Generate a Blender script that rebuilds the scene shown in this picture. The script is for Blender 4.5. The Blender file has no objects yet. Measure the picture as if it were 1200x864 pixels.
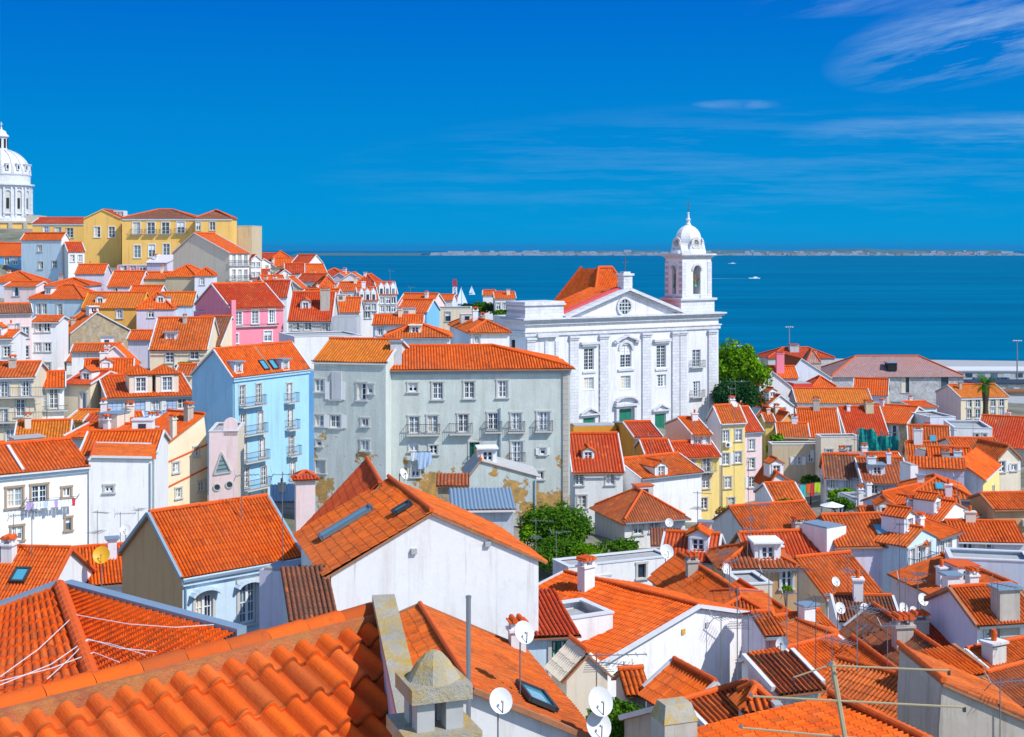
import bpy, math, random
import numpy as np
from mathutils import Vector, Matrix, noise as mnoise
random.seed(7); RNG = np.random.default_rng(7)
sc = bpy.context.scene; COL = sc.collection
F = 1600.0; HY = 292.0; CZ = 45.0          # focal length in photo pixels, horizon row, eye height above the river
R_ = math.radians
def P(px, py, D): return Vector(((px-600)/F*D, D, CZ-(py-HY)/F*D))

# ---------------------------------------------------------------- materials
MATS = {}
class NB:
    def __init__(s, m):
        s.t = m.node_tree; s.t.nodes.clear()
    def n(s, typ, **kw):
        nd = s.t.nodes.new(typ); ins = kw.pop('i', {})
        for k, v in kw.items(): setattr(nd, k, v)
        for k, v in ins.items():
            if isinstance(v, bpy.types.NodeSocket): s.t.links.new(v, nd.inputs[k])
            else: nd.inputs[k].default_value = v
        return nd
    def math(s, op, a, b=0.0, c=None, clamp=False):
        i = {0: a, 1: b}
        if c is not None: i[2] = c
        return s.n('ShaderNodeMath', operation=op, use_clamp=clamp, i=i).outputs[0]
    def mix(s, f, a, b, bt='MIX'):
        nd = s.n('ShaderNodeMix', data_type='RGBA', blend_type=bt)
        for k, v in ((0, f), (6, a), (7, b)):
            if isinstance(v, bpy.types.NodeSocket): s.t.links.new(v, nd.inputs[k])
            else: nd.inputs[k].default_value = v if k == 0 else (*v[:3], 1)
        return nd.outputs[2]
    def ramp(s, f, stops):
        nd = s.n('ShaderNodeValToRGB', i={0: f}); e = nd.color_ramp.elements
        while len(e) < len(stops): e.new(0.5)
        for k, (p, c) in enumerate(stops):
            e[k].position = p; e[k].color = (c, c, c, 1) if isinstance(c, (int, float)) else (*c, 1)
        return nd.outputs[0]
    def noise(s, vec, scale, detail=4, rough=0.6, out=0):
        return s.n('ShaderNodeTexNoise', i={'Vector': vec, 'Scale': scale, 'Detail': detail, 'Roughness': rough}).outputs[out]
    def mapping(s, vec, sc_=(1, 1, 1), loc=(0, 0, 0)):
        return s.n('ShaderNodeMapping', i={'Vector': vec, 'Scale': sc_, 'Location': loc}).outputs[0]
    def out(s, surf): s.n('ShaderNodeOutputMaterial', i={'Surface': surf})
def newmat(name):
    m = bpy.data.materials.new(name); m.use_nodes = True; MATS[name] = m
    return m, NB(m)
def bsdf(b, col, rough=.85, normal=None, spec=.3, **kw):
    i = {'Base Color': col if isinstance(col, bpy.types.NodeSocket) else (*col, 1), 'Roughness': rough, 'Specular IOR Level': spec}
    if normal is not None: i['Normal'] = normal
    i.update(kw)
    return b.n('ShaderNodeBsdfPrincipled', i=i).outputs[0]
def objvec(b):
    tc = b.n('ShaderNodeTexCoord'); oi = b.n('ShaderNodeObjectInfo')
    off = b.n('ShaderNodeVectorMath', operation='SCALE', i={0: (37., 61., 17.), 'Scale': oi.outputs['Random']})
    return b.n('ShaderNodeVectorMath', operation='ADD', i={0: tc.outputs['Object'], 1: off.outputs[0]}).outputs[0]
def plaster(name, c, stain=.35, sc_=(.56, .48, .42), bump=.15):
    m, b = newmat(name); v = objvec(b)
    big = b.ramp(b.noise(v, .22, 6, .65), [(.35, 0), (.7, 1)])
    st = b.ramp(b.noise(b.mapping(v, (1.6, 1.6, .12)), 1.3, 5, .7), [(.5, 0), (.78, 1)])
    fine = b.ramp(b.noise(v, 3.5, 5, .7), [(.3, 0), (.75, 1)])
    drt = tuple(c[k]*sc_[k] for k in range(3))
    col = b.mix(b.math('MULTIPLY', big, stain), c, tuple(.72*c[k]+.28*drt[k] for k in range(3)))
    col = b.mix(b.math('MULTIPLY', st, stain*1.1), col, drt)
    col = b.mix(b.math('MULTIPLY', fine, stain*.35), col, drt)
    pt = b.ramp(b.noise(b.mapping(v, (1, 1, 1), (5, 8, 2)), .7, 7, .72), [(.585, 0), (.61, 1)])       # repaired and worn patches with an edge of their own
    col = b.mix(b.math('MULTIPLY', pt, .16+stain*.35), col, tuple(.62*c[k]+.38*drt[k] for k in range(3)))
    run = b.ramp(b.noise(b.mapping(v, (4.5, 4.5, .22), (1, 2, 3)), 1.1, 4, .6), [(.60, 0), (.74, 1)])
    col = b.mix(b.math('MULTIPLY', run, stain*.8), col, (.24, .23, .21))
    bp = b.n('ShaderNodeBump', i={'Strength': bump, 'Distance': .05, 'Height': b.noise(v, 9, 5, .7)})
    b.out(bsdf(b, col, .9, bp.outputs[0], .2)); return m
def tile_mat(name, c, dark, amount, lich=0.0, flatbump=False, stripe=.85, sh=0):
    """clay tiles: every tile its own fired colour, grime in the channels, soot and lichen patches"""
    m, b = newmat(name)
    uv = b.n('ShaderNodeUVMap', uv_map='UVMap').outputs[0]
    sep = b.n('ShaderNodeSeparateXYZ', i={0: uv}); u, w = sep.outputs[0], sep.outputs[1]
    oi = b.n('ShaderNodeObjectInfo').outputs['Random']
    cell = b.n('ShaderNodeCombineXYZ', i={0: b.math('FLOOR', u), 1: b.math('FLOOR', w), 2: b.math('MULTIPLY', oi, 91.)}).outputs[0]
    wn = b.n('ShaderNodeTexWhiteNoise', noise_dimensions='3D', i={0: cell}).outputs[0]
    v = objvec(b)
    big = b.ramp(b.noise(v, .35, 6, .7), [(.38, 0), (.72, 1)])
    patch = b.ramp(b.noise(v, 1.7, 6, .75), [(.5, 0), (.74, 1)])
    c2 = tuple(c[k]*(.62, .55, .6)[k] for k in range(3)); c3 = (min(.95, c[0]*1.12), c[1]*1.45, c[2]*2+.004)
    col = b.mix(wn, c2, c3)
    col = b.mix(.45, col, c)
    tint = b.math('MULTIPLY', oi, .35)
    col = b.mix(tint, col, (c[0]*.75, c[1]*.55, c[2]*.9))
    col = b.mix(b.math('MULTIPLY', big, amount*.6), col, dark)
    col = b.mix(b.math('MULTIPLY', patch, amount), col, dark)
    odd = b.n('ShaderNodeTexWhiteNoise', noise_dimensions='3D', i={0: b.n('ShaderNodeVectorMath', operation='ADD', i={0: cell, 1: (3.3, 7.7, 1.1)}).outputs[0]}).outputs[0]
    col = b.mix(b.ramp(odd, [(.95, 0), (.96, .32)]), col, (.86, .22, .05)); col = b.mix(b.ramp(odd, [(.0, .45), (.06, .45), (.065, 0)]), col, tuple(x*1.6 for x in dark))
    dots = b.ramp(b.noise(v, 6.5, 4, .8), [(.60, 0), (.70, 1)]); col = b.mix(b.math('MULTIPLY', dots, .25+amount*.4), col, dark)
    fade = b.ramp(b.noise(b.mapping(v, (1, 1, 1), (4, 4, 4)), .18, 4, .6), [(.45, 0), (.75, 1)]); col = b.mix(b.math('MULTIPLY', fade, .35), col, (.62, .19, .07))
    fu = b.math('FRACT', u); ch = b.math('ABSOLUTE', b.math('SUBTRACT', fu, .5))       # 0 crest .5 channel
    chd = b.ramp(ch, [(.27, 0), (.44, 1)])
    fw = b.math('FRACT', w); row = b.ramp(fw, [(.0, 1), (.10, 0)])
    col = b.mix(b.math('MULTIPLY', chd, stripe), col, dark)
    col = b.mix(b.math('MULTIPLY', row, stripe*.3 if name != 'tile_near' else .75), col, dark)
    if lich:
        ly = b.ramp(b.noise(v, 2.6, 7, .8), [(.58, 0), (.68, 1)])
        col = b.mix(b.math('MULTIPLY', ly, lich), col, (.42, .30, .05))
    h = b.noise(v, 14, 5, .7)
    if flatbump:
        h = b.math('ADD', b.math('MULTIPLY', b.math('COSINE', b.math('MULTIPLY', fu, 6.2832)), -1.2), h)
    bp = b.n('ShaderNodeBump', i={'Strength': .5 if flatbump else .25, 'Distance': .05, 'Height': h})
    b.out(bsdf(b, col, .82, bp.outputs[0], .25)); return m
def simple(name, c, rough=.6, spec=.4, metal=0, var=.25):
    m, b = newmat(name); v = objvec(b)
    col = b.mix(b.math('MULTIPLY', b.noise(v, 2.2, 5, .7), var*1.6), c, tuple(x*.45 for x in c))
    b.out(bsdf(b, col, rough, None, spec, Metallic=metal)); return m

OR = (.88, .128, .0015)
tile_mat('tile', OR, (.15, .032, .012), .5, .12)
tile_mat('tile_worn', (.80, .135, .008), (.13, .045, .02), .85, .35)
tile_mat('tile_red', (.66, .060, .005), (.15, .03, .015), .4)
tile_mat('tile_old', (.52, .105, .02), (.10, .055, .035), .85, .5)
tile_mat('tile_brown', (.30, .10, .04), (.09, .055, .04), .9, .6)
tile_mat('tile_yellow', (.78, .20, .012), (.22, .08, .015), .5, .3)
tile_mat('tile_pinkgrey', (.42, .25, .20), (.20, .13, .11), .7, .2)
tile_mat('tile_near', (.88, .120, .0012), (.20, .055, .015), .34, .14, stripe=.35)
for k in ('tile', 'tile_red', 'tile_yellow', 'tile_pinkgrey', 'tile_old', 'tile_brown'):
    pass
tile_mat('tile_far', OR, (.22, .05, .02), .4, flatbump=True)
tile_mat('tile_far_red', (.60, .06, .010), (.15, .03, .015), .4, flatbump=True)
tile_mat('tile_far_yellow', (.78, .19, .012), (.25, .08, .015), .4, flatbump=True)
tile_mat('tile_far_pinkgrey', (.46, .28, .23), (.22, .15, .13), .7, .2, flatbump=True)
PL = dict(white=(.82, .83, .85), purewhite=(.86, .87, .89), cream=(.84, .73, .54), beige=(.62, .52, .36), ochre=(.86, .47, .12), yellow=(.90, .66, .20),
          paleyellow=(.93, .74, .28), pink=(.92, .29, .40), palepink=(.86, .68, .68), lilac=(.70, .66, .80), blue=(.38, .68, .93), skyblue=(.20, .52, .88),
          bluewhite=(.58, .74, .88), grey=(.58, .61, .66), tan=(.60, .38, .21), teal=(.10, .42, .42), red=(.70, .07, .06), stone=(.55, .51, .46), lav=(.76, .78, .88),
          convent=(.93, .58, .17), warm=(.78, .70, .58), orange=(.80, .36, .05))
for k, c in PL.items(): plaster('p_'+k, c, {'grey': .7, 'stone': .9, 'beige': .6, 'lilac': .5, 'tan': .5, 'convent': .5}.get(k, .42))
plaster('p_peel_base', (.40, .46, .44), .8)
def peel():
    m, b = newmat('p_greygreen'); v = objvec(b)
    tc = b.n('ShaderNodeTexCoord'); z = b.n('ShaderNodeSeparateXYZ', i={0: tc.outputs['Object']}).outputs[2]
    st = b.ramp(b.noise(b.mapping(v, (1.3, 1.3, .16)), 1.2, 6, .75), [(.44, 0), (.74, 1)])
    cl = b.ramp(b.noise(v, .5, 7, .7), [(.4, 0), (.66, 1)])
    col = b.mix(b.math('MULTIPLY', st, .8), (.61, .67, .64), (.38, .40, .37))
    col = b.mix(b.math('MULTIPLY', cl, .6), col, (.50, .54, .52))
    low = b.math('MULTIPLY', b.math('SUBTRACT', 7.0, z), .030, clamp=False)
    n2 = b.math('ADD', b.noise(v, .42, 7, .62), low)
    pm = b.ramp(n2, [(.655, 0), (.675, 1)])
    och = b.mix(b.ramp(b.noise(v, 1.8, 7, .8), [(.35, 0), (.65, 1)]), (.66, .38, .10), (.28, .19, .10))
    col = b.mix(pm, col, och)
    sp = b.ramp(b.noise(b.mapping(v, (1, 1, 1), (9, 3, 5)), 2.8, 5, .7), [(.66, 0), (.70, 1)])
    col = b.mix(b.math('MULTIPLY', sp, .7), col, (.34, .30, .24))
    bp = b.n('ShaderNodeBump', i={'Strength': .4, 'Distance': .06, 'Height': b.math('SUBTRACT', b.noise(v, 6, 5, .7), pm)})
    b.out(bsdf(b, col, .92, bp.outputs[0], .2))
peel()
def stonewall(name, c1, c2, c3):
    m, b = newmat(name); v = objvec(b)
    n1 = b.ramp(b.noise(v, .55, 7, .75), [(.38, 0), (.62, 1)]); n2 = b.ramp(b.noise(v, 2.4, 7, .8), [(.45, 0), (.6, 1)])
    col = b.mix(n1, c1, c2); col = b.mix(b.math('MULTIPLY', n2, .8), col, c3)
    bp = b.n('ShaderNodeBump', i={'Strength': .5, 'Distance': .08, 'Height': b.noise(v, 5, 6, .8)})
    b.out(bsdf(b, col, .95, bp.outputs[0], .15))
stonewall('p_rubble', (.42, .31, .17), (.30, .25, .18), (.52, .47, .38))
stonewall('p_dockstone', (.50, .50, .52), (.30, .30, .30), (.66, .66, .68))
stonewall('p_lichenstone', (.44, .42, .37), (.30, .28, .23), (.50, .32, .04))
stonewall('p_dirtywhite', (.66, .67, .66), (.40, .38, .33), (.70, .71, .72))
def bluetiles():
    m, b = newmat('p_bluetiles'); tc = b.n('ShaderNodeTexCoord')
    br = b.n('ShaderNodeTexBrick', offset=0, squash=1, i={'Vector': b.n('ShaderNodeVectorRotate', rotation_type='X_AXIS', i={'Vector': tc.outputs['Object'], 'Angle': R_(-90)}).outputs[0],
         'Color1': (.50, .60, .76, 1), 'Color2': (.40, .52, .72, 1), 'Mortar': (.18, .28, .52, 1), 'Scale': 1.0, 'Mortar Size': .035, 'Brick Width': .5, 'Row Height': .5})
    b.out(bsdf(b, br.outputs[0], .45))
bluetiles()
def ashlar(name, c, j, w=.9, h=.45):
    m, b = newmat(name); tc = b.n('ShaderNodeTexCoord'); v = objvec(b)
    br = b.n('ShaderNodeTexBrick', i={'Vector': b.n('ShaderNodeVectorRotate', rotation_type='X_AXIS', i={'Vector': tc.outputs['Object'], 'Angle': R_(-90)}).outputs[0],
         'Color1': (*c, 1), 'Color2': (*[x*.86 for x in c], 1), 'Mortar': (*j, 1), 'Scale': 1.0, 'Mortar Size': .02, 'Brick Width': w, 'Row Height': h})
    col = b.mix(b.math('MULTIPLY', b.ramp(b.noise(b.mapping(v, (1, 1, .2)), 1.1, 6, .7), [(.45, 0), (.75, 1)]), .5), br.outputs[0], (.42, .42, .44))
    b.out(bsdf(b, col, .85))
ashlar('ashlar', (.69, .71, .77), (.40, .41, .46))
ashlar('ashlar_old', (.52, .48, .42), (.28, .26, .22))
plaster('church_white', (.76, .78, .84), .5)
simple('frame_white', (.80, .82, .84), .5, var=.12); simple('surround', (.60, .60, .58), .8, var=.3); simple('surround_white', (.8, .82, .85), .8, var=.15)
simple('surround_brown', (.42, .30, .20), .8); simple('green_paint', (.02, .20, .13), .4); simple('metal_grey', (.30, .33, .36), .45, metal=.6)
simple('metal_dark', (.05, .055, .06), .5); simple('iron', (.09, .10, .12), .55); simple('zinc', (.30, .42, .52), .5, metal=.3); simple('dish', (.74, .75, .76), .5, var=.12)
simple('dish_yellow', (.80, .42, .02), .5); simple('rust', (.30, .12, .04), .8); simple('wood', (.20, .13, .07), .8, var=.5); simple('black', (.012, .012, .014), .5)
simple('verge', (.74, .76, .80), .85, var=.35); simple('verge_orange', (.76, .12, .012), .8); simple('mortar_pink', (.56, .24, .12), .9, var=.7)
stonewall('mortar_near', (.52, .16, .06), (.34, .12, .06), (.44, .20, .07))
simple('red_paint', (.70, .03, .02), .5); simple('white_paint', (.85, .85, .86), .5, var=.1); simple('pinkred', (.78, .10, .10), .8); simple('beige_metal', (.42, .36, .22), .5)
simple('concrete', (.50, .51, .52), .9, var=.5); simple('asphalt', (.10, .105, .115), .9, var=.4); simple('bluesheet', (.05, .22, .45), .5); simple('yellowpaint', (.85, .42, .02), .6)
simple('clock', (.50, .48, .42), .6); simple('bronze', (.10, .20, .15), .5, metal=.6); simple('cloth_white', (.82, .84, .92), .9, var=.15); simple('cloth_lilac', (.50, .40, .72), .9)
simple('cloth_blue', (.50, .66, .90), .9, var=.1); simple('cloth_red', (.7, .05, .08), .9); simple('cloth_cyan', (.05, .55, .55), .9); simple('cloth_lime', (.55, .75, .03), .9); simple('cloth_orange', (.85, .16, .03), .9)
simple('gold', (.75, .42, .08), .5)
def glass():
    m, b = newmat('glass'); oi = b.n('ShaderNodeObjectInfo').outputs['Random']
    col = b.ramp(oi, [(.0, (.015, .03, .05)), (.55, (.04, .08, .12)), (.8, (.16, .24, .30)), (1., (.42, .48, .50))])
    v = objvec(b); bp = b.n('ShaderNodeBump', i={'Strength': .12, 'Distance': .05, 'Height': b.noise(v, 1.5, 2)})
    b.out(bsdf(b, col, .08, bp.outputs[0], .6))
    m, b = newmat('skylight_glass'); b.out(bsdf(b, (.07, .33, .48), .06, None, .9))
glass()
def net():
    m, b = newmat('green_net'); v = objvec(b)
    col = b.mix(b.ramp(b.noise(b.mapping(v, (1, 1, .4)), 1.4, 6, .7), [(.4, 0), (.65, 1)]), (.0, .30, .27), (.02, .16, .18))
    b.out(bsdf(b, col, .85, b.n('ShaderNodeBump', i={'Strength': .8, 'Distance': .3, 'Height': b.noise(v, 1.8, 4)}).outputs[0]))
net()
def leafmat(name, c1, c2):
    m, b = newmat(name); g = b.n('ShaderNodeNewGeometry').outputs['Random Per Island']
    col = b.mix(g, c1, c2)
    d = b.n('ShaderNodeBsdfDiffuse', i={'Color': col}).outputs[0]; t = b.n('ShaderNodeBsdfTranslucent', i={'Color': col}).outputs[0]
    b.out(b.n('ShaderNodeMixShader', i={0: .3, 1: d, 2: t}).outputs[0])
leafmat('leaf_bright', (.05, .17, .005), (.22, .42, .01)); leafmat('leaf_dark', (.012, .055, .02), (.04, .12, .03)); leafmat('leaf_mid', (.03, .11, .01), (.12, .26, .015)); leafmat('leaf_dry', (.35, .20, .04), (.5, .36, .1))
simple('bark', (.13, .09, .06), .9, var=.6)

# ---------------------------------------------------------------- mesh helpers
class MB:
    def __init__(s): s.v = []; s.f = []; s.m = []; s.mats = []; s.uv = []; s.arr = []; s.smooth = []
    def mi(s, mat):
        if mat not in s.mats: s.mats.append(mat)
        return s.mats.index(mat)
    def poly(s, pts, mat):
        n = len(s.v); s.v += [tuple(p) for p in pts]; s.f.append(tuple(range(n, n+len(pts)))); s.m.append(s.mi(mat)); s.uv.append(None)
    def box(s, c, d, mat, rz=0, top=None):
        """box centred at c (x,y) with base z = c[2]; d full sizes; top scales the upper face"""
        cx, cy, cz = c; hx, hy = d[0]/2, d[1]/2; t = top or (1, 1); ca, sa = math.cos(rz), math.sin(rz); q = []
        for k, (kx, ky) in ((0, (1, 1)), (1, t)):
            for sx, sy in ((-1, -1), (1, -1), (1, 1), (-1, 1)):
                x, y = sx*hx*kx, sy*hy*ky; q.append((cx+x*ca-y*sa, cy+x*sa+y*ca, cz+k*d[2]))
        n = len(s.v); s.v += q; i = s.mi(mat)
        for f in ((0, 3, 2, 1), (4, 5, 6, 7), (0, 1, 5, 4), (1, 2, 6, 5), (2, 3, 7, 6), (3, 0, 4, 7)):
            s.f.append(tuple(n+a for a in f)); s.m.append(i); s.uv.append(None)
    def bar(s, a, b_, w, mat, h=None, n=4):
        a = Vector(a); b_ = Vector(b_); d = b_-a
        if d.length < 1e-6: return
        d.normalize(); up = Vector((0, 0, 1)) if abs(d.z) < .95 else Vector((1, 0, 0)); x = d.cross(up).normalized(); y = x.cross(d); h = h or w
        k0 = len(s.v)
        for p in (a, b_):
            for k in range(n):
                t = 2*math.pi*(k+.5)/n; r = .7071 if n == 4 else .5; s.v.append(tuple(p+x*(math.cos(t)*w*r)+y*(math.sin(t)*h*r)))
        i = s.mi(mat)
        for k in range(n): s.f.append((k0+k, k0+(k+1) % n, k0+n+(k+1) % n, k0+n+k)); s.m.append(i); s.uv.append(None)
        s.f.append(tuple(k0+k for k in reversed(range(n)))); s.f.append(tuple(k0+n+k for k in range(n))); s.m += [i, i]; s.uv += [None, None]
    def lathe(s, prof, c, mat, n=24, ang=0, sq=None):
        k0 = len(s.v); i = s.mi(mat)
        for r, z in prof:
            for k in range(n):
                t = 2*math.pi*k/n+ang; s.v.append((c[0]+r*math.cos(t), c[1]+r*math.sin(t), c[2]+z))
        for j in range(len(prof)-1):
            for k in range(n):
                a = k0+j*n+k; b2 = k0+j*n+(k+1) % n; s.f.append((a, b2, b2+n, a+n)); s.m.append(i); s.uv.append(None)
        s.f.append(tuple(k0+k for k in reversed(range(n)))); s.f.append(tuple(k0+(len(prof)-1)*n+k for k in range(n))); s.m += [i, i]; s.uv += [None, None]
    def grid(s, V, UV, mat):
        """V (m,n,3) array, UV (m,n,2): quads, zero-area ones dropped"""
        s.arr.append((V, UV, s.mi(mat)))
    def build(s, name, parent=None, smooth=False):
        vs = [np.array(s.v, dtype=np.float64).reshape(-1, 3)]; nv = len(s.v); loops = []; starts = []; mids = []; uvs = []; cnt = 0
        for f, m, u in zip(s.f, s.m, s.uv):
            starts.append(cnt); loops.extend(f); cnt += len(f); mids.append(m)
            uvs.extend(u if u else [(0, 0)]*len(f))
        L = [np.array(loops, dtype=np.int64)]; ST = [np.array(starts, dtype=np.int64)]; MI = [np.array(mids, dtype=np.int64)]; UVL = [np.array(uvs, dtype=np.float64).reshape(-1, 2)]
        for V, UV, mi in s.arr:
            m_, n_ = V.shape[:2]; vs.append(V.reshape(-1, 3)); idx = np.arange(m_*n_).reshape(m_, n_)+nv; nv += m_*n_
            q = np.stack([idx[:-1, :-1], idx[1:, :-1], idx[1:, 1:], idx[:-1, 1:]], -1).reshape(-1, 4)
            A = V[:-1, :-1].reshape(-1, 3); B = V[1:, :-1].reshape(-1, 3); C_ = V[1:, 1:].reshape(-1, 3); D_ = V[:-1, 1:].reshape(-1, 3)
            area = np.linalg.norm(np.cross(C_-A, D_-B), axis=1); ok = area > 1e-5; q = q[ok]
            u = np.stack([UV[:-1, :-1], UV[1:, :-1], UV[1:, 1:], UV[:-1, 1:]], 2).reshape(-1, 4, 2)[ok]
            L.append(q.reshape(-1)); ST.append(cnt+np.arange(len(q))*4); cnt += 4*len(q); MI.append(np.full(len(q), mi)); UVL.append(u.reshape(-1, 2))
        Vt = np.concatenate(vs); L = np.concatenate(L); ST = np.concatenate(ST); MI = np.concatenate(MI); UVL = np.concatenate(UVL)
        me = bpy.data.meshes.new(name); me.vertices.add(len(Vt)); me.vertices.foreach_set('co', Vt.reshape(-1).astype(np.float32))
        me.loops.add(len(L)); me.loops.foreach_set('vertex_index', L.astype(np.int32)); me.polygons.add(len(ST)); me.polygons.foreach_set('loop_start', ST.astype(np.int32))
        me.polygons.foreach_set('material_index', MI.astype(np.int32))
        uvl = me.uv_layers.new(name='UVMap'); uvl.data.foreach_set('uv', UVL.reshape(-1).astype(np.float32))
        for mt in s.mats: me.materials.append(MATS[mt])
        me.update(calc_edges=True); me.validate()
        me.polygons.foreach_set('use_smooth', [bool(smooth)]*len(me.polygons))
        return link(name, me, parent)
def link(name, me, parent=None):
    o = bpy.data.objects.new(name, me); COL.objects.link(o)
    if parent: o.parent = parent
    return o
def tag(o, label=None, cat=None, group=None, kind=None):
    for k, v in (('label', label), ('category', cat), ('group', group), ('kind', kind)):
        if v: o[k] = v
    return o
def empty(name, loc, rz=0):
    o = bpy.data.objects.new(name, None); COL.objects.link(o); o.location = loc; o.rotation_euler = (0, 0, rz); o.empty_display_size = .5
    return o

# ---------------------------------------------------------------- terrain
CTRL = [(0, 0, 38), (-12, 15, 35), (12, 15, 33), (0, 30, 28), (-25, 45, 27), (22, 45, 21), (40, 30, 24), (-40, 30, 30), (60, 60, 20), (-70, 60, 28), (-120, 0, 40), (120, 0, 30)]
for px, py, D in [(250, 770, 62), (480, 800, 52), (800, 840, 60), (700, 720, 85), (1100, 880, 62), (950, 880, 62), (60, 650, 95), (215, 612, 118), (300, 600, 140), (180, 640, 110), (520, 605, 118), (640, 672, 106), (690, 680, 100), (760, 672, 116),
                  (740, 508, 190), (850, 620, 158), (720, 622, 140), (1000, 735, 95), (980, 585, 150), (1100, 720, 100), (1150, 620, 140), (1190, 760, 80), (935, 565, 190), (1000, 525, 230), (940, 480, 260),
                  (1060, 487, 300), (1130, 500, 250), (1200, 480, 300), (880, 480, 240), (50, 525, 130), (20, 440, 170), (50, 440, 190), (110, 435, 205), (230, 440, 180), (280, 425, 190), (165, 510, 150),
                  (60, 385, 230), (150, 385, 230), (60, 335, 280), (160, 312, 300), (280, 338, 260), (0, 268, 600), (340, 312, 330), (330, 330, 290), (400, 345, 310), (470, 372, 300), (450, 395, 240), (380, 405, 200),
                  (560, 385, 260), (560, 400, 220), (540, 372, 330), (100, 275, 400), (0, 300, 300), (600, 385, 330)]:
    p = P(px, py, D); CTRL.append((p.x, p.y, p.z))
CTRL += [(60, 330, 6), (150, 330, 3), (0, 400, 5), (60, 420, 2.2), (150, 420, 2.2), (300, 330, 2.2), (300, 250, 8), (200, 200, 14), (300, 150, 20), (100, 470, 2.2), (0, 500, 2), (250, 480, 2.2), (-60, 480, 8), (-60, 620, 4),
         (40, 590, -12), (150, 570, -14), (300, 550, -14), (400, 550, -14), (60, 680, -14), (200, 700, -14), (400, 700, -14), (400, 850, -14), (200, 850, -14), (60, 850, -14), (-100, 850, -10), (0, 760, -14), (-100, 760, -12), (-200, 760, 10), (-330, 500, 50), (-330, 760, 30), (-300, 250, 50), (-250, 150, 45), (-160, 80, 36), (300, 0, 30), (-300, 0, 50), (0, -60, 42), (300, -60, 40), (-300, -60, 50)]
CT = np.array(CTRL)
def terr_np(x, y):
    d2 = (x[..., None]-CT[:, 0])**2+(y[..., None]-CT[:, 1])**2
    w = 1/(d2+60)**1.7
    return (w*CT[:, 2]).sum(-1)/w.sum(-1)
def terr(x, y): return float(terr_np(np.array([x]), np.array([y]))[0])

# ---------------------------------------------------------------- roofs
def lod(D):
    if D < 26: return 12, True, .25
    if D < 40: return 6, True, .21
    if D < 78: return 5, True, .175
    if D < 125: return 4, False, .25
    if D < 215: return 4, False, .32
    return 0, False, .4
def tile_plane(mb, P0, P1, S, a, b_, mat, D, over=.25, vlo=None, amp=None, pitch=None, rowl=.40, seg=None):
    """tiled slope: eave P0->P1, S from eave up to the ridge, hips cut a and b_ metres off its two top ends"""
    P0 = np.array(P0, float); P1 = np.array(P1, float); S = np.array(S, float)
    W = np.linalg.norm(P1-P0); U = (P1-P0)/W; Ls = np.linalg.norm(S); T = S/Ls; k = over/Ls
    P0 = P0-T*over-U*a*k; W = W+(a+b_)*k; a *= 1+k; b_ *= 1+k; Ls += over
    N = np.cross(U, T); N /= np.linalg.norm(N)
    ns, rows, pt = lod(D)
    if pitch: pt = pitch
    if seg: ns = seg
    if ns == 0:
        us = np.unique(np.clip(np.array([0, a, W-b_, W]), 0, W)); step = 0
    else:
        n = max(2, int(round(W/pt))); us = np.linspace(0, W, n*ns+1)
        us = np.unique(np.concatenate([us, [min(a, W), max(0, W-b_)]]))
    vm = np.full(us.shape, Ls)
    if a > 1e-6: vm = np.minimum(vm, us/a*Ls)
    if b_ > 1e-6: vm = np.minimum(vm, (W-us)/b_*Ls)
    vm = np.clip(vm, 0, Ls); lo = np.zeros_like(us) if vlo is None else np.minimum(np.array([vlo(x) for x in us]), vm)
    if rows:
        nr = int(math.ceil(Ls/rowl)); lv = []
        for r in range(nr+1):
            if r: lv.append((r*rowl-.002, 0.0))
            lv.append((r*rowl, 1.0))
        vs = np.array([x[0] for x in lv]); st = np.array([x[1] for x in lv])
        # row step: each course lifts at its lower edge and sinks under the next
        ci = np.floor(us/pt+1e-6).astype(int); jit = np.random.default_rng(int(W*1000) % 9999).uniform(-1, 1, ci.max()+2)[ci]*(.022 if D < 30 else .02)
        V = vs[None, :]+jit[:, None]*((vs > .01) & (vs < Ls-.02))[None, :]; raw = V; V = np.clip(V, lo[:, None], vm[:, None]); frac = ((vs/rowl) % 1.0)[None, :]+0*V; frac = np.where(st[None, :] == 0, 1.0, frac); frac = np.where(V != raw, ((V-jit[:, None])/rowl) % 1.0, frac)
        off = (1-frac)*(.034 if D < 30 else .02)
    else:
        V = np.stack([lo, vm], 1); off = np.zeros_like(V)
    if amp is None: amp = .07 if D < 30 else .10
    prof = np.zeros_like(us)
    if ns:
        ph = (us/pt) % 1.0
        prof = amp*np.power(np.abs(np.sin(math.pi*ph)), .8)
        if D < 45: prof = np.where(ph < .66, amp*np.power(np.abs(np.sin(math.pi*ph/.66)), .75), -.012*np.sin(math.pi*(ph-.66)/.34))
    Hh = prof[:, None]+off
    pos = P0[None, None, :]+U[None, None, :]*us[:, None, None]+T[None, None, :]*V[..., None]+N[None, None, :]*Hh[..., None]
    if 30 <= D < 215:       # old roofs sag a little
        x_, y_ = pos[..., 0], pos[..., 1]; sg = min(.022, Ls*.004); pos[..., 2] += sg*(np.sin(x_*1.1+y_*.7+W)+np.sin(y_*1.7-x_*.5+Ls*3))-sg
    uv = np.stack([np.broadcast_to((us/pt)[:, None], V.shape), V/rowl], -1)
    mb.grid(pos, uv, mat)
    # underside and edges
    q0 = P0-N*.07; c = [q0, q0+U*W, q0+U*(W-b_)+T*Ls, q0+U*a+T*Ls]
    if vlo is None:
        if np.linalg.norm(c[2]-c[3]) < 1e-4: c = c[:3]
        mb.poly(list(reversed(c)), 'mortar_pink'); t = [p+N*.07 for p in c]
        for i in range(len(c)): j = (i+1) % len(c); mb.poly([c[i], c[j], t[j], t[i]], 'mortar_pink')
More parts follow.
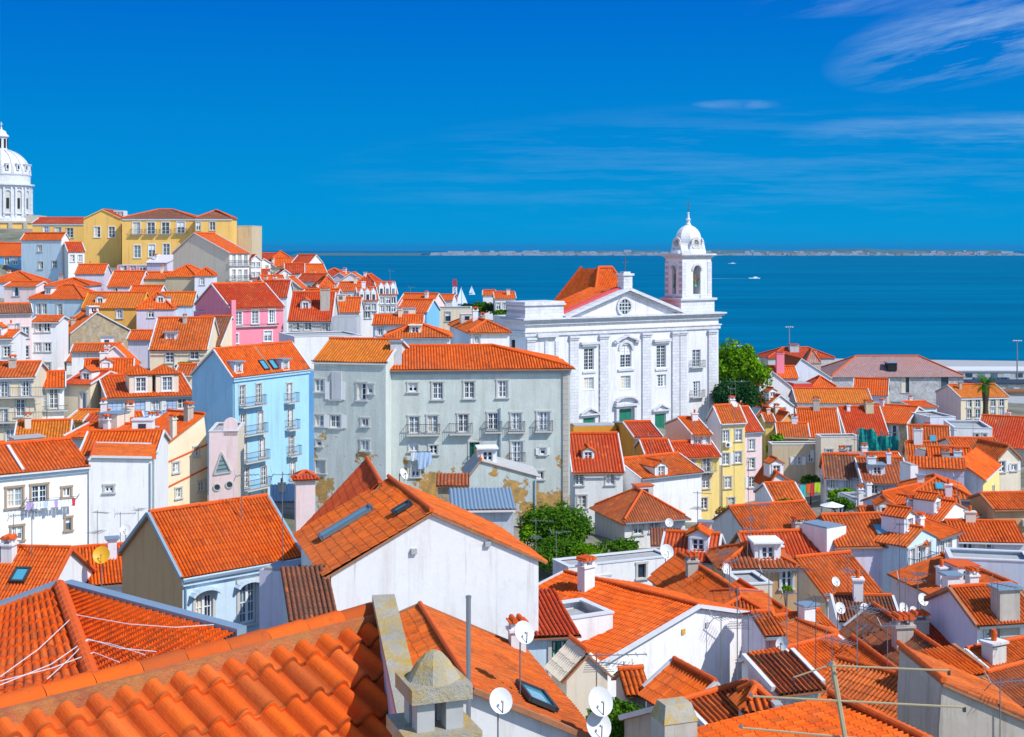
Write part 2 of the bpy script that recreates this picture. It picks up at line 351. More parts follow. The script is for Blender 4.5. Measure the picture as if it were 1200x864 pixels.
def ridge_cap(mb, a, b_, mat, D, r=.13):
    a = Vector(a); b_ = Vector(b_); L = (b_-a).length
    if L < .05: return
    n = max(1, int(L/(.42 if D < 60 else 1.2))); up = Vector((0, 0, .03))
    for k in range(n):
        p = a.lerp(b_, k/n); q = a.lerp(b_, (k+1.06)/n if k < n-1 else 1)
        mb.bar(p+up, q+up+Vector((0, 0, .02)), r*2, mat, n=8 if D < 60 else 6)

# ---------------------------------------------------------------- windows
WC = {}
def window_mesh(w, h, style, D, sur):
    key = (round(w, 1), round(h, 1), style, D > 200, sur)
    if key in WC: return WC[key]
    w, h = max(.3, round(w, 1)), max(.3, round(h, 1)); mb = MB(); far = D > 200; t = .14 if sur else .06; sm = sur or 'frame_white'
    # origin = centre of opening on the wall face, x right, -y outward, recess to +y
    for sx in (-1, 1): mb.box((sx*(w/2+t/2-.01), -.015, -h/2), (t, .09, h), sm)
    mb.box((0, -.02, h/2-.002), (w+2*t+.06, .12, t), sm); mb.box((0, -.05, -h/2-.1), (w+2*t+.1, .2, .1), sm)
    if style != 'hole':
        fm = {'green': 'green_paint', 'dark': 'wood'}.get(style, 'frame_white'); f = .095; y = .10
        for sx in (-1, 1): mb.box((sx*(w/2-f/2), y, -h/2), (f, .06, h), fm)
        mb.box((0, y, h/2-f), (w-2*f, .06, f), fm); mb.box((0, y, -h/2), (w-2*f, .06, f*1.2), fm)
        if style == 'panel':
            mb.box((0, y+.01, -h/2+f), (w-2*f, .04, h-2*f), 'green_paint')
            for sx in (-1, 1): mb.box((sx*w/4, y-.02, -h/2+.2), (w/2-.25, .04, h-.5), 'green_paint')
        else:
            if w > .55: mb.box((0, y-.003, -h/2+f), (.13, .06, h-2*f), fm)
            nr = max(1, int(round(h/.5))) if not far else max(1, int(round(h/.8)))
            bw = .05 if not far else .06
            for r in range(1, nr): mb.box((0, y+.012, -h/2+r*h/nr-bw/2), (w-2*f, .03, bw), fm)
            if not far and w > .8:
                for sx in (-1, 1): mb.box((sx*w/4, y+.014, -h/2+f), (.03, .03, h-2*f), fm)
        if style == 'shutter':
            for sx in (-1, 1): mb.box((sx*(w*.75+.12), -.06, -h/2), (w/2, .05, h), 'frame_white')
    o = mb.build('window'); me = o.data; bpy.data.objects.remove(o)
    gms = []
    for kind in range(5):
        g = MB(); y = .15; g.poly([(-w/2, y, -h/2), (w/2, y, -h/2), (w/2, y, h/2), (-w/2, y, h/2)], 'glass'); y = .146; cm = 'cloth_white' if kind != 3 else 'p_warm'
        if kind == 1:
            for sx in (-1, 1): g.poly([(sx*w/2, y, -h/2), (sx*w*.26, y, -h/2), (sx*w*.20, y, h/2), (sx*w/2, y, h/2)][::sx], cm)
        elif kind == 2: g.poly([(-w/2, y, h*.05), (w/2, y, h*.05), (w/2, y, h/2), (-w/2, y, h/2)], cm)
        elif kind == 3: g.poly([(-w/2, y, -h/2), (w*.05, y, -h/2), (w*.05, y, h/2), (-w/2, y, h/2)], cm)
        o = g.build('pane'); gms.append(o.data); bpy.data.objects.remove(o)
    WC[key] = (me, gms); return WC[key]
def place_window(root, c, ang, w, h, style, D, sur, name='window', label=None):
    if style == 'sash' and name == 'window' and D < 230 and h < 1.8 and int(abs(c[0]*37+c[2]*53)) % 7 == 0: style = 'shutter'
    me, gms = window_mesh(w, h, style, D, sur); gm = gms[int(abs(c[0]*71+c[2]*113+h*17)) % 5]; o = link('door' if style == 'panel' else name, me, root); o.location = c; o.rotation_euler = (0, 0, ang)
    if style != 'panel' and D < 260: link('pane', gm, o)
    elif style != 'panel': link('pane', gm, o)
    if label: o['label'] = label
    return o
def balcony(root, c, ang, w, d=.7, h=1.0, mat='iron', slab='surround'):
    mb = MB(); mb.box((0, -d/2, -.12), (w, d, .12), slab); o = mb.build('balcony', root); o.location = c; o.rotation_euler = (0, 0, ang)
    r = MB(); n = max(4, int(w/.16)); T = .018
    for k in range(n+1): x = -w/2+.03+(w-.06)*k/n; r.bar((x, -d+.03, 0), (x, -d+.03, h), T, mat)
    for sx in (-1, 1):
        for k in range(4): r.bar((sx*(w/2-.03), -d+.03+k*d/4, 0), (sx*(w/2-.03), -d+.03+k*d/4, h), T, mat)
        r.bar((sx*(w/2-.03), -d+.03, h), (sx*(w/2-.03), 0, h), .04, mat)
    r.bar((-w/2, -d+.03, h), (w/2, -d+.03, h), .045, mat); r.bar((-w/2, -d+.03, .08), (w/2, -d+.03, .08), .03, mat)
    r.build('railing', o)

def wall_face(mb, A, U, W, z0, z1, holes, mat, rec=.16, nin=None):
    """rectangular wall with real openings; U unit along the wall, nin the inward normal"""
    A = Vector(A); U = Vector(U); N = Vector(nin); us = sorted({0, W, *[h[0] for h in holes], *[h[1] for h in holes]}); zs = sorted({z0, z1, *[h[2] for h in holes], *[h[3] for h in holes]})
    pt = lambda u, z, d=0: (A.x+U.x*u+N.x*d, A.y+U.y*u+N.y*d, z)
    for i in range(len(us)-1):
        # merge vertically solid runs
        zc = z0
        run = None
        for j in range(len(zs)-1):
            um, zm = (us[i]+us[i+1])/2, (zs[j]+zs[j+1])/2; hol = any(h[0] < um < h[1] and h[2] < zm < h[3] for h in holes)
            if not hol and run is None: run = zs[j]
            if hol and run is not None: mb.poly([pt(us[i], run), pt(us[i+1], run), pt(us[i+1], zs[j]), pt(us[i], zs[j])], mat); run = None
        if run is not None: mb.poly([pt(us[i], run), pt(us[i+1], run), pt(us[i+1], zs[-1]), pt(us[i], zs[-1])], mat)
    for a, b_, c, d in holes:
        mb.poly([pt(a, c), pt(b_, c), pt(b_, c, rec), pt(a, c, rec)], mat); mb.poly([pt(a, d), pt(a, d, rec), pt(b_, d, rec), pt(b_, d)], mat)
        mb.poly([pt(a, c), pt(a, c, rec), pt(a, d, rec), pt(a, d)], mat); mb.poly([pt(b_, c), pt(b_, d), pt(b_, d, rec), pt(b_, c, rec)], mat)

# ---------------------------------------------------------------- the house
HOUSES = []
def G(label, fp, D, bp, le, re_, **kw):
    """gabled house given by its ridge (front and back end) and the two front eave corners"""
    Db = D*(fp[1]-HY)/(bp[1]-HY); a, b_ = P(fp[0], fp[1], D), P(bp[0], bp[1], Db); vd = (b_-a).to_2d(); L = vd.length; vd.normalize(); ud = Vector((vd.y, -vd.x)); yaw = math.degrees(math.atan2(ud.y, ud.x))
    def hit(px): k = (px-600)/F; return (k*a.y-a.x)/(ud.x-k*ud.y)
    wl, wr = -hit(le[0]), hit(re_[0]); wl, wr = max(.6, min(wl, 9)), max(.6, min(wr, 9)); y = a.y-ud.y*wl; z = CZ-(le[1]-HY)/F*y; rise = max(.35, a.z-z)
    return H(label, fp[0], fp[1], 0, D, yaw=yaw, at='P', W=wl+wr, pk=wl/(wl+wr), rise=rise, dep=kw.pop('dep', L), roof='gy', **kw)
def RX(label, a_, b_, D, run, fall, **kw):
    """gabled house given by its ridge line (left end at depth D) and the run and fall of the near slope"""
    D1 = D*(a_[1]-HY)/(b_[1]-HY); a, b = P(a_[0], a_[1], D), P(b_[0], b_[1], D1); u = (b-a).to_2d(); W = u.length; u.normalize(); n = Vector((u.y, -u.x)); e = Vector((a.x+n.x*run, a.y+n.y*run, a.z-fall))
    return H(label, 600+e.x/e.y*F, HY+(CZ-e.z)/e.y*F, 0, e.y, yaw=math.degrees(math.atan2(u.y, u.x)), W=W, roof='gx', rise=fall, dep=run*2, **kw)
class House: pass
def H(label, xl, yl, xr, D, yr=None, yaw=None, at='L', W=None, sx=None, dep=8., roof='gx', ry=None, rise=None, pk=.5, wall='white', swall=None, rt='tile', base=None, wins=(), g=None, swins=(), sg=None,
      ww=.95, wh=1.5, sur='surround', style='sash', over=.3, verge='verge', chim=(), cornice=None, name='house', cat='house', group='houses of the hillside town', top=.9, fh=3.1, hipin=None, balc=(), parapet=.0, sbalc=(), rwins=(), rooflabel=None, ch_side=None, vlo=None, tilekw=None, rmat_flat='concrete'):
    h = House()
    if verge == 'verge' and group in ('houses on the right slope', 'houses below the terrace') and sum(map(ord, label)) % 10 > 3: verge = [None, 'mortar_pink', 'verge_orange'][sum(map(ord, label)) % 3]
    if at == 'L':
        A = P(xl, yl, D)
        if yr is not None and yaw is None: D1 = D*(yl-HY)/(yr-HY); B = P(xr, yr, D1); yaw_ = math.atan2(B.y-A.y, B.x-A.x)
        else: yaw_ = R_(yaw or 0)
        ud = Vector((math.cos(yaw_), math.sin(yaw_)))
        if W is None:
            k = (xr-600)/F; W = (k*A.y-A.x)/(ud.x-k*ud.y)
    elif at == 'R':
        B = P(xr, yl if yr is None else yr, D)
        if yr is not None and yaw is None: D0 = D*(yr-HY)/(yl-HY); A = P(xl, yl, D0); yaw_ = math.atan2(B.y-A.y, B.x-A.x)
        else: yaw_ = R_(yaw or 0)
        ud = Vector((math.cos(yaw_), math.sin(yaw_)))
        if W is None:
            k = (xl-600)/F; W = (B.x-k*B.y)/(ud.x-k*ud.y)
        A = Vector((B.x-ud.x*W, B.y-ud.y*W, B.z))
    elif at == 'P':            # peak of a front gable at (xl,yl), eave given by rise
        yaw_ = R_(yaw or 0); ud = Vector((math.cos(yaw_), math.sin(yaw_))); Q = P(xl, yl, D); A = Vector((Q.x-ud.x*W*pk, Q.y-ud.y*W*pk, Q.z-rise))
    assert W > .5, (label, W)
    vd = Vector((-ud.y, ud.x)); h.A = A; h.ud = ud; h.vd = vd; h.W = W; h.yaw = yaw_; h.D = D
    if sx is not None:
        O = A if sx < (xl+xr)/2 else A.to_2d().to_3d()+Vector((ud.x*W, ud.y*W, 0)); k = (sx-600)/F
        dn = vd.x-k*vd.y; dd = (k*O.y-O.x)/dn if abs(dn) > 1e-4 else dep
        if 1 < dd < 60: dep = dd
        else: print('sx?', label, round(dd, 1), 'yaw', round(math.degrees(yaw_)))
    L = dep; h.L = L; ze = A.z
    cor = [A.to_2d()+ud*(u*W)+vd*(v*L) for u, v in ((0, 0), (1, 0), (1, 1), (0, 1))]
    zb = (min(terr(c.x, c.y) for c in cor)-.4) if base is None else base
    zb = min(zb, ze-2.0); h.zb = zb; E = ze-zb; h.E = E
    def zat(py, u, v): q = A.to_2d()+ud*u+vd*v; return CZ-(py-HY)/F*q.y
    if rise is None and roof not in ('flat',):
        if ry is None: rise = {'gx': .24*L, 'gy': .24*W, 'hip': .22*min(W, L), 'shed': .3*L, 'shedf': .3*L}[roof]
        else:
            u, v = {'gx': (W if (sx or 0) > xr or ch_side == 'R' else 0, L*pk), 'gy': (W*pk, 0), 'hip': (W/2, L/2), 'gxh': (W/2, L/2), 'shed': (0, L)}[roof]
            rise = zat(ry, u, v)-ze
            if not .1 < rise < 8: print('rise?', label, round(rise, 2)); rise = max(.4, min(rise, 6))
    h.rise = rise or 0
    root = empty(name, (A.x, A.y, zb), yaw_); tag(root, label, cat, group); h.root = root; far = D > 215
    rmat = rt
    if far and ('tile_far'+rt[4:]) in MATS: rmat = 'tile_far'+rt[4:]
    if rt == 'tile' and (sum(map(ord, label))*7) % 10 < 4 and not far: rmat = 'tile_worn'
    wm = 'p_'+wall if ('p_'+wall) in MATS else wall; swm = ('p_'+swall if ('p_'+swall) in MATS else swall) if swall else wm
    def locate(px, py, side):
        k = (px-600)/F
        if side == 'f': O = A; d = ud; Lm = W
        elif side == 'l': O = A; d = vd; Lm = L
        else: O = A.to_2d().to_3d()+Vector((ud.x*W, ud.y*W, 0)); d = vd; Lm = L
        t = (k*O.y-O.x)/(d.x-k*d.y); y = O.y+d.y*t; return t, CZ-(py-HY)/F*y-zb, Lm
    def mkwins(spec, gspec, side):
        Lm = W if side == 'f' else L; out = []
        for s_ in spec:
            px, py = s_[0], s_[1]; w, hh = (s_[2], s_[3]) if len(s_) > 3 else (ww, wh); st = s_[4] if len(s_) > 4 else style; t, z, _ = locate(px, py, side); out.append((t, z, w, hh, st))
        if gspec:
            nc, nr = gspec[:2]; stp = gspec[2] if len(gspec) > 2 else style
            for r in range(nr):
                for c in range(nc):
                    out.append((Lm*(c+.5)/nc, E-top-wh/2-r*fh, ww, wh, stp))
        res = []
        for t, z, w, hh, st in out:
            w = min(w, Lm*.8)
            if t-w/2 < .12: t = w/2+.13
            if t+w/2 > Lm-.12: t = Lm-.13-w/2
            if z+hh/2 > E-.08: z = E-.09-hh/2
            if z-hh/2 < .1: continue
            if any(abs(t-r[0]) < (w+r[2])/2+.05 and abs(z-r[1]) < (hh+r[3])/2+.05 for r in res): continue
            res.append((t, z, w, hh, st))
        return res
    fw = mkwins(wins, g, 'f'); sw = mkwins(swins, sg, 'r' if ch_side == 'R' else 'l'); rw = mkwins(rwins, None, 'r')
    hl = lambda ws: [(t-w/2, t+w/2, z-hh/2, z+hh/2) for t, z, w, hh, st in ws]
    mb = MB(); rs = ch_side == 'R'
    def zroof(u, v):
        if roof == 'gxh': return E+rise*min(1, v/(L/2), (L-v)/(L/2), (W-u)/(hipin or L*.6))
        if roof == 'gx': return E+rise*(v/(pk*L) if v < pk*L else (L-v)/(L-pk*L))
        if roof == 'gy': return E+rise*(u/(pk*W) if u < pk*W else (W-u)/(W-pk*W))
        if roof == 'shed': return E+rise*v/L
        if roof == 'hip':
            i = hipin or min(W, L)/2
            return E+rise*min(1, u/i, (W-u)/i, v/(L/2) if W >= L else v/i, (L-v)/(L/2) if W >= L else (L-v)/i)
        return E+.05
    h.zroof = zroof; e0 = E+(parapet if roof == 'flat' else 0)
    wall_face(mb, (0, 0, 0), (1, 0, 0), W, 0, e0, hl(fw), wm, nin=(0, 1, 0))
    eb = E+rise if roof == 'shed' else e0
    wall_face(mb, (0, 0, 0), (0, 1, 0), L, 0, e0, hl(sw) if not rs else [], swm, nin=(1, 0, 0)); wall_face(mb, (W, 0, 0), (0, 1, 0), L, 0, e0, hl(rw)+(hl(sw) if rs else []), swm, nin=(-1, 0, 0))
    mb.poly([(0, L, 0), (W, L, 0), (W, L, eb), (0, L, eb)], wm)
    if roof == 'gx':
        for x in (0, W): mb.poly([(x, 0, E), (x, L, E), (x, pk*L, E+rise)], swm)
    if roof == 'gxh': mb.poly([(0, 0, E), (0, L, E), (0, L/2, E+rise)], swm)
    if roof == 'gy':
        for y in (0, L): mb.poly([(0, y, E), (W, y, E), (pk*W, y, E+rise)], wm)
    if roof == 'gy' and pk <= .1: mb.poly([(0, 0, E), (pk*W, 0, E+rise), (pk*W, L, E+rise), (0, L, E)], wm)
    if roof == 'gy' and pk >= .9: mb.poly([(W, 0, E), (pk*W, 0, E+rise), (pk*W, L, E+rise), (W, L, E)], wm)
    if roof == 'shed':
        for x in (0, W): mb.poly([(x, 0, E), (x, L, E), (x, L, E+rise)], swm)
    mb.build('wall', root)
    r = MB(); up = .08; vo = .12
    Z = lambda x, y, z: (x, y, z+up)
    tk = dict(tilekw or {})
    if roof == 'gxh':
        i = hipin or L*.6
        tile_plane(r, Z(-vo, 0, E), Z(W, 0, E), (0, L/2, rise), 0, i, rmat, D, over); tile_plane(r, Z(W, L, E), Z(-vo, L, E), (0, -L/2, rise), i, 0, rmat, D, over); tile_plane(r, Z(W, 0, E), Z(W, L, E), (-i, 0, rise), L/2, L/2, rmat, D, over)
    elif roof == 'gx':
        tile_plane(r, Z(-vo, 0, E), Z(W+vo, 0, E), (0, pk*L, rise), 0, 0, rmat, D, over, **tk)
        tile_plane(r, Z(W+vo, L, E), Z(-vo, L, E), (0, -(1-pk)*L, rise), 0, 0, rmat, D, over, **tk)
    elif roof == 'gy':
        if pk > .1: tile_plane(r, Z(0, L+vo, E), Z(0, -vo, E), (pk*W, 0, rise), 0, 0, rmat, D, over, **tk)
        if pk < .9: tile_plane(r, Z(W, -vo, E), Z(W, L+vo, E), (-(1-pk)*W, 0, rise), 0, 0, rmat, D, over, **tk)
    elif roof == 'shed':
        tile_plane(r, Z(-vo, 0, E), Z(W+vo, 0, E), (0, L, rise), 0, 0, rmat, D, over, **tk)
    elif roof == 'hip':
        i = hipin or min(W, L)/2; a = min(W, L)/2
        if W >= L: iu, iv = (hipin or a), L/2
        else: iu, iv = W/2, (hipin or a)
        tile_plane(r, Z(0, 0, E), Z(W, 0, E), (0, iv, rise), iu, iu, rmat, D, over); tile_plane(r, Z(W, L, E), Z(0, L, E), (0, -iv, rise), iu, iu, rmat, D, over)
        tile_plane(r, Z(0, L, E), Z(0, 0, E), (iu, 0, rise), iv, iv, rmat, D, over); tile_plane(r, Z(W, 0, E), Z(W, L, E), (-iu, 0, rise), iv, iv, rmat, D, over)
    else:
        r.box((W/2, L/2, E-.1), (W-.3, L-.3, .18), rmat_flat)
        if parapet:
            for c, d in (((W/2, 0.1, e0), (W+.1, .3, .08)), ((W/2, L-.1, e0), (W+.1, .3, .08)), ((.1, L/2, e0), (.3, L-.5, .08)), ((W-.1, L/2, e0), (.3, L-.5, .08))): r.box(c, d, 'verge')
    ro = r.build('roof', root); h.roofobj = ro
    if rooflabel: ro['label'] = rooflabel
    if roof != 'flat':
        q = MB(); cm = 'mortar_pink' if verge else 'mortar_pink'; t = .2
        if roof == 'gx': caps = [((-vo, pk*L, E+rise), (W+vo, pk*L, E+rise))]
        elif roof == 'gxh': caps = [((-vo, L/2, E+rise), (W-i, L/2, E+rise)), ((W, 0, E), (W-i, L/2, E+rise)), ((W, L, E), (W-i, L/2, E+rise))]
        elif roof == 'gy': caps = [((pk*W, -vo, E+rise), (pk*W, L+vo, E+rise))]
        elif roof == 'hip':
            a1, a2 = (iu, iv, E+rise), (W-iu, L-iv, E+rise); caps = [(a1, a2), ((0, 0, E), a1), ((0, L, E), (iu, L-iv, E+rise)), ((W, L, E), a2), ((W, 0, E), (W-iu, iv, E+rise))]
        else: caps = []
        for a1, a2 in caps: ridge_cap(q, (a1[0], a1[1], a1[2]+t*.8), (a2[0], a2[1], a2[2]+t*.8), 'verge_orange', D, .095 if D < 78 else .12 if D < 140 else .16)
        if caps: q.build('ridge_tiles', root)
    if verge and roof in ('gx', 'gy', 'shed'):
        z = up+.05; sides = []
        if roof == 'gx':
            for x in (-vo-.05, W+vo+.05): sides.append([((x, -over*.8, E-rise/(pk*L)*over*.8), (x, pk*L, E+rise)), ((x, L, E), (x, pk*L, E+rise))])
        elif roof == 'gy':
            for y in (-vo-.05, L+vo+.05): sides.append([((0, y, E), (pk*W, y, E+rise)), ((W, y, E), (pk*W, y, E+rise))])
        else:
            for x in (-vo-.05, W+vo+.05): sides.append([((x, 0, E), (x, L, E+rise))])
        for ln in sides:
            q = MB()
            for a1, a2 in ln: q.bar(Vector(a1)+Vector((0, 0, z)), Vector(a2)+Vector((0, 0, z)), .14, verge, h=.16)
            q.build('verge', root)
    if cornice:
        q = MB(); q.box((W/2, -.09, E-.42), (W+.1, .18, .36), cornice); q.build('cornice', root)
    for t_, z_, w_, h_, st in fw: place_window(root, (t_, 0, z_), 0, w_, h_, st, D, sur)
    for t_, z_, w_, h_, st in sw: place_window(root, (W if rs else 0, t_, z_), R_(90 if rs else -90), w_, h_, st, D, sur)
    for t_, z_, w_, h_, st in rw: place_window(root, (W, t_, z_), R_(90), w_, h_, st, D, sur)
    rgh = random.Random(sum(map(ord, label))*13+7)
    if 55 < D < 215 and cat in ('house', 'tenement') and roof != 'flat' and E > 3:
        if rgh.random() < .5:
            q = MB(); u_ = rgh.choice([.12, W-.12]); q.bar((u_, -.08, .2), (u_, -.08, E-.25), .09, 'zinc', n=6); q.build('drainpipe', root)
        q = MB()
        if roof in ('gx', 'hip', 'gxh', 'shed'): q.bar((-.1, -over-.04, E-.02-rise*.06), (W+.1, -over-.04, E-.02-rise*.06), .13, rgh.choice(['zinc', 'verge', 'metal_grey', 'mortar_pink']), h=.1)
        if q.f: q.build('gutter', root)
        if rgh.random() < .4:
            for _ in range(6):
                u_, z_ = rgh.uniform(.6, max(.7, W-.6)), E-rgh.uniform(1.2, 3.2)
                if all(abs(u_-w_[0]) > w_[2]/2+.75 or abs(z_-w_[1]) > w_[3]/2+.6 for w_ in fw) and roof in ('gx', 'hip', 'shed'):
                    q = MB(); q.box((u_, -.2, z_), (.8, .32, .55), 'frame_white'); q.bar((u_-.1, -.37, z_+.27), (u_-.1, -.375, z_+.27), .42, 'metal_dark', n=14); q.build('air_conditioner', root); break
    for b_ in balc:
        t_, z_, _ = locate(b_[0], b_[1], 'f'); balcony(root, (t_, 0, z_), 0, b_[2], *(b_[3:]))
    def toroof(px, py):
        d = Vector(((px-600)/F, 1, -(py-HY)/F)); lo = max(1, D*.75); best = None
        for k in range(1200):
            t = lo+k*(D*.75)/1200; p = Vector((0, 0, CZ))+d*t; rel = p.to_2d()-A.to_2d(); u, v = rel.dot(ud), rel.dot(vd)
            if 0 <= u <= W and 0 <= v <= L and p.z-zb <= zroof(u, v)+.1: return u, v
        return None
    h.toroof = toroof
    for c in chim:
        uv = toroof(c[0], c[1])
        if uv is None: print('chim off', label, c); uv = (W*.5, L*.5)
        chimney(ro, uv[0], uv[1], zroof(*uv), c[2], c[3], *(c[4:]))
    HOUSES.append(h); return h
def world(h, u, v, z): return Vector((h.A.x+h.ud.x*u+h.vd.x*v, h.A.y+h.ud.y*u+h.vd.y*v, h.zb+z))
def chimney(parent, u, v, z, w, hh, mat='p_white', w2=None, cap='tile'):
    mb = MB(); w2 = w2 or w*.75; mb.box((u, v, z-.8), (w, w2, hh+.8), mat); mb.box((u, v, z+hh), (w+.16, w2+.16, .1), mat)
    if cap == 'tile':
        for sx in (-1, 1):
            for sy in (-1, 1): mb.box((u+sx*(w/2-.08), v+sy*(w2/2-.08), z+hh+.1), (.14, .14, .26), mat)
        mb.box((u, v, z+hh+.34), (w+.14, w2+.14, .05), 'verge_orange')
        n = max(2, int(w/.2))
        for k in range(n): x = u-w/2+w*(k+.5)/n; mb.bar((x, v-w2/2-.1, z+hh+.42), (x, v+w2/2+.1, z+hh+.42), .2, 'verge_orange', n=8)
    elif cap == 'pots':
        n = max(1, int(w/.4))
        for k in range(n): mb.lathe([(.11, 0), (.13, .3), (.1, .45)], (u-w/2+w*(k+.5)/n, v, z+hh+.1), 'verge_orange', 10)
    elif cap == 'slab': mb.box((u, v, z+hh+.1), (w+.3, w2+.3, .08), 'zinc')
    return mb.build('chimney', parent)
def dormer(h, px, py, w, hh, mat='p_white', dl=2.6, rt='tile', wn=(.9, 1.2), roof='gable'):
    """px,py = middle of the dormer's front sill on the front slope"""
    uv = px if py is None else h.toroof(px, py)
    if uv is None: print('dormer off', px, py); return
    u, v = uv; z = h.zroof(u, v)-.1; mb = MB()
    o = empty('dormer', (u, v, z)); o.parent = h.root
    W, wz = wn; cx = w/2
    b_ = MB(); wall_face(b_, (-w/2, 0, 0), (1, 0, 0), w, -.3, hh, [(cx-W/2, cx+W/2, hh/2-wz/2, hh/2+wz/2)], mat, rec=.15, nin=(0, 1, 0))
    for x in (-w/2, w/2): b_.poly([(x, 0, -.3), (x, dl, -.3), (x, dl, hh), (x, 0, hh)], mat)
    rz = w*.28
    if roof == 'gable': b_.poly([(-w/2, 0, hh), (w/2, 0, hh), (0, 0, hh+rz)], mat)
    b_.build('wall', o)
    r = MB()
    if roof == 'gable':
        tile_plane(r, (-w/2, dl, hh+.05), (-w/2, -.15, hh+.05), (w/2, 0, rz), 0, 0, rt, h.D, .15); tile_plane(r, (w/2, -.15, hh+.05), (w/2, dl, hh+.05), (-w/2, 0, rz), 0, 0, rt, h.D, .15)
        r.bar((0, -.15, hh+rz+.15), (0, dl, hh+rz+.15), .2, 'verge_orange', n=6)
    elif roof == 'hip':
        i = w/2
        tile_plane(r, (-w/2, 0, hh+.05), (w/2, 0, hh+.05), (0, i, rz), i, i, rt, h.D, .25); tile_plane(r, (-w/2, dl, hh+.05), (-w/2, 0, hh+.05), (w/2, 0, rz), 0, i, rt, h.D, .25); tile_plane(r, (w/2, 0, hh+.05), (w/2, dl, hh+.05), (-w/2, 0, rz), i, 0, rt, h.D, .25)
    else: r.box((0, dl/2-.15, hh), (w+.25, dl+.3, .1), 'zinc' if roof == 'zinc' else mat)
    r.build('roof', o)
    me, _g = window_mesh(W, wz, 'sash', h.D, 'surround_white'); wo = link('window', me, o); wo.location = (0, 0, hh/2)
    me2, _ = window_mesh(W, wz, 'sash', h.D, 'surround_white'); gq = MB(); gq.poly([(-W/2, .13, hh/2-wz/2), (W/2, .13, hh/2-wz/2), (W/2, .13, hh/2+wz/2), (-W/2, .13, hh/2+wz/2)], 'glass'); gq.build('pane', o)
    return o
def skylight(h, px, py, w, l, mat='metal_dark', open_=0, pane='skylight_glass'):
    uv = h.toroof(px, py)
    if uv is None: print('skylight off', px, py); return
    u, v = uv; e = .3; z0 = h.zroof(u, v); du = (h.zroof(min(u+e, h.W), v)-h.zroof(max(u-e, 0), v))/(min(u+e, h.W)-max(u-e, 0)); dv = (h.zroof(u, min(v+e, h.L))-h.zroof(u, max(v-e, 0)))/(min(v+e, h.L)-max(v-e, 0))
    N = Vector((-du, -dv, 1)).normalized(); T = Vector((du, dv, du*du+dv*dv)).normalized() if abs(du)+abs(dv) > 1e-3 else Vector((0, 1, 0)); S = T.cross(N)
    M = Matrix((S, T, N)).transposed().to_4x4(); M.translation = Vector((u, v, z0+.22))
    q = MB()
    for c, d in (((-w/2, 0, 0), (.1, l, .14)), ((w/2, 0, 0), (.1, l, .14)), ((0, -l/2, 0), (w+.1, .1, .14)), ((0, l/2, 0), (w+.1, .1, .14))): q.box(c, d, mat)
    o = q.build('skylight', h.root); o.matrix_local = M
    g = MB(); g.box((0, 0, .03), (w-.1, l-.1, .04), pane); g.build('pane', o)
    return o

# ================================================================ camera, light, sky
cam = bpy.data.cameras.new('camera'); co = bpy.data.objects.new('camera', cam); COL.objects.link(co); sc.camera = co
co.location = (0, 0, CZ); co.rotation_euler = (R_(90), 0, 0); cam.sensor_width = 36; cam.lens = 36*F/1200; cam.shift_x = 0; cam.shift_y = -(432-HY)/1200; cam.clip_end = 60000; cam.clip_start = .5
SUN_AZ, SUN_EL = 123., 46.
sl = bpy.data.lights.new('sun', 'SUN'); so = bpy.data.objects.new('sun', sl); COL.objects.link(so); sl.energy = 3.9; sl.angle = R_(.5); sl.color = (1, .95, .86)
sd = Vector((math.sin(R_(SUN_AZ))*math.cos(R_(SUN_EL)), math.cos(R_(SUN_AZ))*math.cos(R_(SUN_EL)), math.sin(R_(SUN_EL)))); so.rotation_euler = sd.to_track_quat('Z', 'Y').to_euler()
w = bpy.data.worlds.new('World'); sc.world = w; w.use_nodes = True; b = NB(w)
sky = b.n('ShaderNodeTexSky', sky_type='NISHITA', sun_disc=False, sun_elevation=R_(SUN_EL), sun_rotation=R_(SUN_AZ), altitude=300, air_density=1.0, dust_density=0.0, ozone_density=3.5).outputs[0]
tc = b.n('ShaderNodeTexCoord').outputs['Generated']; sp = b.n('ShaderNodeSeparateXYZ', i={0: tc})
fill_sky = b.n('ShaderNodeHueSaturation', i={'Saturation': 1.0, 'Value': 1.45, 'Color': sky}).outputs[0]  # sky outside the view brightened to lift the shaded walls
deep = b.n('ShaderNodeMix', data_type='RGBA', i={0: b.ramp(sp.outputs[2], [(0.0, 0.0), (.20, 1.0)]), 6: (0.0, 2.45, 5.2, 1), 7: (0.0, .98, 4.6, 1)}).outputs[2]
ahead = b.n('ShaderNodeMapRange', interpolation_type='SMOOTHSTEP', i={0: sp.outputs[1], 1: .4, 2: .84, 3: 0., 4: 1.}).outputs[0]      # deep blue blended in along the view only, leaving the rest brighter for fill
sky2 = b.mix(ahead, fill_sky, deep)
U = b.math('DIVIDE', sp.outputs[0], b.math('MAXIMUM', sp.outputs[1], .05)); V = b.math('DIVIDE', sp.outputs[2], b.math('MAXIMUM', sp.outputs[1], .05))
uvw = b.n('ShaderNodeCombineXYZ', i={0: U, 1: V, 2: 0.})
def blob(cu, cv, ru, rv, sh=.0):
    """soft elliptical bank of thin cloud"""
    du = b.math('DIVIDE', b.math('SUBTRACT', U, cu), ru); dv = b.math('DIVIDE', b.math('SUBTRACT', b.math('SUBTRACT', V, cv), b.math('MULTIPLY', b.math('SUBTRACT', U, cu), sh)), rv)
    d = b.math('ADD', b.math('MULTIPLY', du, du), b.math('MULTIPLY', dv, dv)); return b.math('SUBTRACT', 1.0, d, clamp=True)
rot = b.n('ShaderNodeMapping', i={'Vector': uvw.outputs[0], 'Rotation': (0, 0, R_(-14)), 'Scale': (1, 1, 1)}).outputs[0]
